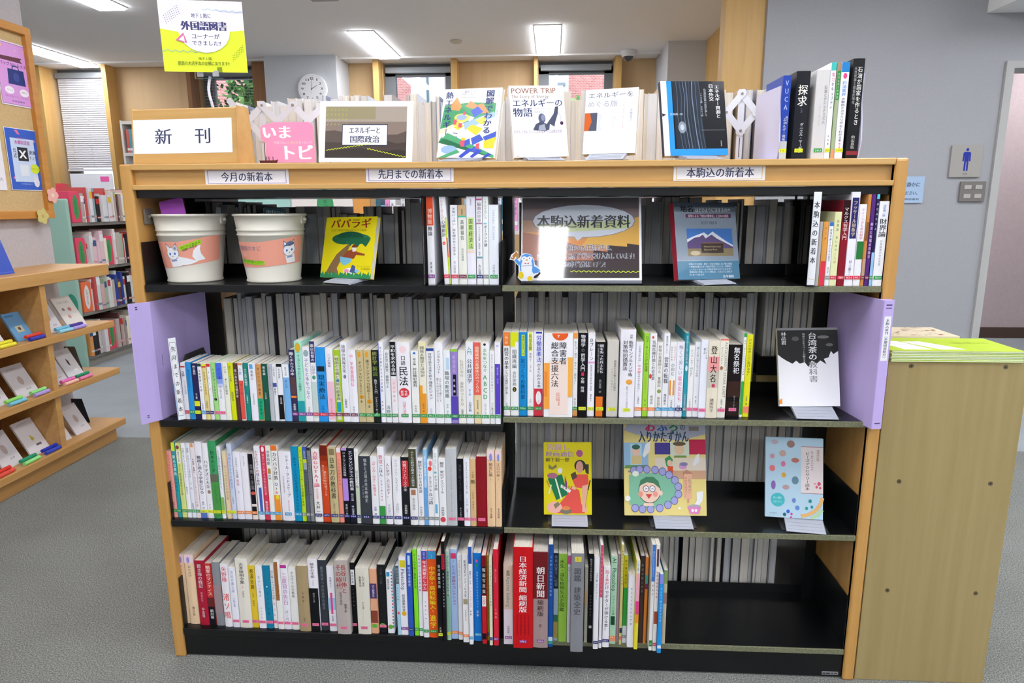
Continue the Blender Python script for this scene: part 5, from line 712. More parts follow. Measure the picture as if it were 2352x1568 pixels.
# ---------------------------------------------------------------- buckets
def bucket(px,lab,cat,art,contents,seed):
    x,y,z=px
    o=thing('bucket',(x,y,z),lab,'bucket')
    BK=mat('dcd9cc',.32,name='cream_enamel'); prof=[(0,.0015),(.064,.0015),(.067,.0),(.069,.004),(.0665,.008),(.0815,.118),(.0835,.119),(.0835,.122),(.0815,.123),(.0825,.13),(.0848,.131),(.0848,.134),(.083,.135),(.087,.166),(.0905,.167),(.0915,.170),(.0905,.173),(.088,.172),(.0855,.165),(.065,.006),(0,.004)]
    MB().lathe(prof,BK,56).build('body',o,smooth=True)
    for s in (-1,1): MB().box(s*.0865-.002,s*.0865+.002,-.012,.012,.148,.170,BK).cyl((s*.086,0,.158),(s*.0945,0,.158),.004,.004,BK,10).build('handle_lug',o)
    hm=MB(); pts=[(.092*math.cos(math.radians(a)),.088*math.sin(math.radians(a)),.158+.012*math.sin(math.radians(a))) for a in range(0,181,12)]
    hm.ribbon(pts,.0013,0,mat('8c8c88',.3,.8)); hm.build('handle',o)
    # paper band around the belly
    m=MB(); c=mat('f0a590',.45); n=30; a0,a1=art['a']
    def rad(zz): return .0665+(zz-.008)*(.0815-.0665)/.11+.0006
    def PT(u,v,k=0):
        a=math.radians(a0+(a1-a0)*u); zz=art['z0'](u)+(art['z1'](u)-art['z0'](u))*(1-v); r=rad(zz)+k*2.5e-5
        return (r*math.cos(a),r*math.sin(a),zz)
    for i in range(n): m.poly([PT(i/n,1),PT((i+1)/n,1),PT((i+1)/n,0),PT(i/n,0)],c)
    m.build('paper_band',o)
    m=MB(); k=8
    for op in art['ops']:
        k+=1.5
        if op[0]=='t':
            t=op[1];x0,y0,x1,y1=op[2:6];L=sum(adv(q) for q in t);cur=x0
            for q in t:
                if q in GL:
                    V,F=GL[q];b=len(m.v);kk=m.mi(mat(op[6],.45))
                    for gx,gy in V:
                        uu=(cur+gx*(x1-x0)/L)/100; vv=((y0+y1)/2+(op[7] if len(op)>7 else 0)*((cur-x0)/(x1-x0)-.5)-(gy-.36)*(y1-y0))/100
                        m.v.append(PT(uu,vv,k))
                    for f in F: m.f.append(tuple(b+i for i in f)); m.m.append(kk)
                cur+=adv(q)*(x1-x0)/L
        else:
            if op[0]=='e': pts=[(op[1]+op[3]*math.cos(i*.349),op[2]+op[4]*math.sin(i*.349)) for i in range(18)]; cc=op[5]
            else: pts=op[1]; cc=op[2]
            kk=m.mi(mat(cc,.45)); u=math.floor(min(p[0] for p in pts)/2.5)*2.5
            while u<max(p[0] for p in pts):
                q=pts
                for lim,sg in ((u,1),(u+2.5,-1)):
                    r=[]
                    for A,B in zip(q,q[1:]+q[:1]):
                        ia=(A[0]-lim)*sg>=0; ib=(B[0]-lim)*sg>=0
                        if ia: r.append(A)
                        if ia!=ib: t=(lim-A[0])/(B[0]-A[0]); r.append((lim,A[1]+(B[1]-A[1])*t))
                    q=r
                    if not q: break
                if len(q)>2:
                    b=len(m.v); m.v+=[PT(p[0]/100,p[1]/100,k) for p in q]; m.f.append(tuple(range(b,b+len(q)))); m.m.append(kk)
                u+=2.5
    m.build('band_print',o)
    return o
def cat_ops(cx,cy,s,hat):
    w='f4f6fa';g='6a6c7c'
    r=[('p',[(cx-2.2*s,cy+2*s),(cx-1.3*s,cy+9*s),(cx+3.5*s,cy+9*s),(cx+2.6*s,cy+3*s)],w),
       ('p',[(cx-2.6*s,cy-1*s),(cx-2.9*s,cy-7*s),(cx-.8*s,cy-4*s)],g),('p',[(cx+2.6*s,cy-1*s),(cx+2.3*s,cy-7*s),(cx+.5*s,cy-4*s)],g),
       ('e',cx,cy,3.15*s,4.3*s,g),('e',cx,cy,2.95*s,4.0*s,w),('p',[(cx-2.4*s,cy-2*s),(cx-2.7*s,cy-6*s),(cx-1.0*s,cy-4*s)],w),('p',[(cx+2.4*s,cy-2*s),(cx+2.1*s,cy-6*s),(cx+.7*s,cy-4*s)],w),
       ('e',cx-1.3*s,cy+.2*s,.45*s,.8*s,'3a6ac8'),('e',cx+1.2*s,cy+.2*s,.45*s,.8*s,'3a6ac8'),('e',cx-.05*s,cy+1.9*s,.2*s,.3*s,'3a3c4c'),
       ('p',[(cx-1.4*s,cy+4.4*s),(cx+1.8*s,cy+4.2*s),(cx+1.6*s,cy+5.2*s),(cx-1.2*s,cy+5.4*s)],'8a98c8')]
    if hat: r+=[('e',cx+.2*s,cy-4.2*s,2.0*s,1.6*s,'6a7a9c'),('p',[(cx-2.6*s,cy-3.6*s),(cx+2.4*s,cy-4.4*s),(cx+2.4*s,cy-3.4*s),(cx-2.6*s,cy-2.7*s)],'54648a')]
    else: r+=[('e',cx+1.6*s,cy-3.4*s,1.2*s,1.7*s,'c8ccd4'),('e',cx+1.6*s,cy-3.4*s,.5*s,.8*s,'8a90a0')]
    def sc(p): return (p[0],cy+(p[1]-cy)*2.2)
    return [(o[0],[sc(p) for p in o[1]],o[2]) if o[0]=='p' else ('e',*sc((o[1],o[2])),o[3],o[4]*2.2,o[5]) for o in r]
A1=dict(a=(195,352),z0=lambda u:.038+.022*max(0,u-.3)*1.2,z1=lambda u:.105+.026*max(0,u-.5)*1.4,
 ops=cat_ops(41,46,2.7,False)+[('p',[(68,88),(64,66),(66,42),(71,28),(74,26),(73,42),(74,60),(79,86)],'f4f6fa'),('p',[(48,58),(62,76),(70,90),(62,97),(44,97)],'f4f6fa'),
 ('p',[(50,20),(74,4),(75,22),(51,38)],'a4d82c'),('t','オビから始まる',52,14,74,26,'2a3030',-14),('t','出会いもある',54,24,70,36,'2a3030',-12)])
b1=bucket((-.817,.1,LV['r1']),'cream metal bucket at the left, pink band with a white cat and flower','bucket',A1,None,1)
A2=dict(a=(190,356),z0=lambda u:.040+.018*max(0,u-.4),z1=lambda u:.104+.02*max(0,u-.5)*1.6,
 ops=cat_ops(81,46,2.5,True)+[('t','図書館のオビ',16,14,50,36,'8a8a9c'),('t','無料',18,42,30,60,'f6d8cc'),('p',[(16,66),(52,76),(52,92),(16,82)],'9ad82c'),('t','ご自由にお持ち帰りください',17,70,51,84,'2a3030',8)])
b2=bucket((-.605,.1,LV['r1']),'cream metal bucket beside the yellow picture book, pink band with a capped cat','bucket',A2,None,2)
def strip(x,y,z,w,h,yaw,tilt,roll,col,lab,ops=()):
    plate('book_band',(x,y,z,yaw,tilt,roll,w,h),lab,'paper',col,list(ops),.0012,rough=.35)
strip(-.826,.055,LV['r1']+.10,.068,.112,-.1,.1,-.2,'cc6ae0','magenta purple paper band sticking out of the left bucket')
strip(-.770,.13,LV['r1']+.09,.02,.11,.4,.1,.25,'60636a','grey folded paper band sticking out of the left bucket')
strip(-.755,.11,LV['r1']+.09,.012,.10,.5,.1,.1,'84888c','slim grey paper strip at the right in the left bucket')
strip(-.60,.10,LV['r1']+.10,.055,.088,.15,.12,.08,'17404c','dark teal paper band sticking out of the right bucket',[('t','文豪の帯コレクション',10,5,92,20,'b0d0d0',0),('r',0,28,100,31,'a0c0c4'),('t','読みつぎたい名作の帯',10,36,86,50,'80b0b4',0)])
strip(-.553,.13,LV['r1']+.10,.03,.075,-.3,.1,.5,'55585e','dark grey curled paper band in the right bucket')
# ---------------------------------------------------------------- picture books shown face on
def stand(c,th,z,w,lab,dx=0):
    x,yc,zc,yaw,tl=c[0]+dx,c[1],c[2],c[3],c[4]; zt=zc-z
    o=thing('book_stand',(x,yc,z),lab,'book stand','plastic book stands'); o.rotation_euler=(0,0,yaw)
    T=math.tan(tl); f=-min(.05,yc-.004); b=th/math.cos(tl)+.002
    pr=[(f,.0016),(f,.0036),(-.002,zt-.0008),(b+.004,zt-.0008),(b+.004,zt-.0045),(.004,zt-.0045),(f+.006,.0016)]
    MB().prism(pr,'x',-w/2,w/2,FROST).build('tray',o,.001)
    n=4
    for k in range(n):
        t=(k+.7)/n; y=f+(-.002-f)*t; zz=.0036+(zt-.0044)*t
        MB().box(-w/2+.006,w/2-.006,y-.0006,y+.0006,zz-.0002,zz+.0007,FROST).build('rib',o)
    hh=.11; g=.0035
    MB().prism([(b+g,zt-.0045),(b+g+.003,zt-.0045),(b+g+.003+hh*T,hh),(b+g+hh*T,hh)],'x',-w/2,w/2,FROST).build('back_rest',o)
    MB().box(-w/2-.01,w/2+.01,f*.8,b+.02,.0004,.0015,mat('4a4c50',.3,.4)).build('foot_plate',o)
    return o
def shown(c,label,bg,ops,th=.012,spine=None,cat='book',name='book',coat=.06):
    x,y,z,yaw,tilt,roll,w,h=c
    r=Matrix.Rotation(yaw,4,'Z')@Matrix.Rotation(-tilt,4,'X')@Matrix.Rotation(roll,4,'Y')
    o=thing(name,(x,y,z),label,cat); o.rotation_euler=r.to_euler()
    cm=mat(bg,.3,0,coat); sm=mat(spine or bg,.35)
    f=MB(); f.box(-w/2,w/2,0,.0006,0,h,cm).box(-w/2,w/2,th-.0006,th,0,h,cm).box(-w/2,-w/2+.0007,.0006,th-.0006,0,h,sm); f.build('cover',o)
    MB().box(-w/2+.0008,w/2-.001,.0007,th-.0007,.001,h-.001,PAGES).build('pages',o)
    a=Art((-w/2,-.00003,h),(1,0,0),(0,0,-1),(0,-1,0),w,h,2.2e-5,.3,coat); a.run(ops)
    if a.mb.f: a.mb.build('cover_print',o)
    return o
rc=random.Random(9)
def hills(y,amp,c,n=7,base=100,x0=0,x1=100,seed=1):
    r=random.Random(seed); pts=[(x0,base)]+[(x0+(x1-x0)*i/n,y+r.uniform(-amp,amp)) for i in range(n+1)]+[(x1,base)]
    return ('p',pts[::-1],c)
cP=(-0.4054,0.0600,1.0607,-0.4620,0.2584,-0.0203,0.1712,0.1579)
grass=[('p',[(0,100),(0,92)]+[(i*2.5,92+(i%2)*4-(i%3)*2) for i in range(1,40)]+[(100,91),(100,100)],'2f8a58')]
shown(cP,'bright yellow picture book with a palm tree and a leaping man, top shelf','e8da1a',[
 ('t','パパラギ',10,3,90,19,'9a2a20',.03),('t','はじめて文明を見た南海の酋長ツイアビの演説集',12,20,82,24,'8a6a10',0),
 ('p',[(10,93),(18,78),(28,62),(40,52),(50,44),(54,46),(48,60),(38,72),(32,84),(36,93)],'8a6a48'),
 ('e',42,36,26,9,'1f6a48'),('e',62,36,30,9,'2a7a54'),('e',52,32,26,8,'175a40'),('p',[(20,38),(28,44),(34,39),(40,46),(48,40),(54,48),(60,41),(68,50),(74,42),(84,49),(90,40),(88,34),(22,34)],'1f6a48'),
 ('p',[(48,56),(62,52),(70,58),(64,68),(52,70),(42,66)],'9a4a2c'),('e',62,50,5,5,'7a3a24'),('p',[(57,50),(67,50),(66,56),(60,57)],'f0ece4'),('p',[(68,57),(84,60),(84,63),(68,62)],'9a4a2c'),('p',[(36,65),(60,68),(58,74),(46,80),(38,74)],'7ac0dc'),
 ('e',60,88,14,5,'f0eef4'),('p',[(58,90),(62,78),(68,80),(70,92)],'4a5a8a'),('e',52,88,5,3,'e8a0c0'),('e',72,88,4,3,'8ac0e4'),
 ('t','エーリッヒ・ショイルマン',72,79,97,82,'6a5a10',0),('t','訳 岡崎照男',80,83,97,86,'6a5a10',0)]+grass,.013)
stand(cP,.013,LV['r1'],.085,'pale plastic book stand under the yellow palm tree book',.014)
cM=(0.5111,0.0600,1.0595,0.2916,0.2602,0.0118,0.1674,0.1922)
shown(cM,'grey-blue book with a snowy mountain photo, top shelf right bay','8a97a6',[
 ('r',0,0,100,6,'4a525e'),('r',0,6,100,12,'6a7480'),('t','地名',10,4,32,13,'20242c',.03),('t','はどのように決まるのか',34,7,92,13,'e8ecf0'),('r',18,15,92,20,'6c3a5a'),('t','国際による「地名の標準化」と日本の課題',22,16,88,19.4,'f0e8f0',0),
 ('t','渡辺浩平 田邉裕 編',42,24,68,29,'4a525c',0),('r',18,34,92,70,'3f78c4'),('p',[(18,48),(26,45),(36,42),(46,39),(52,43),(60,38),(70,44),(80,50),(92,56),(92,70),(18,70)],'e0e4ee'),('p',[(18,52),(30,46),(38,45),(44,42),(48,47),(58,42),(66,47),(78,52),(92,58),(92,70),(18,70)],'5c4a78'),('r',18,60,92,70,'8a7a5c'),('e',30,66,8,3,'c0b090'),
 ('r',40,53,76,66,'3c2e26'),('l',[(40,53),(76,53)],1.6,'8a6a4a'),('t','Welcome Mount Cook',44,56,72,59,'c8b090',0),('t','National Park',44,60,66,63,'c8b090',0),
 ('r',0,76,100,100,'4f7f9c'),('r',0,75.4,100,76,'a8b8c4')]+[('t',s,18,79+i*3.4,88 if i<4 else 44,81.6+i*3.4,'e0ecf2',0) for i,s in enumerate(('中国の文化帝国・歴史・文化を発達しない地の意図','や地理的位置など多く地名が存在していった、国際的に','しどのようなルールで地名が決められているのか？','地域社会と共生していく地名は、どのように決定さ','れるべきか？'))]+[('t','古今書院',72,95,90,98.5,'W')],.024,'c03a4a')
stand(cM,.024,LV['r1'],.085,'pale plastic book stand under the snowy mountain book',.0)
cT=(0.7789,0.0600,0.7368,-0.0344,0.2708,-0.0248,0.1493,0.2001)
ink=[(0,0),(100,0),(100,30),(92,34),(88,30),(84,38),(76,40),(80,47),(70,42),(64,46),(56,42),(50,50),(44,44),(36,46),(30,42),(24,46),(14,42),(6,38),(0,34)]
shown(cT,'white book with black ink painting across its top, second shelf right bay','f2f2f6',[
 ('p',ink[::-1],'1c1c1e'),('r',0,0,100,3,'8a8a8c'),('e',30,14,6,3,'5a5a5c'),('e',76,12,10,2,'7a7a7a'),('e',60,26,5,2,'6a6a6a'),('e',86,22,6,2,'6a6a6e'),
 ('v','台湾茶の',50,6,66,42,'f4f4f4',.02),('v','教科書',50,43,66,70,'8c8c90',.02),('v','現地のエキスパートが教える',40,7,47,44,'d0d0d0',0),('v','林品君',6,5,15,22,'f0f0f0'),('p',[(0,92),(5,90),(5,97),(0,97)],'f09a3c')],.012)
stand(cT,.012,LV['r2R'],.10,'pale plastic book stand under the black and white ink book',.004)
cE=(0.1694,0.0600,0.4261,0.0076,0.2037,-0.0112,0.1282,0.1933)
shown(cE,'yellow book with a seated woman in red, third shelf','e2d322',[
 ('t','皆殺し',5,2,56,11,'c8a0b8',.03),('t','映画通信',4,12,64,20,'a88aa8',.03),('e',75,15,7,5,'b05a90'),('t','柳下毅一郎',4,21,54,27,'4a4438',.02),
 ('e',76,32,12,8,'3a3c34'),('p',[(84,30),(94,30),(94,44),(88,42)],'3a3c34'),('e',75,34,7.5,8.5,'d8a08c'),('p',[(68,44),(92,44),(94,56),(84,64),(66,62),(60,52)],'e45a50'),('p',[(58,60),(74,66),(78,84),(86,98),(24,98),(26,90),(44,76)],'e45a50'),('p',[(80,60),(92,58),(88,80),(90,96),(80,96)],'e8b09c'),('p',[(60,60),(68,62),(66,66),(58,64)],'e8b09c'),
 ('p',[(8,50),(38,44),(50,72),(26,80)],'247a50'),('e',18,46,11,4,'b07088'),('e',34,39,5,4,'e8e4e8'),('p',[(23,50),(26,50),(38,78),(35,79)],'e8ecd8'),('p',[(36,58),(57,66),(54,70),(35,62)],'f0eeea'),('t','安楽死',38,60,55,66,'3a3a3a',0),('p',[(44,46),(49,56),(48,64),(44,60)],'8a4a7c'),('p',[(56,44),(66,40),(70,48),(60,52)],'5a4a3c'),
 ('e',22,90,16,8,'eeb4a8'),('p',[(20,86),(30,82),(34,86),(24,92)],'8a8468'),('e',46,95,12,4,'7a766a'),('e',46,91,9,3,'e08a50'),('p',[(10,30),(18,34),(26,30),(28,34),(18,38),(10,36)],'8a8450'),('l',[(97,52),(92,66)],3,'3a2c20'),('l',[(92,66),(86,90)],1.2,'a09040'),('l',[(6,52),(12,62)],1.5,'a05a30'),('p',[(9,70),(14,58),(17,59),(12,72)],'e8e4a8')],.012)
stand(cE,.012,LV['r3'],.095,'pale plastic book stand under the yellow book with the woman',.004)
cO=(0.4284,0.0600,0.4297,-0.0028,0.2365,-0.0169,0.2160,0.2836)
st=[('e',cx,cy,4.6,3.9,'6a68a0') for cx,cy in ((12,58),(19,57),(28,57),(38,57.5),(47,59),(55,62),(62,67),(66,73),(66,80),(61,86),(53,90),(43,93),(32,94),(22,94),(13,93))]
st=sum([[q,('e',q[1],q[2],3.9,3.3,'a4a8dc')] for q in st],[])
shown(cO,'large picture book with a laughing child in an open air bath, third shelf','ead98c',[
 ('r',0,0,100,12,'c8c49c'),('p',[(0,20),(14,24),(40,28),(70,30),(100,24),(100,0),(20,0),(10,8)],'b4b8c8'),('t','お',26,11,40,22,'c8406c',.05),('t','ふ',41,12,54,22,'3a6ab0',.05),('t','ろ',55,12,68,22,'2f8a50',.05),('t','の',69,14,76,21,'4a5a70',.03),('t','入りかたずかん',18,21,80,32,'2a4a64',.04),('r',80,17,92,21,'8a8078'),('t','東京おもしろ',2,10,18,16,'8a7a40',0),
 ('r',0,32,30,54,'9ac0e0'),('r',8,33,22,53,'b8d8e8'),('p',[(2,53),(28,53),(30,56),(-.0,56)],'6a9a5a'),('e',15,40,4.6,4.5,'f0c8b0'),('e',15,36,5,2.4,'3a6a5c'),('p',[(10,44),(22,44),(22,52),(9,52)],'dcc890'),('p',[(27,33),(33,31),(32,40),(25,46),(23,44)],'f0f0f0'),
 ('r',38,46,100,58,'e8dccc'),('r',38,58,100,66,'d4a888'),('r',38,32,57,43,'4a4290'),('r',80,29,100,43,'c02a50'),('r',57,31,80,45,'d4dcc8'),('e',68,38,6,5.5,'e8c8a4'),('e',68,33,8,2,'6a5a40'),('p',[(62,44),(76,44),(78,48),(60,48)],'7a9a4a'),('r',58,46,82,58,'e8dcc4'),('e',72,54,5,3,'d8a0d0'),('e',73,52,5,1.8,'8a88b0'),
 ('p',[(50,47),(56,44),(60,48),(56,56),(52,54)],'3f9a5c'),('e',56,51,3.2,3,'f0c8b0'),('p',[(53,54),(60,54),(60,60),(54,60)],'e05a3c'),('p',[(88,44),(92,42),(92,50),(86,54),(84,52)],'f0f0f0'),
 ('t','構成 内田智恵',5,58,17,60,'6a5a30',0),
 ('p',[(6,62),(30,60),(52,62),(62,70),(64,80),(56,88),(40,93),(20,93),(6,90)],'86c4a4')]+st+[
 ('e',31,77,13.6,11.6,'3a3a48'),('e',31,77,13,11,'f4d4c0'),('e',44.5,79,2.5,2.4,'f4d4c0'),('p',[(18,73),(20,67),(27,64),(36,64),(42,68),(44,75),(36,70),(28,69),(22,71)],'4a8464'),('e',20,80,3,2.6,'f0a090'),('e',38,80,3,2.6,'f0a090'),
 ('e',26.5,75,3.6,3.2,'3a3a48'),('e',26.5,75,3,2.6,'f6f6fa'),('e',34.5,75,3.6,3.2,'3a3a48'),('e',34.5,75,3,2.6,'f6f6fa'),('l',[(25,74.4),(28,75),(25,75.8)],.9,'3a3a48'),('l',[(36,74.4),(33.2,75),(36,75.8)],.9,'3a3a48'),('p',[(26,80),(34,80),(30,84.5)],'d8504a'),('p',[(24,88.4),(35,88.4),(36,91),(23,91)],'f4d4c0'),
 ('p',[(72,60),(76,57),(83,60),(83,62),(72,62)],'c08a74'),('r',73,61,82.5,84,'eeb89c'),('v','これで安心！',78,63,81.6,80,'5a8a4c',0),('v','せんとうのマナー！',73.6,64,77,83,'a0503c',0),('r',77,84,79,88,'d8a088'),
 ('p',[(88,78),(96,77),(95,86),(88,93),(84,91),(88,86)],'f2f2f6'),('e',85,92,8.2,2.6,'b0a8b4'),('p',[(77,92),(93,92),(91,98),(80,98)],'e88ac8'),('e',83,95,1.6,1.4,'f6f6fa'),('e',87,95,1.6,1.4,'f6f6fa'),('e',4,84,3.4,2.6,'f4f6ee'),('e',14,61,4,2.6,'e8f0e0'),('e',67,93,1.6,1.2,'f6f6ee')],.010,'f0e8c0')
stand(cO,.010,LV['r3'],.098,'pale plastic book stand under the bath picture book',.016)
cB=(0.7585,0.0500,0.4350,-0.1472,0.2304,-0.0236,0.1424,0.2094)
bz=[(16,6,6,3,'c0b0c0'),(44,8,7,4.5,'9a7a74'),(12,24,4,3,'d09aa8'),(30,20,6,4,'c8a8a0'),(52,28,7,3,'c07a70'),(31,33,4,3.5,'d878a4'),(12,39,5,4,'e88088'),(32,47,4,3.2,'d8a848'),(52,53,6,5,'6a8ca0'),(14,60,4,5.5,'8a6ab0'),(36,62,6,3,'b8a0a0'),(50,78,3.4,3,'7088c8'),(56,87,4,3,'6a90d0'),(40,92,3,2.4,'3a6ad0'),(34,96,3,2.2,'3a6a7c'),(46,95,2,1.6,'d04a90'),(45,99,2,1,'d04a90'),(78,78,3,2.2,'2a9a94'),(81,85,2.4,2,'2a90a0'),(72,87,2.6,2,'2a9a84')]
shown(cB,'pale blue handicraft book scattered with coloured beads, third shelf','b9d8ea',[('e',*q) for q in bz]+[
 ('r',62,11,100,68,'e6dcdc'),('r',62,10.4,100,11,'b05a60'),('r',62,68,100,68.6,'b05a60'),('v','はじめてさんからの',78,16,84,40,'7a5a5a',0),('v','ビーズアクセサリー読本',69,17,77,65,'4a3a44',.01),('v','増補改訂版',88,14,94,28,'a07030',0),('e',93,56,3,2.4,'e05a78'),('e',89,60,2,1.8,'e05a78'),('e',95,61,2,1.6,'e05a78'),('e',86,56,1.4,1.2,'e88aa0'),
 ('e',22,78,12,8.5,'4abcc4'),('t','詳しい図解で',14,74,30,77,'d0f0f0',0),('t','わかりやすく',14,79,30,82,'d0f0f0',0),('l',[(62,97),(74,95),(86,90),(95,82),(99,73)],9,'e8b878'),('l',[(80,99),(90,95),(99,88)],8,'b8d8a8'),('t','朝日新聞出版',8,94,20,95.5,'7a8aa0',0)],.012)
stand(cB,.012,LV['r3'],.095,'pale plastic book stand under the pale blue bead book',.024)
# on top of the bookcase
cz=(-0.0912,0.0600,1.3544,-0.3121,0.2447,0.0339,0.1563,0.1715)
zk=[('r',0,0,100,100,'f4f6f4'),('p',[(4,24),(50,20),(92,22),(92,40),(0,58)],'4aa06c'),('p',[(14,24),(24,12),(34,26),(30,32),(16,30)],'f0a060'),('p',[(40,26),(48,18),(60,24),(70,22),(82,36),(70,36),(56,30)],'f09a64'),('p',[(50,32),(62,26),(72,34),(58,42)],'4a64d0'),('p',[(44,38),(58,42),(52,48),(42,44)],'f2f4f8'),('p',[(0,60),(46,42),(50,45),(0,66)],'f6eec0'),('p',[(40,50),(90,34),(96,40),(44,60)],'a8c8f0'),('e',36,42,13,6,'f0de60'),('e',36,41.5,9,4,'a0b8ec'),
 ('p',[(24,56),(40,54),(44,66),(40,84),(22,80)],'f0f0f6'),('p',[(24,56),(34,50),(42,54),(32,60)],'f0da3c'),('l',[(24,64),(32,65)],2,'4a5a90'),('l',[(24,69),(32,70)],2,'4a5a90'),('l',[(24,74),(32,75)],2,'4a5a90'),('e',30,52,6,4,'f0de50'),('p',[(46,58),(56,52),(74,58),(64,68)],'f0d83c'),('p',[(46,60),(64,68),(64,74),(44,66)],'f2f2f4'),('p',[(60,46),(76,40),(80,50),(70,52)],'f0de60'),
 ('p',[(0,78),(14,64),(20,66),(98,96),(98,100),(80,96),(4,70)],'52aa78'),('p',[(56,72),(70,66),(78,74),(60,82)],'4a62c8'),('p',[(44,76),(54,72),(56,80),(46,84)],'4a62c8'),('p',[(60,86),(70,82),(72,90),(60,92)],'4a62c8'),('p',[(76,70),(98,62),(98,74),(84,80)],'4a62c8'),('p',[(78,76),(98,70),(96,86),(80,86)],'f0d83c'),('e',20,88,14,6,'9abcec'),('p',[(38,98),(54,86),(62,88),(44,100)],'4054c4'),('p',[(58,98),(70,88),(78,90),(62,100)],'4054c4'),('p',[(78,100),(88,93),(94,95),(84,100)],'4054c4'),('p',[(2,100),(34,88),(40,92),(14,100)],'52aa78'),
 ('p',[(38,34),(42,33),(42,38),(38,38)],'e85a74'),('p',[(22,46),(28,44),(28,52),(22,52)],'e85a74'),('p',[(32,50),(38,50),(38,56),(32,56)],'e85a74'),('p',[(38,76),(46,74),(46,84),(40,84)],'e85a74'),('p',[(66,80),(72,79),(72,87),(66,87)],'e0606c'),('e',43,73,4,2,'f0c830'),
 ('v','熱エネルギー',4,4,18,68,'2a3c7c',.03),('v','図解でわかる',72,3,90,66,'2a3c7c',.03),('r',28,1,62,13,'fafafc'),('t','最新エコ',36,3,54,6.5,'5a5a64'),('t','実践テクノロジー',32,7,58,10,'5a5a64'),('r',93,4,98,44,'fafafc'),('v','カーボンニュートラルを実現する',93,6,98,43,'5a6a84',0)]
shown(cz,'white book with a colourful isometric town, on top of the bookcase','f4f6f4',zk,.014)
cp=(0.0955,0.0600,1.3549,0.2593,0.2111,-0.0353,0.1353,0.1735)
shown(cp,'white book titled with Latin capitals and a statue raising one arm','f6f7fb',[
 ('t','POWER TRIP',3,2,86,12,'9c7462',.02),('t','The Story of Energy',3,12,72,18,'94786a',.01),('t','エネルギーの',4,19,97,30,'34406c',.02),('t','物語',4,31,40,44,'34406c',.02),('t','マイケル・E・ウェバー',43,31,80,34,'5a6484',0),('t','柴田譲治 訳',43,36,62,38,'5a6484',0),
 ('e',56,46,6.5,7,'5a6078'),('e',58,45,3.4,4.5,'8a90a8'),('p',[(38,62),(44,54),(54,50),(64,54),(70,48),(78,40),(82,30),(88,29),(86,40),(80,52),(78,58),(70,54),(68,62),(60,64)],'4e5468'),('p',[(50,56),(60,54),(62,63),(48,63)],'a0a6b8'),('l',[(86,36),(92,44),(90,50)],.8,'8a8aa0'),('e',92,53,3,2.6,'4a2a4c'),
 ('t','わたしたちにとってエネルギーとは何なのか',3,62,92,67,'6a4a7c',.005),('t','原書房',3,97,9,99,'8a8aa0',0)],.020)
cm=(0.2555,0.0600,1.3616,-0.2823,0.2093,-0.0030,0.1274,0.1563)
shown(cm,'white book with faint title and a small fire coloured picture','f6f7fb',[
 ('t','エネルギーを',4,5,92,14,'6a7080'),('t','めぐる旅',4,18,62,28,'a8acb8'),('r',0,36,24,64,'d0642c'),('p',[(10,36),(24,36),(24,64),(8,64),(14,50)],'55586a'),('p',[(24,36),(34,40),(30,52),(34,64),(24,64)],'d8dcec'),('v','文明の歴史と私たちの未来',72,22,76,62,'e0a0a8',0),('v','古舘恒介',86,32,91,52,'8a90a4'),('v','朝の光',52,42,60,62,'c8ccd8',0),('t','英治出版',42,96,50,97.6,'a8acb8',0)],.022)
ck=(0.4654,0.0600,1.3553,0.2050,0.2262,-0.0188,0.1600,0.1792)
wood_l=[('l',[(24+i*5,0),(25+i*5+2*math.sin(i),22),(24+i*5.2,48),(27+i*5,70),(30+i*5,92)],2.4 if i%2 else 1.1,('5c6a7c','3f4c5c','74849a')[i%3]) for i in range(8)]
shown(ck,'black and blue book with dark wood grain picture, on top of the bookcase','f4f5fa',[
 ('r',9,0,100,100,'2f93e6'),('r',17,0,100,91,'14161c'),('p',[(18,0),(58,0),(66,91),(20,91)],'262e3a')]+wood_l+[('e',30,62,6,8,'8a96a4'),('e',30,62,3,4,'c0c8d0'),
 ('v','エネルギー資源と',84,5,92,50,'f0f2f4',.02),('v','日本外交',74,4,83,27,'f0f2f4',.02),('v','化石燃料政策の変容を通して',66,10,71,48,'c0c8d0',0),('v','1945年-2021年',60,15,65,48,'c0c8d0',0),('l',[(60,66),(97,66)],.7,'8a949c'),('v','有斐閣書籍',88,80,92,88,'c8ccd0',0),('t','白鳥潤一郎',12,43,32,46,'d8e4f0',0),('p',[(0,43),(6,45),(0,48)],'2a2e4a')],.016,'2a2c40')
for c_,l_ in ((cz,'pale plate stand under the isometric town book'),(cp,'pale plate stand under the statue book'),(cm,'pale plate stand under the faint titled white book'),(ck,'pale plate stand under the wood grain book')):
    stand(c_,.02,H,.09,l_)
# poster, pink sign, wooden block, yellow card
cF=(-0.3363,0.0500,1.3460,-0.0099,0.2180,0.0135,0.2325,0.1501)
shown(cF,'white framed poster of a smoky landscape reading エネルギーと国際政治','f5f6fb',[
 ('r',6.5,9,93.5,93.5,'8a7a70'),('r',6.5,9,93.5,34,'a89c90'),('r',6.5,9,60,30,'9a9070'),hills(52,5,'5c504a',9,93.5,6.5,93.5,4),hills(66,4,'463c38',9,93.5,6.5,93.5,5),hills(80,3,'332c2a',9,93.5,6.5,93.5,6)]
 +[('l',[(8+i*4,16+j*8),(9.6+i*4,12.5+j*8)],.9,'b8c840') for i in range(6) for j in range(4)]
 +[('r',24.5,38,73.5,73.5,'3c4056'),('r',25.3,39.5,72.8,72,'e4e6ee'),('t','エネルギーと',32,43,66,54,'3c4460',.02),('t','国際政治',33,57,65,69,'3c4460',.02),wavy(8,56,81,70,.9,14,'d8e838'),wavy(52,93,78,92,.9,11,'d8e838')],.003,coat=.8,name='poster',cat='poster')
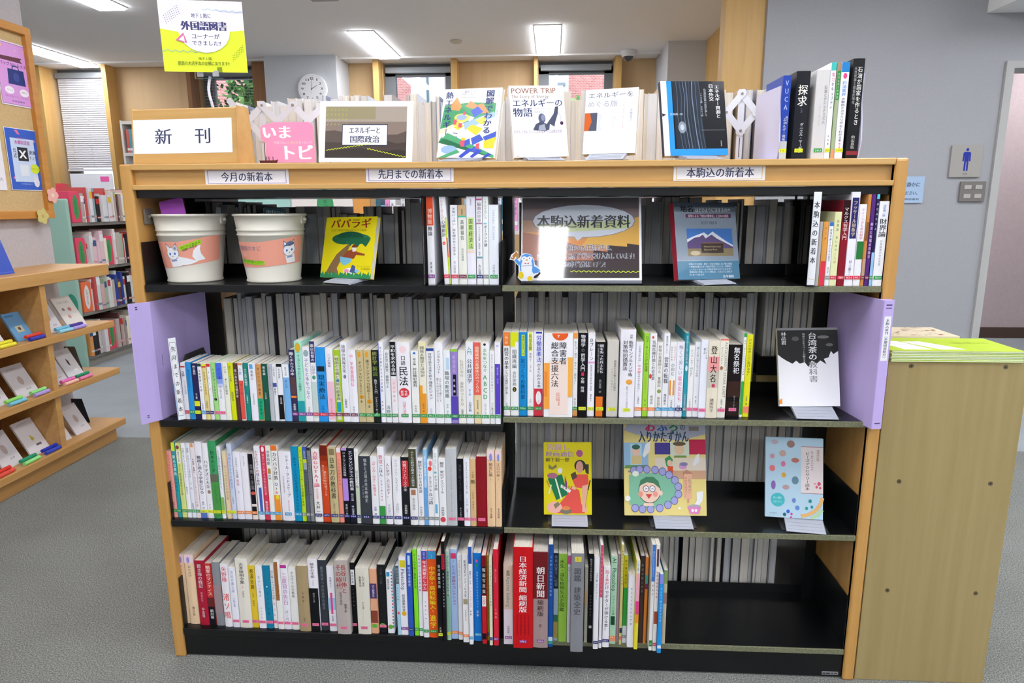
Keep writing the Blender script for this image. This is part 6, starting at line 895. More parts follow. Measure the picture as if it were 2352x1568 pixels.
t=thing('pink_sign',(-0.5335,0.0700,1.3477),'pink cut out sign reading いまトピ with a small ship','sign')
m=MB(); pk=mat('f49ac0',.4); pp=[(-.058,0),(.066,0),(.066,.085),(.062,.093),(.054,.096),(-.036,.096),(-.044,.093),(-.062,.090),(-.067,.084),(-.067,.056),(-.062,.051),(-.055,.048)]
m.prism(pp,'y',0,.003,pk); m.build('board',t)
a=Art((-.067,-.0001,.096),(1,0,0),(0,0,-1),(0,-1,0),.133,.096)
a.run([('t','いま',2,8,60,42,'fbfafc',.05),('t','今知りたい！ホットなトピック',24,47,97,54,'f8e4ec',0),('t','ホット',54,47,69,54,'f0c030',0),('t','トピ',34,56,98,96,'fbfafc',.05)]); a.mb.build('lettering',t)
t=thing('ship_cutout',(-0.5764,0.0450,1.3455),'tiny dark red paper ship in front of the pink sign','paper')
m=MB(); m.prism([(-.02,0),(.022,0),(.025,.008),(.018,.006),(-.022,.006)],'y',0,.0015,mat('5a2c28',.5)); 
for x in (-.004,.002,.012): m.box(x,x+.0012,0,.0015,.006,.015,mat('3a3440',.5))
m.build('hull',t)
cN=(-0.7828,0.0300,1.3442,-0.1116,0.1443,0.0192,0.2703,0.1344)
x_,y_,z_,yw_,tl_,rl_,w_,h_=cN
t=thing('wooden_block',(x_,y_,LV['H']+.0005),'orange-brown wooden block sign reading 新刊 at the left of the bookcase top','sign'); t.rotation_euler=(0,0,yw_)
h_=h_*math.cos(tl_); dy=.012
m=MB().prism([(0,0),(.075,0),(.06,h_),(dy,h_)],'x',-w_/2,w_/2+.012,WOODX); m.build('block',t,.003)
a=Art((-w_/2,dy-.0004,h_),(1,0,0),Vector((0,-dy,-h_)).normalized(),(0,-1,.09),w_,math.hypot(dy,h_),4e-5)
a.run([('r',0,19,99,80,'f5f7fd'),('t','新',22,36,40,64,'3c4264',.01),('t','刊',62,36,79,64,'3c4264',.01)]); a.mb.build('paper_label',t)
cY=(-0.7487,0.1200,1.5724,0.2410,0.0066,-0.0121,0.1970,0.1671)
x_,y_,z_,yw_,tl_,rl_,w_,h_=cY
dots=[('e',6+i*2.3+j*.6,22-i*2+j*2.6,.5,.5,'6a6a90') for i in range(8) for j in range(5)]+[('e',84+i*2.1,76-i*2.4+j*2.6,.5,.5,'6a7a30') for i in range(7) for j in range(4)]
shown(cY,'yellow and white card held high above the wooden block, about foreign books','eceaf2',[
 ('p',[(0,40),(20,44),(40,41),(70,44),(100,40),(100,100),(0,100)],'e2f03c')]+dots+[('e',52,41,31,32,'fbfbfd'),wavy(52,100,12,15,1.2,5,'9ac0e4'),wavy(0,46,70,72,1.4,5,'8ab8c8'),
 ('t','地下１階に',38,18,62,25,'4a4a84',.02),('t','外国語図書',25,29,80,42,'4a4a78',.07),('t','コーナーが',36,46,70,54,'4a4a84',.02),('t','できました!!',36,56,71,63,'4a4a84',.02),('p',[(17,56),(27,45),(31,60)],'d87aa8'),('p',[(21,55),(27,49),(28,58)],'f4f4f8'),
 ('t','地下１階',42,79,58,83,'5a6a30',.01),('t','壁面の大活字本の左横にあります!!',17,85,79,91,'5a6a30',.01)],.0015,name='card_sign',cat='sign')
t=thing('clip_stand',((-0.7480,0.1300,1.4854)[0],.13,LV['H']),'clear plastic clip stand with twisted stem holding the yellow card','clip stand')
zc=z_-LV['H']
MB().box(-.04,.04,-.03,.03,.0005,.004,CLEAR).build('foot',t)
pts=[(0.004*math.sin(i*.9),.004*math.cos(i*.9),.004+(zc-.012)*i/14) for i in range(15)]
MB().ribbon(pts,.0036,0,mat('d6dae4',.3)).build('stem',t)
MB().box(-.036,.036,-.004,.004,zc-.014,zc+.012,clear('clip_plastic',.05,'f2f6fa')).box(-.028,-.012,-.006,-.004,zc-.01,zc+.004,mat('c8ccd2',.2,.6)).box(.012,.028,-.006,-.004,zc-.01,zc+.004,mat('c8ccd2',.2,.6)).build('clip',t)
# scissor lattices
LAT=mat('dfe2ea',.35); RIV=mat('9a8a84',.4)
def lattice(lab,seg,riv,Y):
    o=thing('scissor_lattice',(0,Y,0),lab,'book support','expanding lattices')
    for k,(a,b) in enumerate(seg):
        A=Vector((a[0],0,a[2]));B=Vector((b[0],0,b[2])); d=(B-A).normalized(); n=Vector((-d.z,0,d.x))*.0085; yy=.0013*(k%4)
        A=A-d*.008;B=B+d*.008
        pts=[A+n,B+n,B+d*.004+n*.5,B+d*.004-n*.5,B-n,A-n,A-d*.004-n*.5,A-d*.004+n*.5]
        MB().prism([(p.x,p.z) for p in pts],'y',yy,yy+.0011,LAT).build('slat',o)
    f=riv[-2]; zz=H+.0005; MB().box(f[0]-.008,f[0]+.008,.0055,.0075,zz,max(r_[2] for r_ in riv)+.012,LAT).box(f[0]-.001,f[0]+.001,.0053,.0077,zz+.02,zz+.07,mat('4a3a40',.5)).box(f[0]-.02,f[0]+.02,.0055,.06,zz,zz+.0015,LAT).build('upright',o)
    for p in riv: MB().cyl((p[0],-.0015,p[2]),(p[0],.006,p[2]),.0034,.0034,RIV,12).build('rivet',o)
P=lambda *a:a
YL=.25
lattice('white expanding lattice behind the pink sign',[
 ((-0.7531,0.2500,1.5181),(-0.7112,0.2500,1.4678)),((-0.7112,0.2500,1.4678),(-0.7617,0.2500,1.4214)),((-0.7112,0.2500,1.4678),(-0.6678,0.2500,1.5092)),((-0.7112,0.2500,1.4678),(-0.6707,0.2500,1.4262)),((-0.6678,0.2500,1.5092),(-0.6274,0.2500,1.4669)),((-0.6707,0.2500,1.4262),(-0.6274,0.2500,1.4669)),((-0.6274,0.2500,1.4669),(-0.5827,0.2500,1.5092)),((-0.5827,0.2500,1.5092),(-0.5415,0.2500,1.4682)),((-0.5415,0.2500,1.4682),(-0.4945,0.2500,1.5093))],
 [(-0.7112,0.2500,1.4678),(-0.6678,0.2500,1.5092),(-0.6707,0.2500,1.4262),(-0.5827,0.2500,1.5092)],YL)
lattice('white expanding lattice between the wood grain book and the purple folder stand',[
 ((0.6131,0.2500,1.5224),(0.5757,0.2500,1.4764)),((0.5757,0.2500,1.4764),(0.6143,0.2500,1.4300)),((0.6143,0.2500,1.4300),(0.6540,0.2500,1.4754)),((0.6131,0.2500,1.5224),(0.6540,0.2500,1.4754)),((0.6540,0.2500,1.4754),(0.6909,0.2500,1.5214)),((0.6540,0.2500,1.4754),(0.6974,0.2500,1.4291))],
 [(0.6131,0.2500,1.5224),(0.5757,0.2500,1.4764),(0.6143,0.2500,1.4300),(0.6540,0.2500,1.4754)],YL)
# curved clear-white bookends holding the books on top
def curved_end(x,lab,sgn,z0=LV['H'],hh=.175):
    o=thing('bookend',(x,.035,z0),lab,'bookend','curved plastic bookends')
    BE=mat('d4d2ea',.25,name='lilac_plastic')
    pr=[(0,0),(-.012,.04),(-.004,.09),(.006,.13),(.004,hh),(.19,hh+.006),(.19,0)]
    MB().prism(pr,'x',-.0012,.0012,BE).build('side_plate',o); 
    MB().box(min(0,sgn*.05),max(0,sgn*.05),0,.15,.0004,.0016,BE).build('foot',o)
curved_end((0.6456,0.0300,1.3469)[0],'lilac curved plastic bookend left of the blue V U C A book',-1,hh=.165)
curved_end((0.8295,0.0300,1.3453)[0],'lilac curved plastic bookend right of the tallest black book',1,hh=.19)
# ---------------------------------------------------------------- folders, divider signs, bookends
LIL=mat('c4b2ea',.45,name='lilac_card')
t=thing('file_folder',(0,0,LV['r2L']+.0005),'lilac card folder leaning at the left end of the second shelf','folder')
pth=[(-.921,-.042),(-.905,-.016),(-.893,.0),(-.888,.06),(-.878,.13),(-.858,.21)]
def sheet(pth,th): return [p for p in pth]+[(p[0]+th,p[1]) for p in pth[::-1]]
MB().prism(sheet(pth,.0035),'z',0,.31,LIL).build('cover',t)
a=MB(); dk=mat('4a4470',.5)
for zz,u in ((.30,.0),(.295,.0),(.02,.0),(.015,0)): a.box(-.9225+.0065,-.9105+.003,-.0422+.012,-.0418+.02,zz-.001,zz+.001,dk)
a.box(-.8845,-.8838,.02,.0205,.14,.17,dk); a.build('small_print',t)
t=thing('file_folder',(0,0,LV['r2R']+.0005),'lilac card folder with a labelled spine at the right end of the second shelf','folder')
MB().prism([(.860,.2),(.876,.1),(.886,.0),(.891,-.03),(.8925,-.033),(.9165,-.029),(.9165,-.006),(.893,-.006),(.8905,.0),(.8855,.05),(.868,.2)],'z',-.008,.304,LIL).build('cover',t)
a=Art((.8925,-.0332,.304),Vector((.024,.004,0)).normalized(),(0,0,-1),Vector((.004,-.024,0)).normalized(),.0243,.312)
a.run([('r',14,12,84,46,'f2f2f6'),('v','本駒込新刊（本郷図書館分）',24,14,76,45,'4a4a70',.02),('r',20,3,80,4,'5a4a80'),('r',20,5.5,80,6.2,'5a4a80'),('r',25,95,80,96,'5a4a80')]); a.mb.build('spine_label',t)
c1=(-0.8303,-0.0120,0.7012,0.7261,-0.0031,-0.0208,0.0178,0.2158)
plate('divider_sign',c1,'narrow white vertical sign reading 先月までの新着本, second shelf left','sign','eef0f4',[('r',12,5,90,95,'7a7c8c'),('r',16,5.6,86,94.4,'eef0f4'),('v','先月までの新着本',22,8,80,92,'3c3e48',.02),('r',0,55,10,100,'a8c4e8')],.001,coat=.5)
c2=(0.7311,-0.0060,1.0532,-0.0824,0.0005,0.0014,0.0173,0.2147)
plate('divider_sign',c2,'narrow white vertical sign reading 本駒込の新着本, top shelf right','sign','eef0f4',[('v','本駒込の新着本',14,9,86,78,'3c3e48',.03),('l',[(15,93),(85,94)],.8,'d8b860')],.001,coat=.5)
def clearplate(x,y0,y1,z0,z1,lab,nm='acrylic_divider',dx=.0015,m=None):
    o=thing(nm,(x,y0,z0),lab,'divider'); m=m or CLEAR
    MB().box(-dx/2,dx/2,0,y1-y0,.0005,z1-z0,m).build('plate',o); MB().box(-.0,.03,0,y1-y0,.0004,.0016,m).build('foot',o); return o
clearplate((-0.1878,0.0050,1.0514)[0],-.012,.14,LV['r1'],LV['r1']+.215,'clear acrylic divider left of the orange and white book, top shelf')
clearplate(c2[0]-.012,-.012,.14,LV['r1'],LV['r1']+.2,'clear acrylic divider behind the vertical sign, top shelf right')
def bookend(x,y0,y1,z0,h,lab):
    o=thing('bookend',(x,y0,z0),lab,'bookend'); L=y1-y0
    MB().prism([(0,0),(L,0),(L,h*.8),(L*.85,h),(L*.12,h),(0,h*.9)],'x',-.0006,.0006,BLACK).build('side_plate',o); MB().box(-.05,0,0,L,.0004,.0014,BLACK).build('foot',o)
bookend((-0.8360,0.0000,0.6990)[0]-.0012,.03,.16,LV['r2L'],.165,'black metal bookend behind the vertical sign, second shelf left')
o=thing('bookend',(0.7549,0.1600,1.1043),'black wire bookend hanging in the top shelf, right bay','bookend')
pts=[(-.015,0,.175),(-.016,0,.1),(-.016,0,.02),(-.012,0,.005),(-.004,0,0),(.006,0,.001),(.013,0,.007),(.016,0,.02),(.016,0,.1),(.016,0,.175)]
MB().ribbon(pts,.0032,0,BLACK).build('wire',o)
# poster sleeve and penguin
cS=(0.1942,0.0350,1.0585,0.0130,0.2803,-0.0008,0.2963,0.2098)
city_=[('p',[(6,82),(6,72),(30,76),(46,70),(46,66),(58,66),(58,72),(76,74),(84,70),(86,62),(96,60),(98,72),(98,98),(2,98)],'3c3034')]
PS=shown(cS,'sunset poster in a clear sleeve reading 本駒込新着資料, top shelf right','f2f2f6',[
 ('r',1,1,98,97,'6a6266'),('r',1,14,98,97,'7c6c6c'),('r',1,28,98,97,'a8846c'),('r',1,42,98,97,'c89058'),('r',1,52,98,97,'d88c4c'),('r',1,64,98,97,'b87054'),('p',[(98,24),(60,40),(50,60),(98,64)],'d8a850'),('p',[(1,42),(30,50),(50,60),(70,72),(1,74)],'a07060'),('r',1,76,98,97,'564646'),('p',[(60,64),(72,66),(72,58),(88,60),(88,56),(98,58),(98,97),(60,97)],'3c3034'),('r',1,84,98,97,'3a3234'),
 ('e',52,29,43,20,'6a6a80'),('e',52,29,42.4,19.4,'c9cfda'),('p',[(12,33),(92,28),(88,38),(20,44)],'c2cc9c'),('p',[(44,47),(52,47),(47,53)],'c9cfda'),('t','本駒込新着資料',13,22,91,38,'2c3038',.03),
 ('t','本駒込図書館の休館期間中は、',20,57,78,65,'e8ecf4',.045),('t','本駒込図書館の休館期間中は、',20,57,78,65,'3c4050',.005),
 ('t','図書館で順番に新着資料を受け入れしています!',13,67,94,75,'e8ecf4',.05),('t','図書館で順番に新着資料を受け入れしています!',13,67,94,75,'3c4050',.005),
 ('t','本郷の担当分はコチラ!',30,77,70,85,'e8ecf4',.045),('t','本郷の担当分はコチラ!',30,77,70,85,'3c4050',.005),wavy(41,98,89,90,.9,14,'d8e838',1.4)],.002,coat=1.0,name='poster_stand',cat='sign')
fo=MB().box(-cS[6]/2,cS[6]/2,-.005,.075,.0006,.003,clear('foot_acrylic',.05,'d0d4da')).box(-cS[6]/2,cS[6]/2,.02,.023,.003,.012,FROST).build('foot',PS)
bpy.context.view_layer.update(); fo.matrix_parent_inverse=(Matrix.Translation((cS[0],.02,LV['r1'])).inverted()@PS.matrix_world).inverted()
t=thing('penguin_cutout',(0.0585,0.0200,1.0588),'small blue and white paper penguin in front of the sunset poster','paper')
ol=[(-.012,0),(.016,0),(.02,.012),(.03,.018),(.036,.026),(.03,.034),(.022,.04),(.02,.052),(.012,.064),(0,.068),(-.01,.066),(-.016,.056),(-.022,.052),(-.026,.062),(-.018,.068),(-.022,.074),(-.036,.064),(-.04,.052),(-.03,.05),(-.018,.036),(-.018,.02),(-.02,.008)]
MB().prism(ol,'y',0,.0012,mat('e8ecf4',.5)).build('paper',t)
a=Art((-.04,-.0001,.075),(1,0,0),(0,0,-1),(0,-1,0),.08,.075)
def q(x,z): return ((x+.04)/.08*100,(.075-z)/.075*100)
a.run([('p',[q(*p) for p in [(-.014,.024),(-.015,.044),(-.01,.062),(0,.067),(.012,.063),(.019,.05),(.02,.036),(.028,.032),(.035,.026),(.03,.02),(.018,.018),(.014,.026)]],'5a9ae0'),
 ('p',[q(*p) for p in [(-.016,.036),(-.028,.05),(-.024,.055),(-.014,.046)]],'5a9ae0'),('e',*q(.002,.034),17,32,'eef2f8'),('e',*q(-.004,.054),9,8,'eef2f8'),('e',*q(.009,.054),8,8,'eef2f8'),('e',*q(-.005,.055),1.4,1.8,'2a2c34'),('e',*q(.009,.055),1.4,1.8,'2a2c34'),('e',*q(.002,.051),3,2.4,'e0a030'),('p',[q(-.003,.045),q(.002,.043),q(.007,.045),q(.007,.041),q(.002,.043),q(-.003,.041)],'d03848'),
 ('l',[q(-.013,.036),q(.016,.038)],.8,'6a7080'),('e',*q(-.012,.014),8,12,'e8cc30'),('e',*q(.01,.006),8,8,'e8cc30'),('p',[q(-.038,.055),q(-.024,.072),q(-.02,.068),q(-.03,.052)],'c07a3c'),('e',*q(-.033,.058),2.4,2.4,'f0e8e0')])
a.mb.build('printed_face',t)
# far gap: light plank
# ---------------------------------------------------------------- cabinet on the right and its brochures
t=thing('brochure_cabinet',(0,0,0),'pale wooden cabinet standing against the right end of the bookcase','cabinet')
xa,xb=.9335,1.262; yf=.004
MB().box(xa,xb,yf,yf+.018,0,.868,PALE).build('end_panel',t,.0015)
MB().box(xa,xb,yf+.018,.30,.85,.868,PALE).build('top_panel',t); MB().box(xa,xb,.30,.316,0,.868,PALE).build('rear_panel',t)
MB().box(xa,xa+.016,yf+.018,.30,0,.85,PALE).build('side_panel',t); MB().box(xb-.016,xb,yf+.018,.30,0,.85,PALE).build('side_panel',t)
MB().box(xa,xa+.12,.316,.326,0,.955,mat('cdb98a',.5)).build('riser',t)
for p in ((0.9876,0.0040,0.8574),(0.9902,0.0040,0.5617),(0.9921,0.0040,0.2627),(1.2065,0.0040,0.8563),(1.2098,0.0040,0.5604),(1.2122,0.0040,0.2609)):
    MB().cyl((p[0],yf-.0008,p[2]),(p[0],yf+.001,p[2]),.0055,.0058,mat('7c705a',.35,.7),14).cyl((p[0],yf-.0011,p[2]),(p[0],yf-.0008,p[2]),.002,.002,mat('3a3428',.5),6).build('screw',t)
LIME=mat('b4d02c',.4); LI2=mat('eef0e4',.6)
nst=7
for k in range(nst):
    z0=.8685+k*.0039; dx=.0015*math.sin(k*2.1)
    o=thing('brochure',(xa+.004+dx,yf-.004+abs(dx),z0),'lime green stapled brochure, topmost of the pile on the cabinet' if k==nst-1 else 'lime edged brochure, '+ORD[nst-1-k]+' from the top in the pile on the cabinet','brochure','lime green brochures on the cabinet')
    MB().box(0,.305,0,.16,.0006,.003,LI2).build('pages',o); MB().box(-.0005,.3055,-.0005,.1605,.003,.0037,LIME).box(-.0005,.3055,-.0005,.1605,0,.0006,LIME).build('cover',o)
    if k==nst-1:
        a=Art((0,.1605,.0037),(1,0,0),(0,-1,0),(0,0,1),.305,.16)
        a.run([('p',[(4,30),(22,26),(34,90),(12,90)],'f0f0f4'),('p',[(24,30),(40,28),(60,88),(40,90)],'f4ecf4'),('l',[(6,40),(26,60)],3,'c8c8d0'),('l',[(30,40),(48,70)],3,'e0a0c0'),('t','ご自由にお取りください',60,30,92,50,'4a6a20',0)]); a.mb.build('cover_print',o)
o=thing('brochure',(xa+.004,yf+.158,.8685),'cream brochure stack with a red and grey pattern behind the lime green pile','brochure')
MB().box(0,.25,.004,.14,0,.031,mat('ddd2b8',.6)).build('pages',o)
a=Art((0,.14,.0311),(1,0,0),(0,-1,0),(0,0,1),.25,.136); rr=random.Random(3)
a.run([('e',rr.uniform(4,96),rr.uniform(6,94),rr.uniform(1,3),rr.uniform(1,2.4),rr.choice(('a04a3c','8a8478','c08a6c','5a6a5c'))) for i in range(60)]); a.mb.build('cover_print',o)
# ---------------------------------------------------------------- display rack at the left
t=thing('display_rack',(-2.2,0,0),'orange-brown wooden display rack along the left, four open levels','rack')
MB().box(-.36,0,-1.2,1.80,.89,.948,WOODY).build('counter_top',t,.004)
for z,e in ((.614,.648),(.36,.393),(.075,.11)): MB().box(-.30,0,-1.2,1.79,z,e,WOODY).build('shelf_board',t,.003)
MB().box(-.28,-.035,-1.2,1.75,0,.074,WOODY).build('plinth',t)
MB().box(-.315,-.30,-1.2,1.40,.075,.89,wood('rack_back','8a5f38','9c6d42','y')).build('back_panel',t)
for z0,z1 in ((.11,.36),(.393,.614),(.648,.89)):
    for y in (1.33,.55,-.25): MB().box(-.30,-.012,y-.017,y+.017,z0,z1,WOODY).build('divider',t)
def booklet(y,z,w,h,lab,col='d8d4d8',ops=None,tilt=.50,x=-2.264,th=.008):
    c=(x,y,z,math.pi/2-.0,tilt,0,w,h)
    shown(c,lab,col,ops or [('t','おはなし',20,8,70,14,'8a8484',0),('e',52,50,12,14,'b8a8a4'),('t','点字',50,76,76,82,'6a6466')],th,coat=.1,name='booklet',cat='booklet')
def markers(y,z,cs,lab,x=-2.235):
    for k,c in enumerate(cs):
        o=thing('marker_pen',(x+k*.017,y,z+.0085+.011*(1-k)),lab[k],'pen','marker pens on the rack')
        MB().cyl((0,-.045,0),(0,.018,0),.0085,.0085,mat(c,.35),12).build('barrel',o); MB().cyl((0,.0185,0),(0,.045,0),.009,.0088,mat(c,.3),12).build('cap',o)
def mk(y,z,c1,c2,n1,n2,w): markers(y,z,(c1,c2),(n1+' marker pen '+w+', upper',n2+' marker pen '+w+', lower one'))
zA,zB,zC=.6485,.3935,.1105
booklet(1.09,zA,.11,.16,'pale booklet behind the yellow pens, second rack level')
booklet(1.262,zA,.10,.14,'blue booklet with a small picture, second rack level','6a9cc4',[('r',30,48,70,70,'b8b89c'),('e',50,58,8,6,'5a4a3c'),('r',10,8,60,14,'4a7ca4')])
booklet(1.455,zA,.10,.17,'grey booklet nearest the divider, second rack level')
booklet(1.605,zA,.13,.17,'white booklet at the end of the second rack level','e0dcd6',[('t','てんじ えほん',16,14,80,22,'6a6464',0),('e',30,40,7,5,'8a8484'),('e',62,42,9,6,'c87a7a'),('e',40,64,8,6,'c8948c')])
mk(1.09,zA,'e8dc3c','f0e848','yellow','bright yellow','at the left edge of the second rack level')
mk(1.265,zA,'e0483c','3a44b4','red','blue','in front of the blue booklet')
mk(1.45,zA,'7ac4e0','9ad8f0','sky blue','pale blue','in front of the grey booklet')
mk(1.545,zA,'54449a','b4a4f0','violet','lilac','at the end of the second rack level')
booklet(1.06,zB,.115,.17,'pale booklet at the left edge, third rack level'); booklet(1.232,zB,.125,.16,'pale booklet left of the divider, third rack level')
booklet(1.44,zB,.10,.165,'glossy pale booklet right of the divider, third rack level'); booklet(1.555,zB,.11,.165,'glossy pale booklet with a dark figure, third rack level','dcdce0',[('t','えほん',20,8,60,14,'8a8484',0),('p',[(46,30),(56,40),(54,58),(44,50)],'4a3c44'),('r',56,70,80,76,'fafafa')])
mk(1.10,zB,'98e070','7cc8e4','light green','turquoise','at the left edge of the third rack level')
mk(1.245,zB,'98e88c','b8a4e8','mint green','lavender','left of the divider on the third rack level')
mk(1.44,zB,'e878c0','f4c0b0','pink','peach','right of the divider on the third rack level')
mk(1.545,zB,'2f9a6c','f08ab8','dark green','rose pink','at the end of the third rack level')
booklet(1.085,zC,.115,.17,'white booklet with a dark figure, lowest rack level'); booklet(1.25,zC,.12,.175,'white booklet with a small yellow figure, lowest rack level','e4dfe0',[('t','よみきかせ',20,6,70,11,'8a8484',0),('p',[(46,42),(60,56),(50,62),(42,58)],'c8b848'),('r',50,72,76,78,'6a6466')])
booklet(1.41,zC,.09,.14,'plain white card right of the divider, lowest rack level'); booklet(1.545,zC,.11,.16,'white booklet with a grey emblem, end of the lowest rack level')
mk(1.13,zC,'2f9a74','98ec90','dark green','light green','on the lowest rack level')
mk(1.262,zC,'2c3cb0','3a50c4','dark blue','royal blue','on the lowest rack level')
mk(.98,zC,'e04438','e8584c','red','light red','at the left edge of the lowest rack level')
for z,c,l in ((zB,'8a8c8c','grey metal bookend at the end of the third rack level'),(zC,'3c4450','dark metal bookend at the end of the lowest rack level')):
    o=thing('bookend',(-2.40,1.70,z),l,'bookend'); MB().prism([(-.03,0),(.06,0),(.03,.13),(-.03,.13)],'y',0,.0015,mat(c,.4,.3)).box(-.03,.06,-.05,0,0,.0015,mat(c,.4,.3)).build('plate',o)
booklet(1.235,.9485,.115,.165,'blue square picture book on the rack counter','3450b4',[('r',8,94,92,96,'4c68c8')],.3,-2.30,.01)
# notice board
t=thing('notice_board',(-2.515,0,0),'cork notice board in an orange-brown wooden frame on the left pillar','board')
FRM=wood('frame_wood','c08038','cc9044','y')
MB().box(.004,.012,-.6,1.80,1.22,2.075,speck('cork','c4a674','d2b684',120,.9,.2)).build('cork_sheet',t)
for q_ in ((0,.036,-.6,1.80,1.183,1.222),(0,.036,-.6,1.80,2.072,2.11),(0,.036,1.795,1.834,1.183,2.11)): MB().box(*q_,FRM).build('frame_rail',t,.003)
def poster(y,z,w,h,lab,bg,ops): plate('poster',(-2.4995,y,z,math.pi/2,0,0,w,h),lab,'poster',bg,ops,.0008)
poster(1.715,1.725,.21,.297,'pink poster with a dark blue bag, upper right of the notice board','f0e4f0',[('r',2,2,98,98,'5a4a80'),('r',3,2.6,97,97.4,'dca0e0'),('e',20,8,2,1.4,'f0d060'),('e',60,12,2,1.2,'f4c0e8'),('e',86,10,2,1.2,'f0d060'),('p',[(10,24),(78,22),(72,26),(78,30),(10,30)],'6a3a4c'),('t','バッグがもらえる!',8,32,92,38,'7a3a8a',.02),('p',[(30,42),(78,42),(80,66),(28,66)],'2c3a7c'),('l',[(44,42),(46,37),(62,37),(64,42)],6,'2c3a7c'),('e',54,54,9,7,'3c4c94'),('e',28,76,14,6,'f4eef8'),('e',72,77,14,6,'f4eef8'),('t','くわしくは',20,74,38,77,'8a6aa0',0),('t','館内で',64,75,82,78,'8a6aa0',0),('t','対象の本を借りてスタンプをあつめよう',12,84,86,87,'a070b0',0),('t','本郷図書館',30,91,70,94,'6a3a8a',0)])
poster(1.70,1.322,.21,.297,'blue poster with a black square letter X, lower right of the notice board','eef0f8',[('r',1.5,1,98.5,99,'3a62c4'),('p',[(30,3),(40,3),(46,10),(38,9)],'e87aa0'),('e',88,18,3,2,'e08ac0'),('e',12,80,2,2,'e08ac0'),('r',14,16,86,86,'c8d8f0'),('t','公式アカウント',34,14,68,18,'c04a80',0),('t','本郷図書館',26,19,74,26,'b04a9a',.03),('r',32,30,64,52,'2c3038'),('t','X',36,32,60,50,'f4f4f6',.04),('v','公式',18,32,29,48,'3a3c50',.03),('t','更新',66,34,90,41,'3a3c50',.03),('t','チュウ!',66,43,92,50,'3a3c50',.02),('r',34,58,60,76,'dfe6f0'),('e',80,64,14,8,'d4e43c'),('t','フォローしてね',68,61,92,67,'5a6a20',0),('t','本や行事のお知らせ',30,88,66,91,'b8c8ec',0),('e',80,86,9,8,'e4e4f0'),('p',[(74,80),(76,72),(80,79)],'e4e4f0'),('p',[(82,79),(86,72),(87,81)],'e4e4f0')])
poster(1.46,1.32,.21,.297,'white notice cut off at the left edge of the notice board','eceaf2',[('t','お知らせ',20,10,80,20,'8a7a9a'),('t','開館時間のご案内',15,80,92,86,'8a7a9a',0)])
def flower(y,z,c,c2,lab,x=-2.472):
    o=thing('paper_flower',(x,y,z),lab,'paper flower')
    pts=[]
    for i in range(40):
        a_=2*math.pi*i/40; r_=.042*(.72+.28*abs(math.cos(2.5*a_))); pts.append((r_*math.cos(a_),r_*math.sin(a_)))
    MB().prism(pts,'x',0,.0012,mat(c,.6)).build('petals',o)
    MB().prism([(p[0]*.25,p[1]*.25) for p in pts],'x',.0012,.0018,mat(c2,.6)).build('centre',o)
flower(1.825,1.30,'f0b4a8','f4e0d0','pink paper blossom at the lower right corner of the notice board'); flower(1.735,1.195,'cdc27c','c8a468','olive yellow paper blossom on the lower frame of the notice board')
# ---------------------------------------------------------------- children's book shelf beyond
def child_shelf(name,x,y0,y1,zs,dep,lab,end):
    t=thing(name,(x,0,0),lab,'bookshelf')
    TM=mat('9cc0b0',.6)
    MB().box(-dep,0,y0-.03,y0,0,zs[-1]+.18,TM).build('end_panel',t,.012)
    MB().box(-dep,0,y1,y1+.03,0,zs[-1]+.1,TM).build('end_panel',t)
    for z in zs: MB().box(-dep,0,y0,y1,z-.025,z,mat('8c8a84',.5,.3)).build('shelf_board',t)
    MB().box(-dep-.01,-dep,y0,y1,.05,zs[-1],mat('6a625c',.6)).build('back_panel',t)
    MB().box(-dep+.02,-.02,y0,y1,0,zs[0]-.025,mat('9a9892',.5)).build('plinth',t)
    a=Art((-dep,y0-.0301,zs[-1]+.18),(1,0,0),(0,0,-1),(0,-1,0),dep,zs[-1]+.18)
    wv=[(0,5)]+[(18+14*math.sin(i*.9),5+i*3) for i in range(0,27)]+[(0,84)]
    a.run([('p',wv,'4a8a80'),('e',80,62,16,7,'3f9078')] ); a.mb.build('painted_waves',t)
    return t
ZK=(.085,.43,.77,1.12)
child_shelf('childrens_bookshelf',-3.50,3.36,4.84,ZK,.30,'low bookshelf with a pale teal end panel, full of picture books below the blinds','a')
RK=random.Random(12)
pal=['dcd6cc','e8e0dc','c8c4c0','b8a8a0','d8b0b0','c85a5a','f0ecd8','90a8b0','6a4a4a','e8c8d0','3a4a9a','d8e0e0','a8c0a0','e4e0e4','302c30','c0b8b0','e0a060']
names={'dcd6cc':'pale grey','e8e0dc':'off-white','c8c4c0':'grey','b8a8a0':'taupe','d8b0b0':'dusty pink','c85a5a':'brick red','f0ecd8':'cream','90a8b0':'blue-grey','6a4a4a':'brown','e8c8d0':'pale pink','3a4a9a':'dark blue','d8e0e0':'silver white','a8c0a0':'sage green','e4e0e4':'whitish','302c30':'black','c0b8b0':'stone grey','e0a060':'light orange'}
lv_n=('lowest','third','second','top')
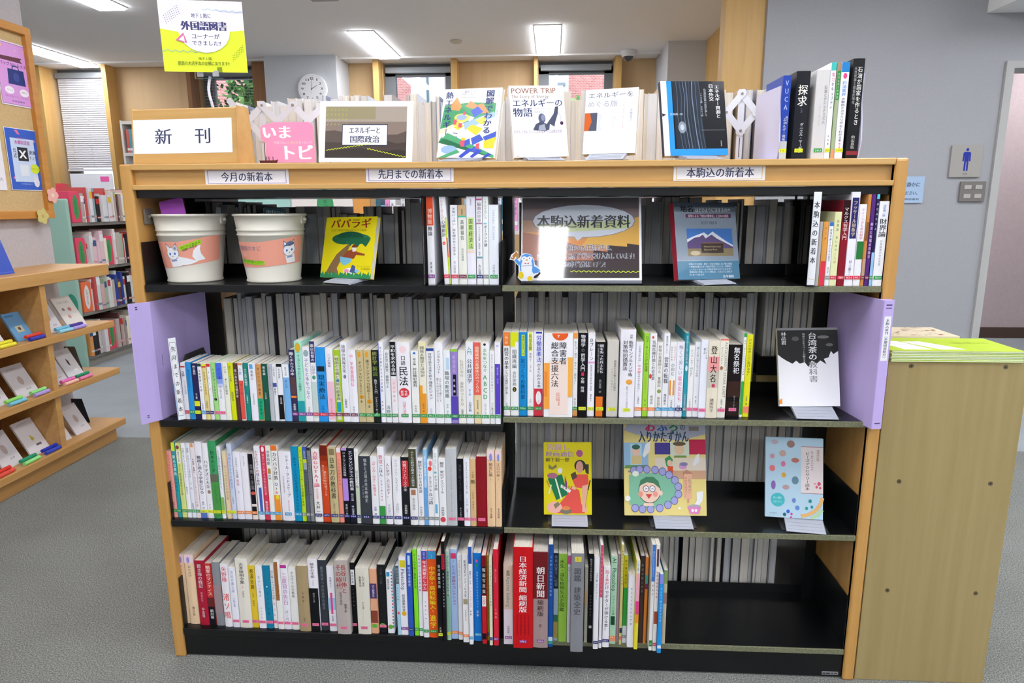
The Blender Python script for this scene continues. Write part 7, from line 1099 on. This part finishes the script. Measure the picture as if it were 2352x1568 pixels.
for li,z in enumerate(ZK):
    y=3.375; k=0
    while y<4.75:
        w=RK.choice((.012,.018,.022,.028,.035)); h=RK.uniform(.2,.29) if li<3 else RK.uniform(.2,.27); c=RK.choice(pal)
        if (li,k) in ((2,0),(2,9),(1,0),(0,7),(3,0)):
            cc,ic,cn=('e2506c','4a9a5c','red divider block with a green oval') if li!=1 else ('ec7a50','e8e4e4','orange divider block with a white oval')
            o=thing('divider_block',(-3.50,y,z),cn+', '+ORD[k]+' item from the near end, '+lv_n[li]+' level','divider','divider blocks on the children\'s shelf'); o.rotation_euler=(0,0,math.pi/2); dw=.105
            MB().box(0,dw,0,.2,0,.235,mat(cc,.5)).build('block',o,.004)
            a=Art((0,-.0002,.235),(1,0,0),(0,0,-1),(0,-1,0),dw,.235); a.ell(.5,.5,.3,.4,ic); a.vtext('えほんのたな',.5,.25,.75,.2,'2a5a34'); a.mb.build('oval_sign',o)
            y+=dw+.002; k+=1; continue
        w*=1.25
        o=spine_book(-3.485+RK.uniform(-.015,.01),y,z,w,h,.2,c,[(.8,.86,RK.choice(('d8d8d8','e0a0a0','8090a0')))]+([(.1,.3,RK.choice(('f0f0f0','c04040','406090','e0c040')))] if RK.random()<.4 else []),[],'x',names[c]+' picture book, '+ORD[k]+' from the near end, '+lv_n[li]+' level of the children\'s shelf','picture books on the children\'s shelf',name='picture_book'); o.rotation_euler=(0,0,math.pi/2)
        y+=w+.0008; k+=1
o=thing('picture_book',(-3.78,3.62,1.121),'red picture book cover facing forward on top level of the far shelf','book'); o.rotation_euler=(0,0,math.radians(25))
MB().box(0,.05,0,.20,0,.30,mat('dc4a58',.4)).box(.05,.051,.02,.18,.22,.26,mat('f0e0a0',.4)).build('cover',o)
# posters standing in the window beyond
t=thing('window_notice',(-4.6,5.22,1.35),'white paper notice with a pink tag standing in the window under the blinds','notice')
MB().box(-.2,.25,0,.004,0,.22,mat('f0f2f8',.5)).build('sheet',t); MB().box(.12,.21,-.003,0,.14,.19,mat('f468b0',.5)).build('tag',t)
struct(MB().box(-4.92,-4.29,YB_-.12,YB_+.1,1.30,1.34,WINB).build('trim_13'))
# tall white shelf by the back wall
t=thing('white_bookcase',(0,4.95,0),'tall white bookcase with coloured books beyond the wooden block sign','bookcase')
wm_=mat('d6d2cc',.5)
for z in (.5,.95,1.4,1.75,2.045): MB().box(-4.02,-3.3,0,.28,z-.03,z,wm_).build('shelf_board',t)
for x in (-4.04,-3.30): MB().box(x,x+.02,0,.28,0,2.05,wm_).build('side_panel',t)
MB().box(-4.02,-3.3,.27,.28,0,2.05,wm_).build('back_panel',t)
RK=random.Random(5); x=-4.0; k=0
cols=[('d06a60','red'),('60a0b0','teal'),('b8c8d0','pale grey'),('5090c0','blue'),('a0c0a8','pale green'),('e0e4e8','white'),('60b0a0','turquoise')]
while x<-3.34:
    c,n=cols[k%7]; w=RK.uniform(.02,.032); spine_book(x,4.965,1.75,w,.22,.15,c,[(.8,.9,'e8e8e8')],[],'x',n+' book, '+ORD[k]+' from the left in the tall white bookcase','books in the tall white bookcase'); x+=w+.001; k+=1
# island shelf beyond the bookcase
t=thing('island_bookshelf',(0,2.35,0),'low island bookshelf beyond, glimpsed through the gap of the top shelf','bookshelf')
for x in (-1.9,-.95,-.02,.9): MB().box(x-.02,x+.02,-.2,.2,0,1.1,mat('c89a58',.5)).build('side_panel',t)
for z in (.1,.45,.8,1.1): MB().box(-1.9,.9,-.2,.2,z-.02,z,mat('d8d4cc',.5)).build('shelf_board',t)
for (x0,x1,c,l,op) in ((-1.95,-1.36,'a8d4cc','pale teal shelf board sign beyond the left bucket',[]),(-1.35,-1.0,'e8e4e0','white board sign with a green oval leaf beyond the top shelf',[('e',55,50,14,40,'4a9a68'),('v','絵本コーナー',49,25,61,75,'2a5a3c',0),('l',[(55,88),(55,100)],1,'2a5a3c')]),(-.995,-.9,'e0a058','orange board end beyond the top shelf',[])):
    plate('board_sign',((x0+x1)/2,2.2,1.101,0,0,0,x1-x0,.26),l,'sign',c,op,.01)
RK=random.Random(8); x=-.86; k=0
cols=[('3a6a7c','dark teal'),('8ac4d8','light blue'),('e89ad0','pink'),('eceef2','white'),('f0f0f4','bright white'),('d8dce0','pale grey'),('e8e4d4','cream'),('cfd8e8','pale blue')]
while x<.8:
    c,n=cols[k%8]; w=RK.uniform(.022,.034); h=RK.choice((.14,.17,.2,.24)); spine_book(x,2.17,1.101,w,h,.14,c,[(.75,.85,'e8e8e8')],[('本の題名',.1,.6,'6a6a74',.5)],'x',n+' book, '+ORD[k]+' from the left on the island shelf beyond','books on the island shelf'); x+=w+.002; k+=1
# ---------------------------------------------------------------- signs on the right wall
t=thing('toilet_sign',(2.6374,2.7850,1.3929),'beige wall plate with a blue standing figure pictogram on the right wall','sign')
w_=.115;h_=.19; w_=(2.7209,2.7850,1.4826)[0]-(2.5365,2.7850,1.4841)[0]; w_/=2
MB().box(-w_,w_,0,.012,0,.19,mat('a5a29c',.4)).build('plate',t,.002)
a=Art((-w_,-.0002,.19),(1,0,0),(0,0,-1),(0,-1,0),2*w_,.19,4e-5)
a.run([('e',50,14,5,4.6,'2c3a9c'),('p',[(38,24),(42,21),(58,21),(62,24),(63,50),(58,50),(57,30),(57,80),(51.5,80),(51,52),(49,52),(48.5,80),(43,80),(43,30),(42,50),(37,50)],'2c3a9c'),('t','男性',42,86,58,94,'7a7874')]); a.mb.build('pictogram',t)
t=thing('switch_plate',(2.6967,2.7850,1.2465),'dark grey wall plate with four pale switches below the pictogram','switch')
MB().box(-.075,.075,0,.012,0,.122,mat('7a7672',.4)).build('plate',t,.002)
for i in (-1,1):
    for j in (-1,1): MB().box(i*.032-.02,i*.032+.02,-.004,0,.061+j*.027-.012,.061+j*.027+.012,mat('b4b0ac',.4)).build('switch',t)
t=thing('wall_notice',(2.3076,2.7900,1.2405),'pale blue paper notice half hidden behind the bookcase post','notice')
MB().box(-.12,.10,0,.001,0,.16,mat('a8c0dc',.5)).build('sheet',t)
a=Art((-.12,-.0002,.16),(1,0,0),(0,0,-1),(0,-1,0),.22,.16,4e-5); a.run([('t','お静かに',40,22,90,40,'3a4a64',.02),('t','ください。',40,55,90,70,'3a4a64',.02),('t','本郷図書館',40,82,90,90,'3a4a64',0)]); a.mb.build('lettering',t)
t=thing('wall_box',(-0.8990,0.0453,1.2171),'small grey plastic box on the inner side of the left wooden panel','box')
MB().box(.0,.006,-.018,.018,-.02,.02,mat('7c7468',.4)).build('body',t,.002); MB().cyl((.006,0,0),(.0075,0,0),.004,.004,mat('c8c4bc',.3),10).build('button',t)
# clock face and nameplate lettering
t=DEF_CLOCK; DK=mat('2c3140',.5)
a=Art((-.122,-.0332,.122),(1,0,0),(0,0,-1),(0,-1,0),.244,.244,3e-5)
for i in range(1,13):
    g=math.radians(30*i); s=str(i); cx=.5+.37*math.sin(g); cy=.5-.37*math.cos(g); wd_=.035*len(s)+.02
    a.htext(s,cx-wd_,cy-.06,cx+wd_,cy+.06,'4a4c58',.01)
for i in range(60):
    g=math.radians(6*i); a.line([(.5+.455*math.sin(g),.5-.455*math.cos(g)),(.5+.475*math.sin(g),.5-.475*math.cos(g))],.002,'4a4c58')
a.mb.build('dial',t)
for nm,ang,L,wd_ in (('hour_hand',60,.062,.006),('minute_hand',-2,.098,.004),('second_hand',190,.05,.0015)):
    g=math.radians(ang); d=Vector((math.sin(g),0,math.cos(g))); n=Vector((d.z,0,-d.x))*wd_/2
    MB().poly([Vector((0,-.036,0))-n-d*.012,Vector((0,-.036,0))+n-d*.012,d*L+Vector((0,-.036,0))+n*.4,d*L+Vector((0,-.036,0))-n*.4],DK).build(nm,t)
t=DEF_NP
a=Art((-.021,-.0002,.0085),(1,0,0),(0,0,-1),(0,-1,0),.042,.0085,2e-5); a.run([('r',4,30,22,70,'3a3c40'),('r',25,30,50,70,'3a3c40'),('r',56,32,70,68,'54565a'),('r',74,32,94,68,'54565a')]); a.mb.build('lettering',t)
# remove image-less leftovers and make part copies consistent
for o in bpy.data.objects:
    if o.parent and 'category' in o: del o['category']
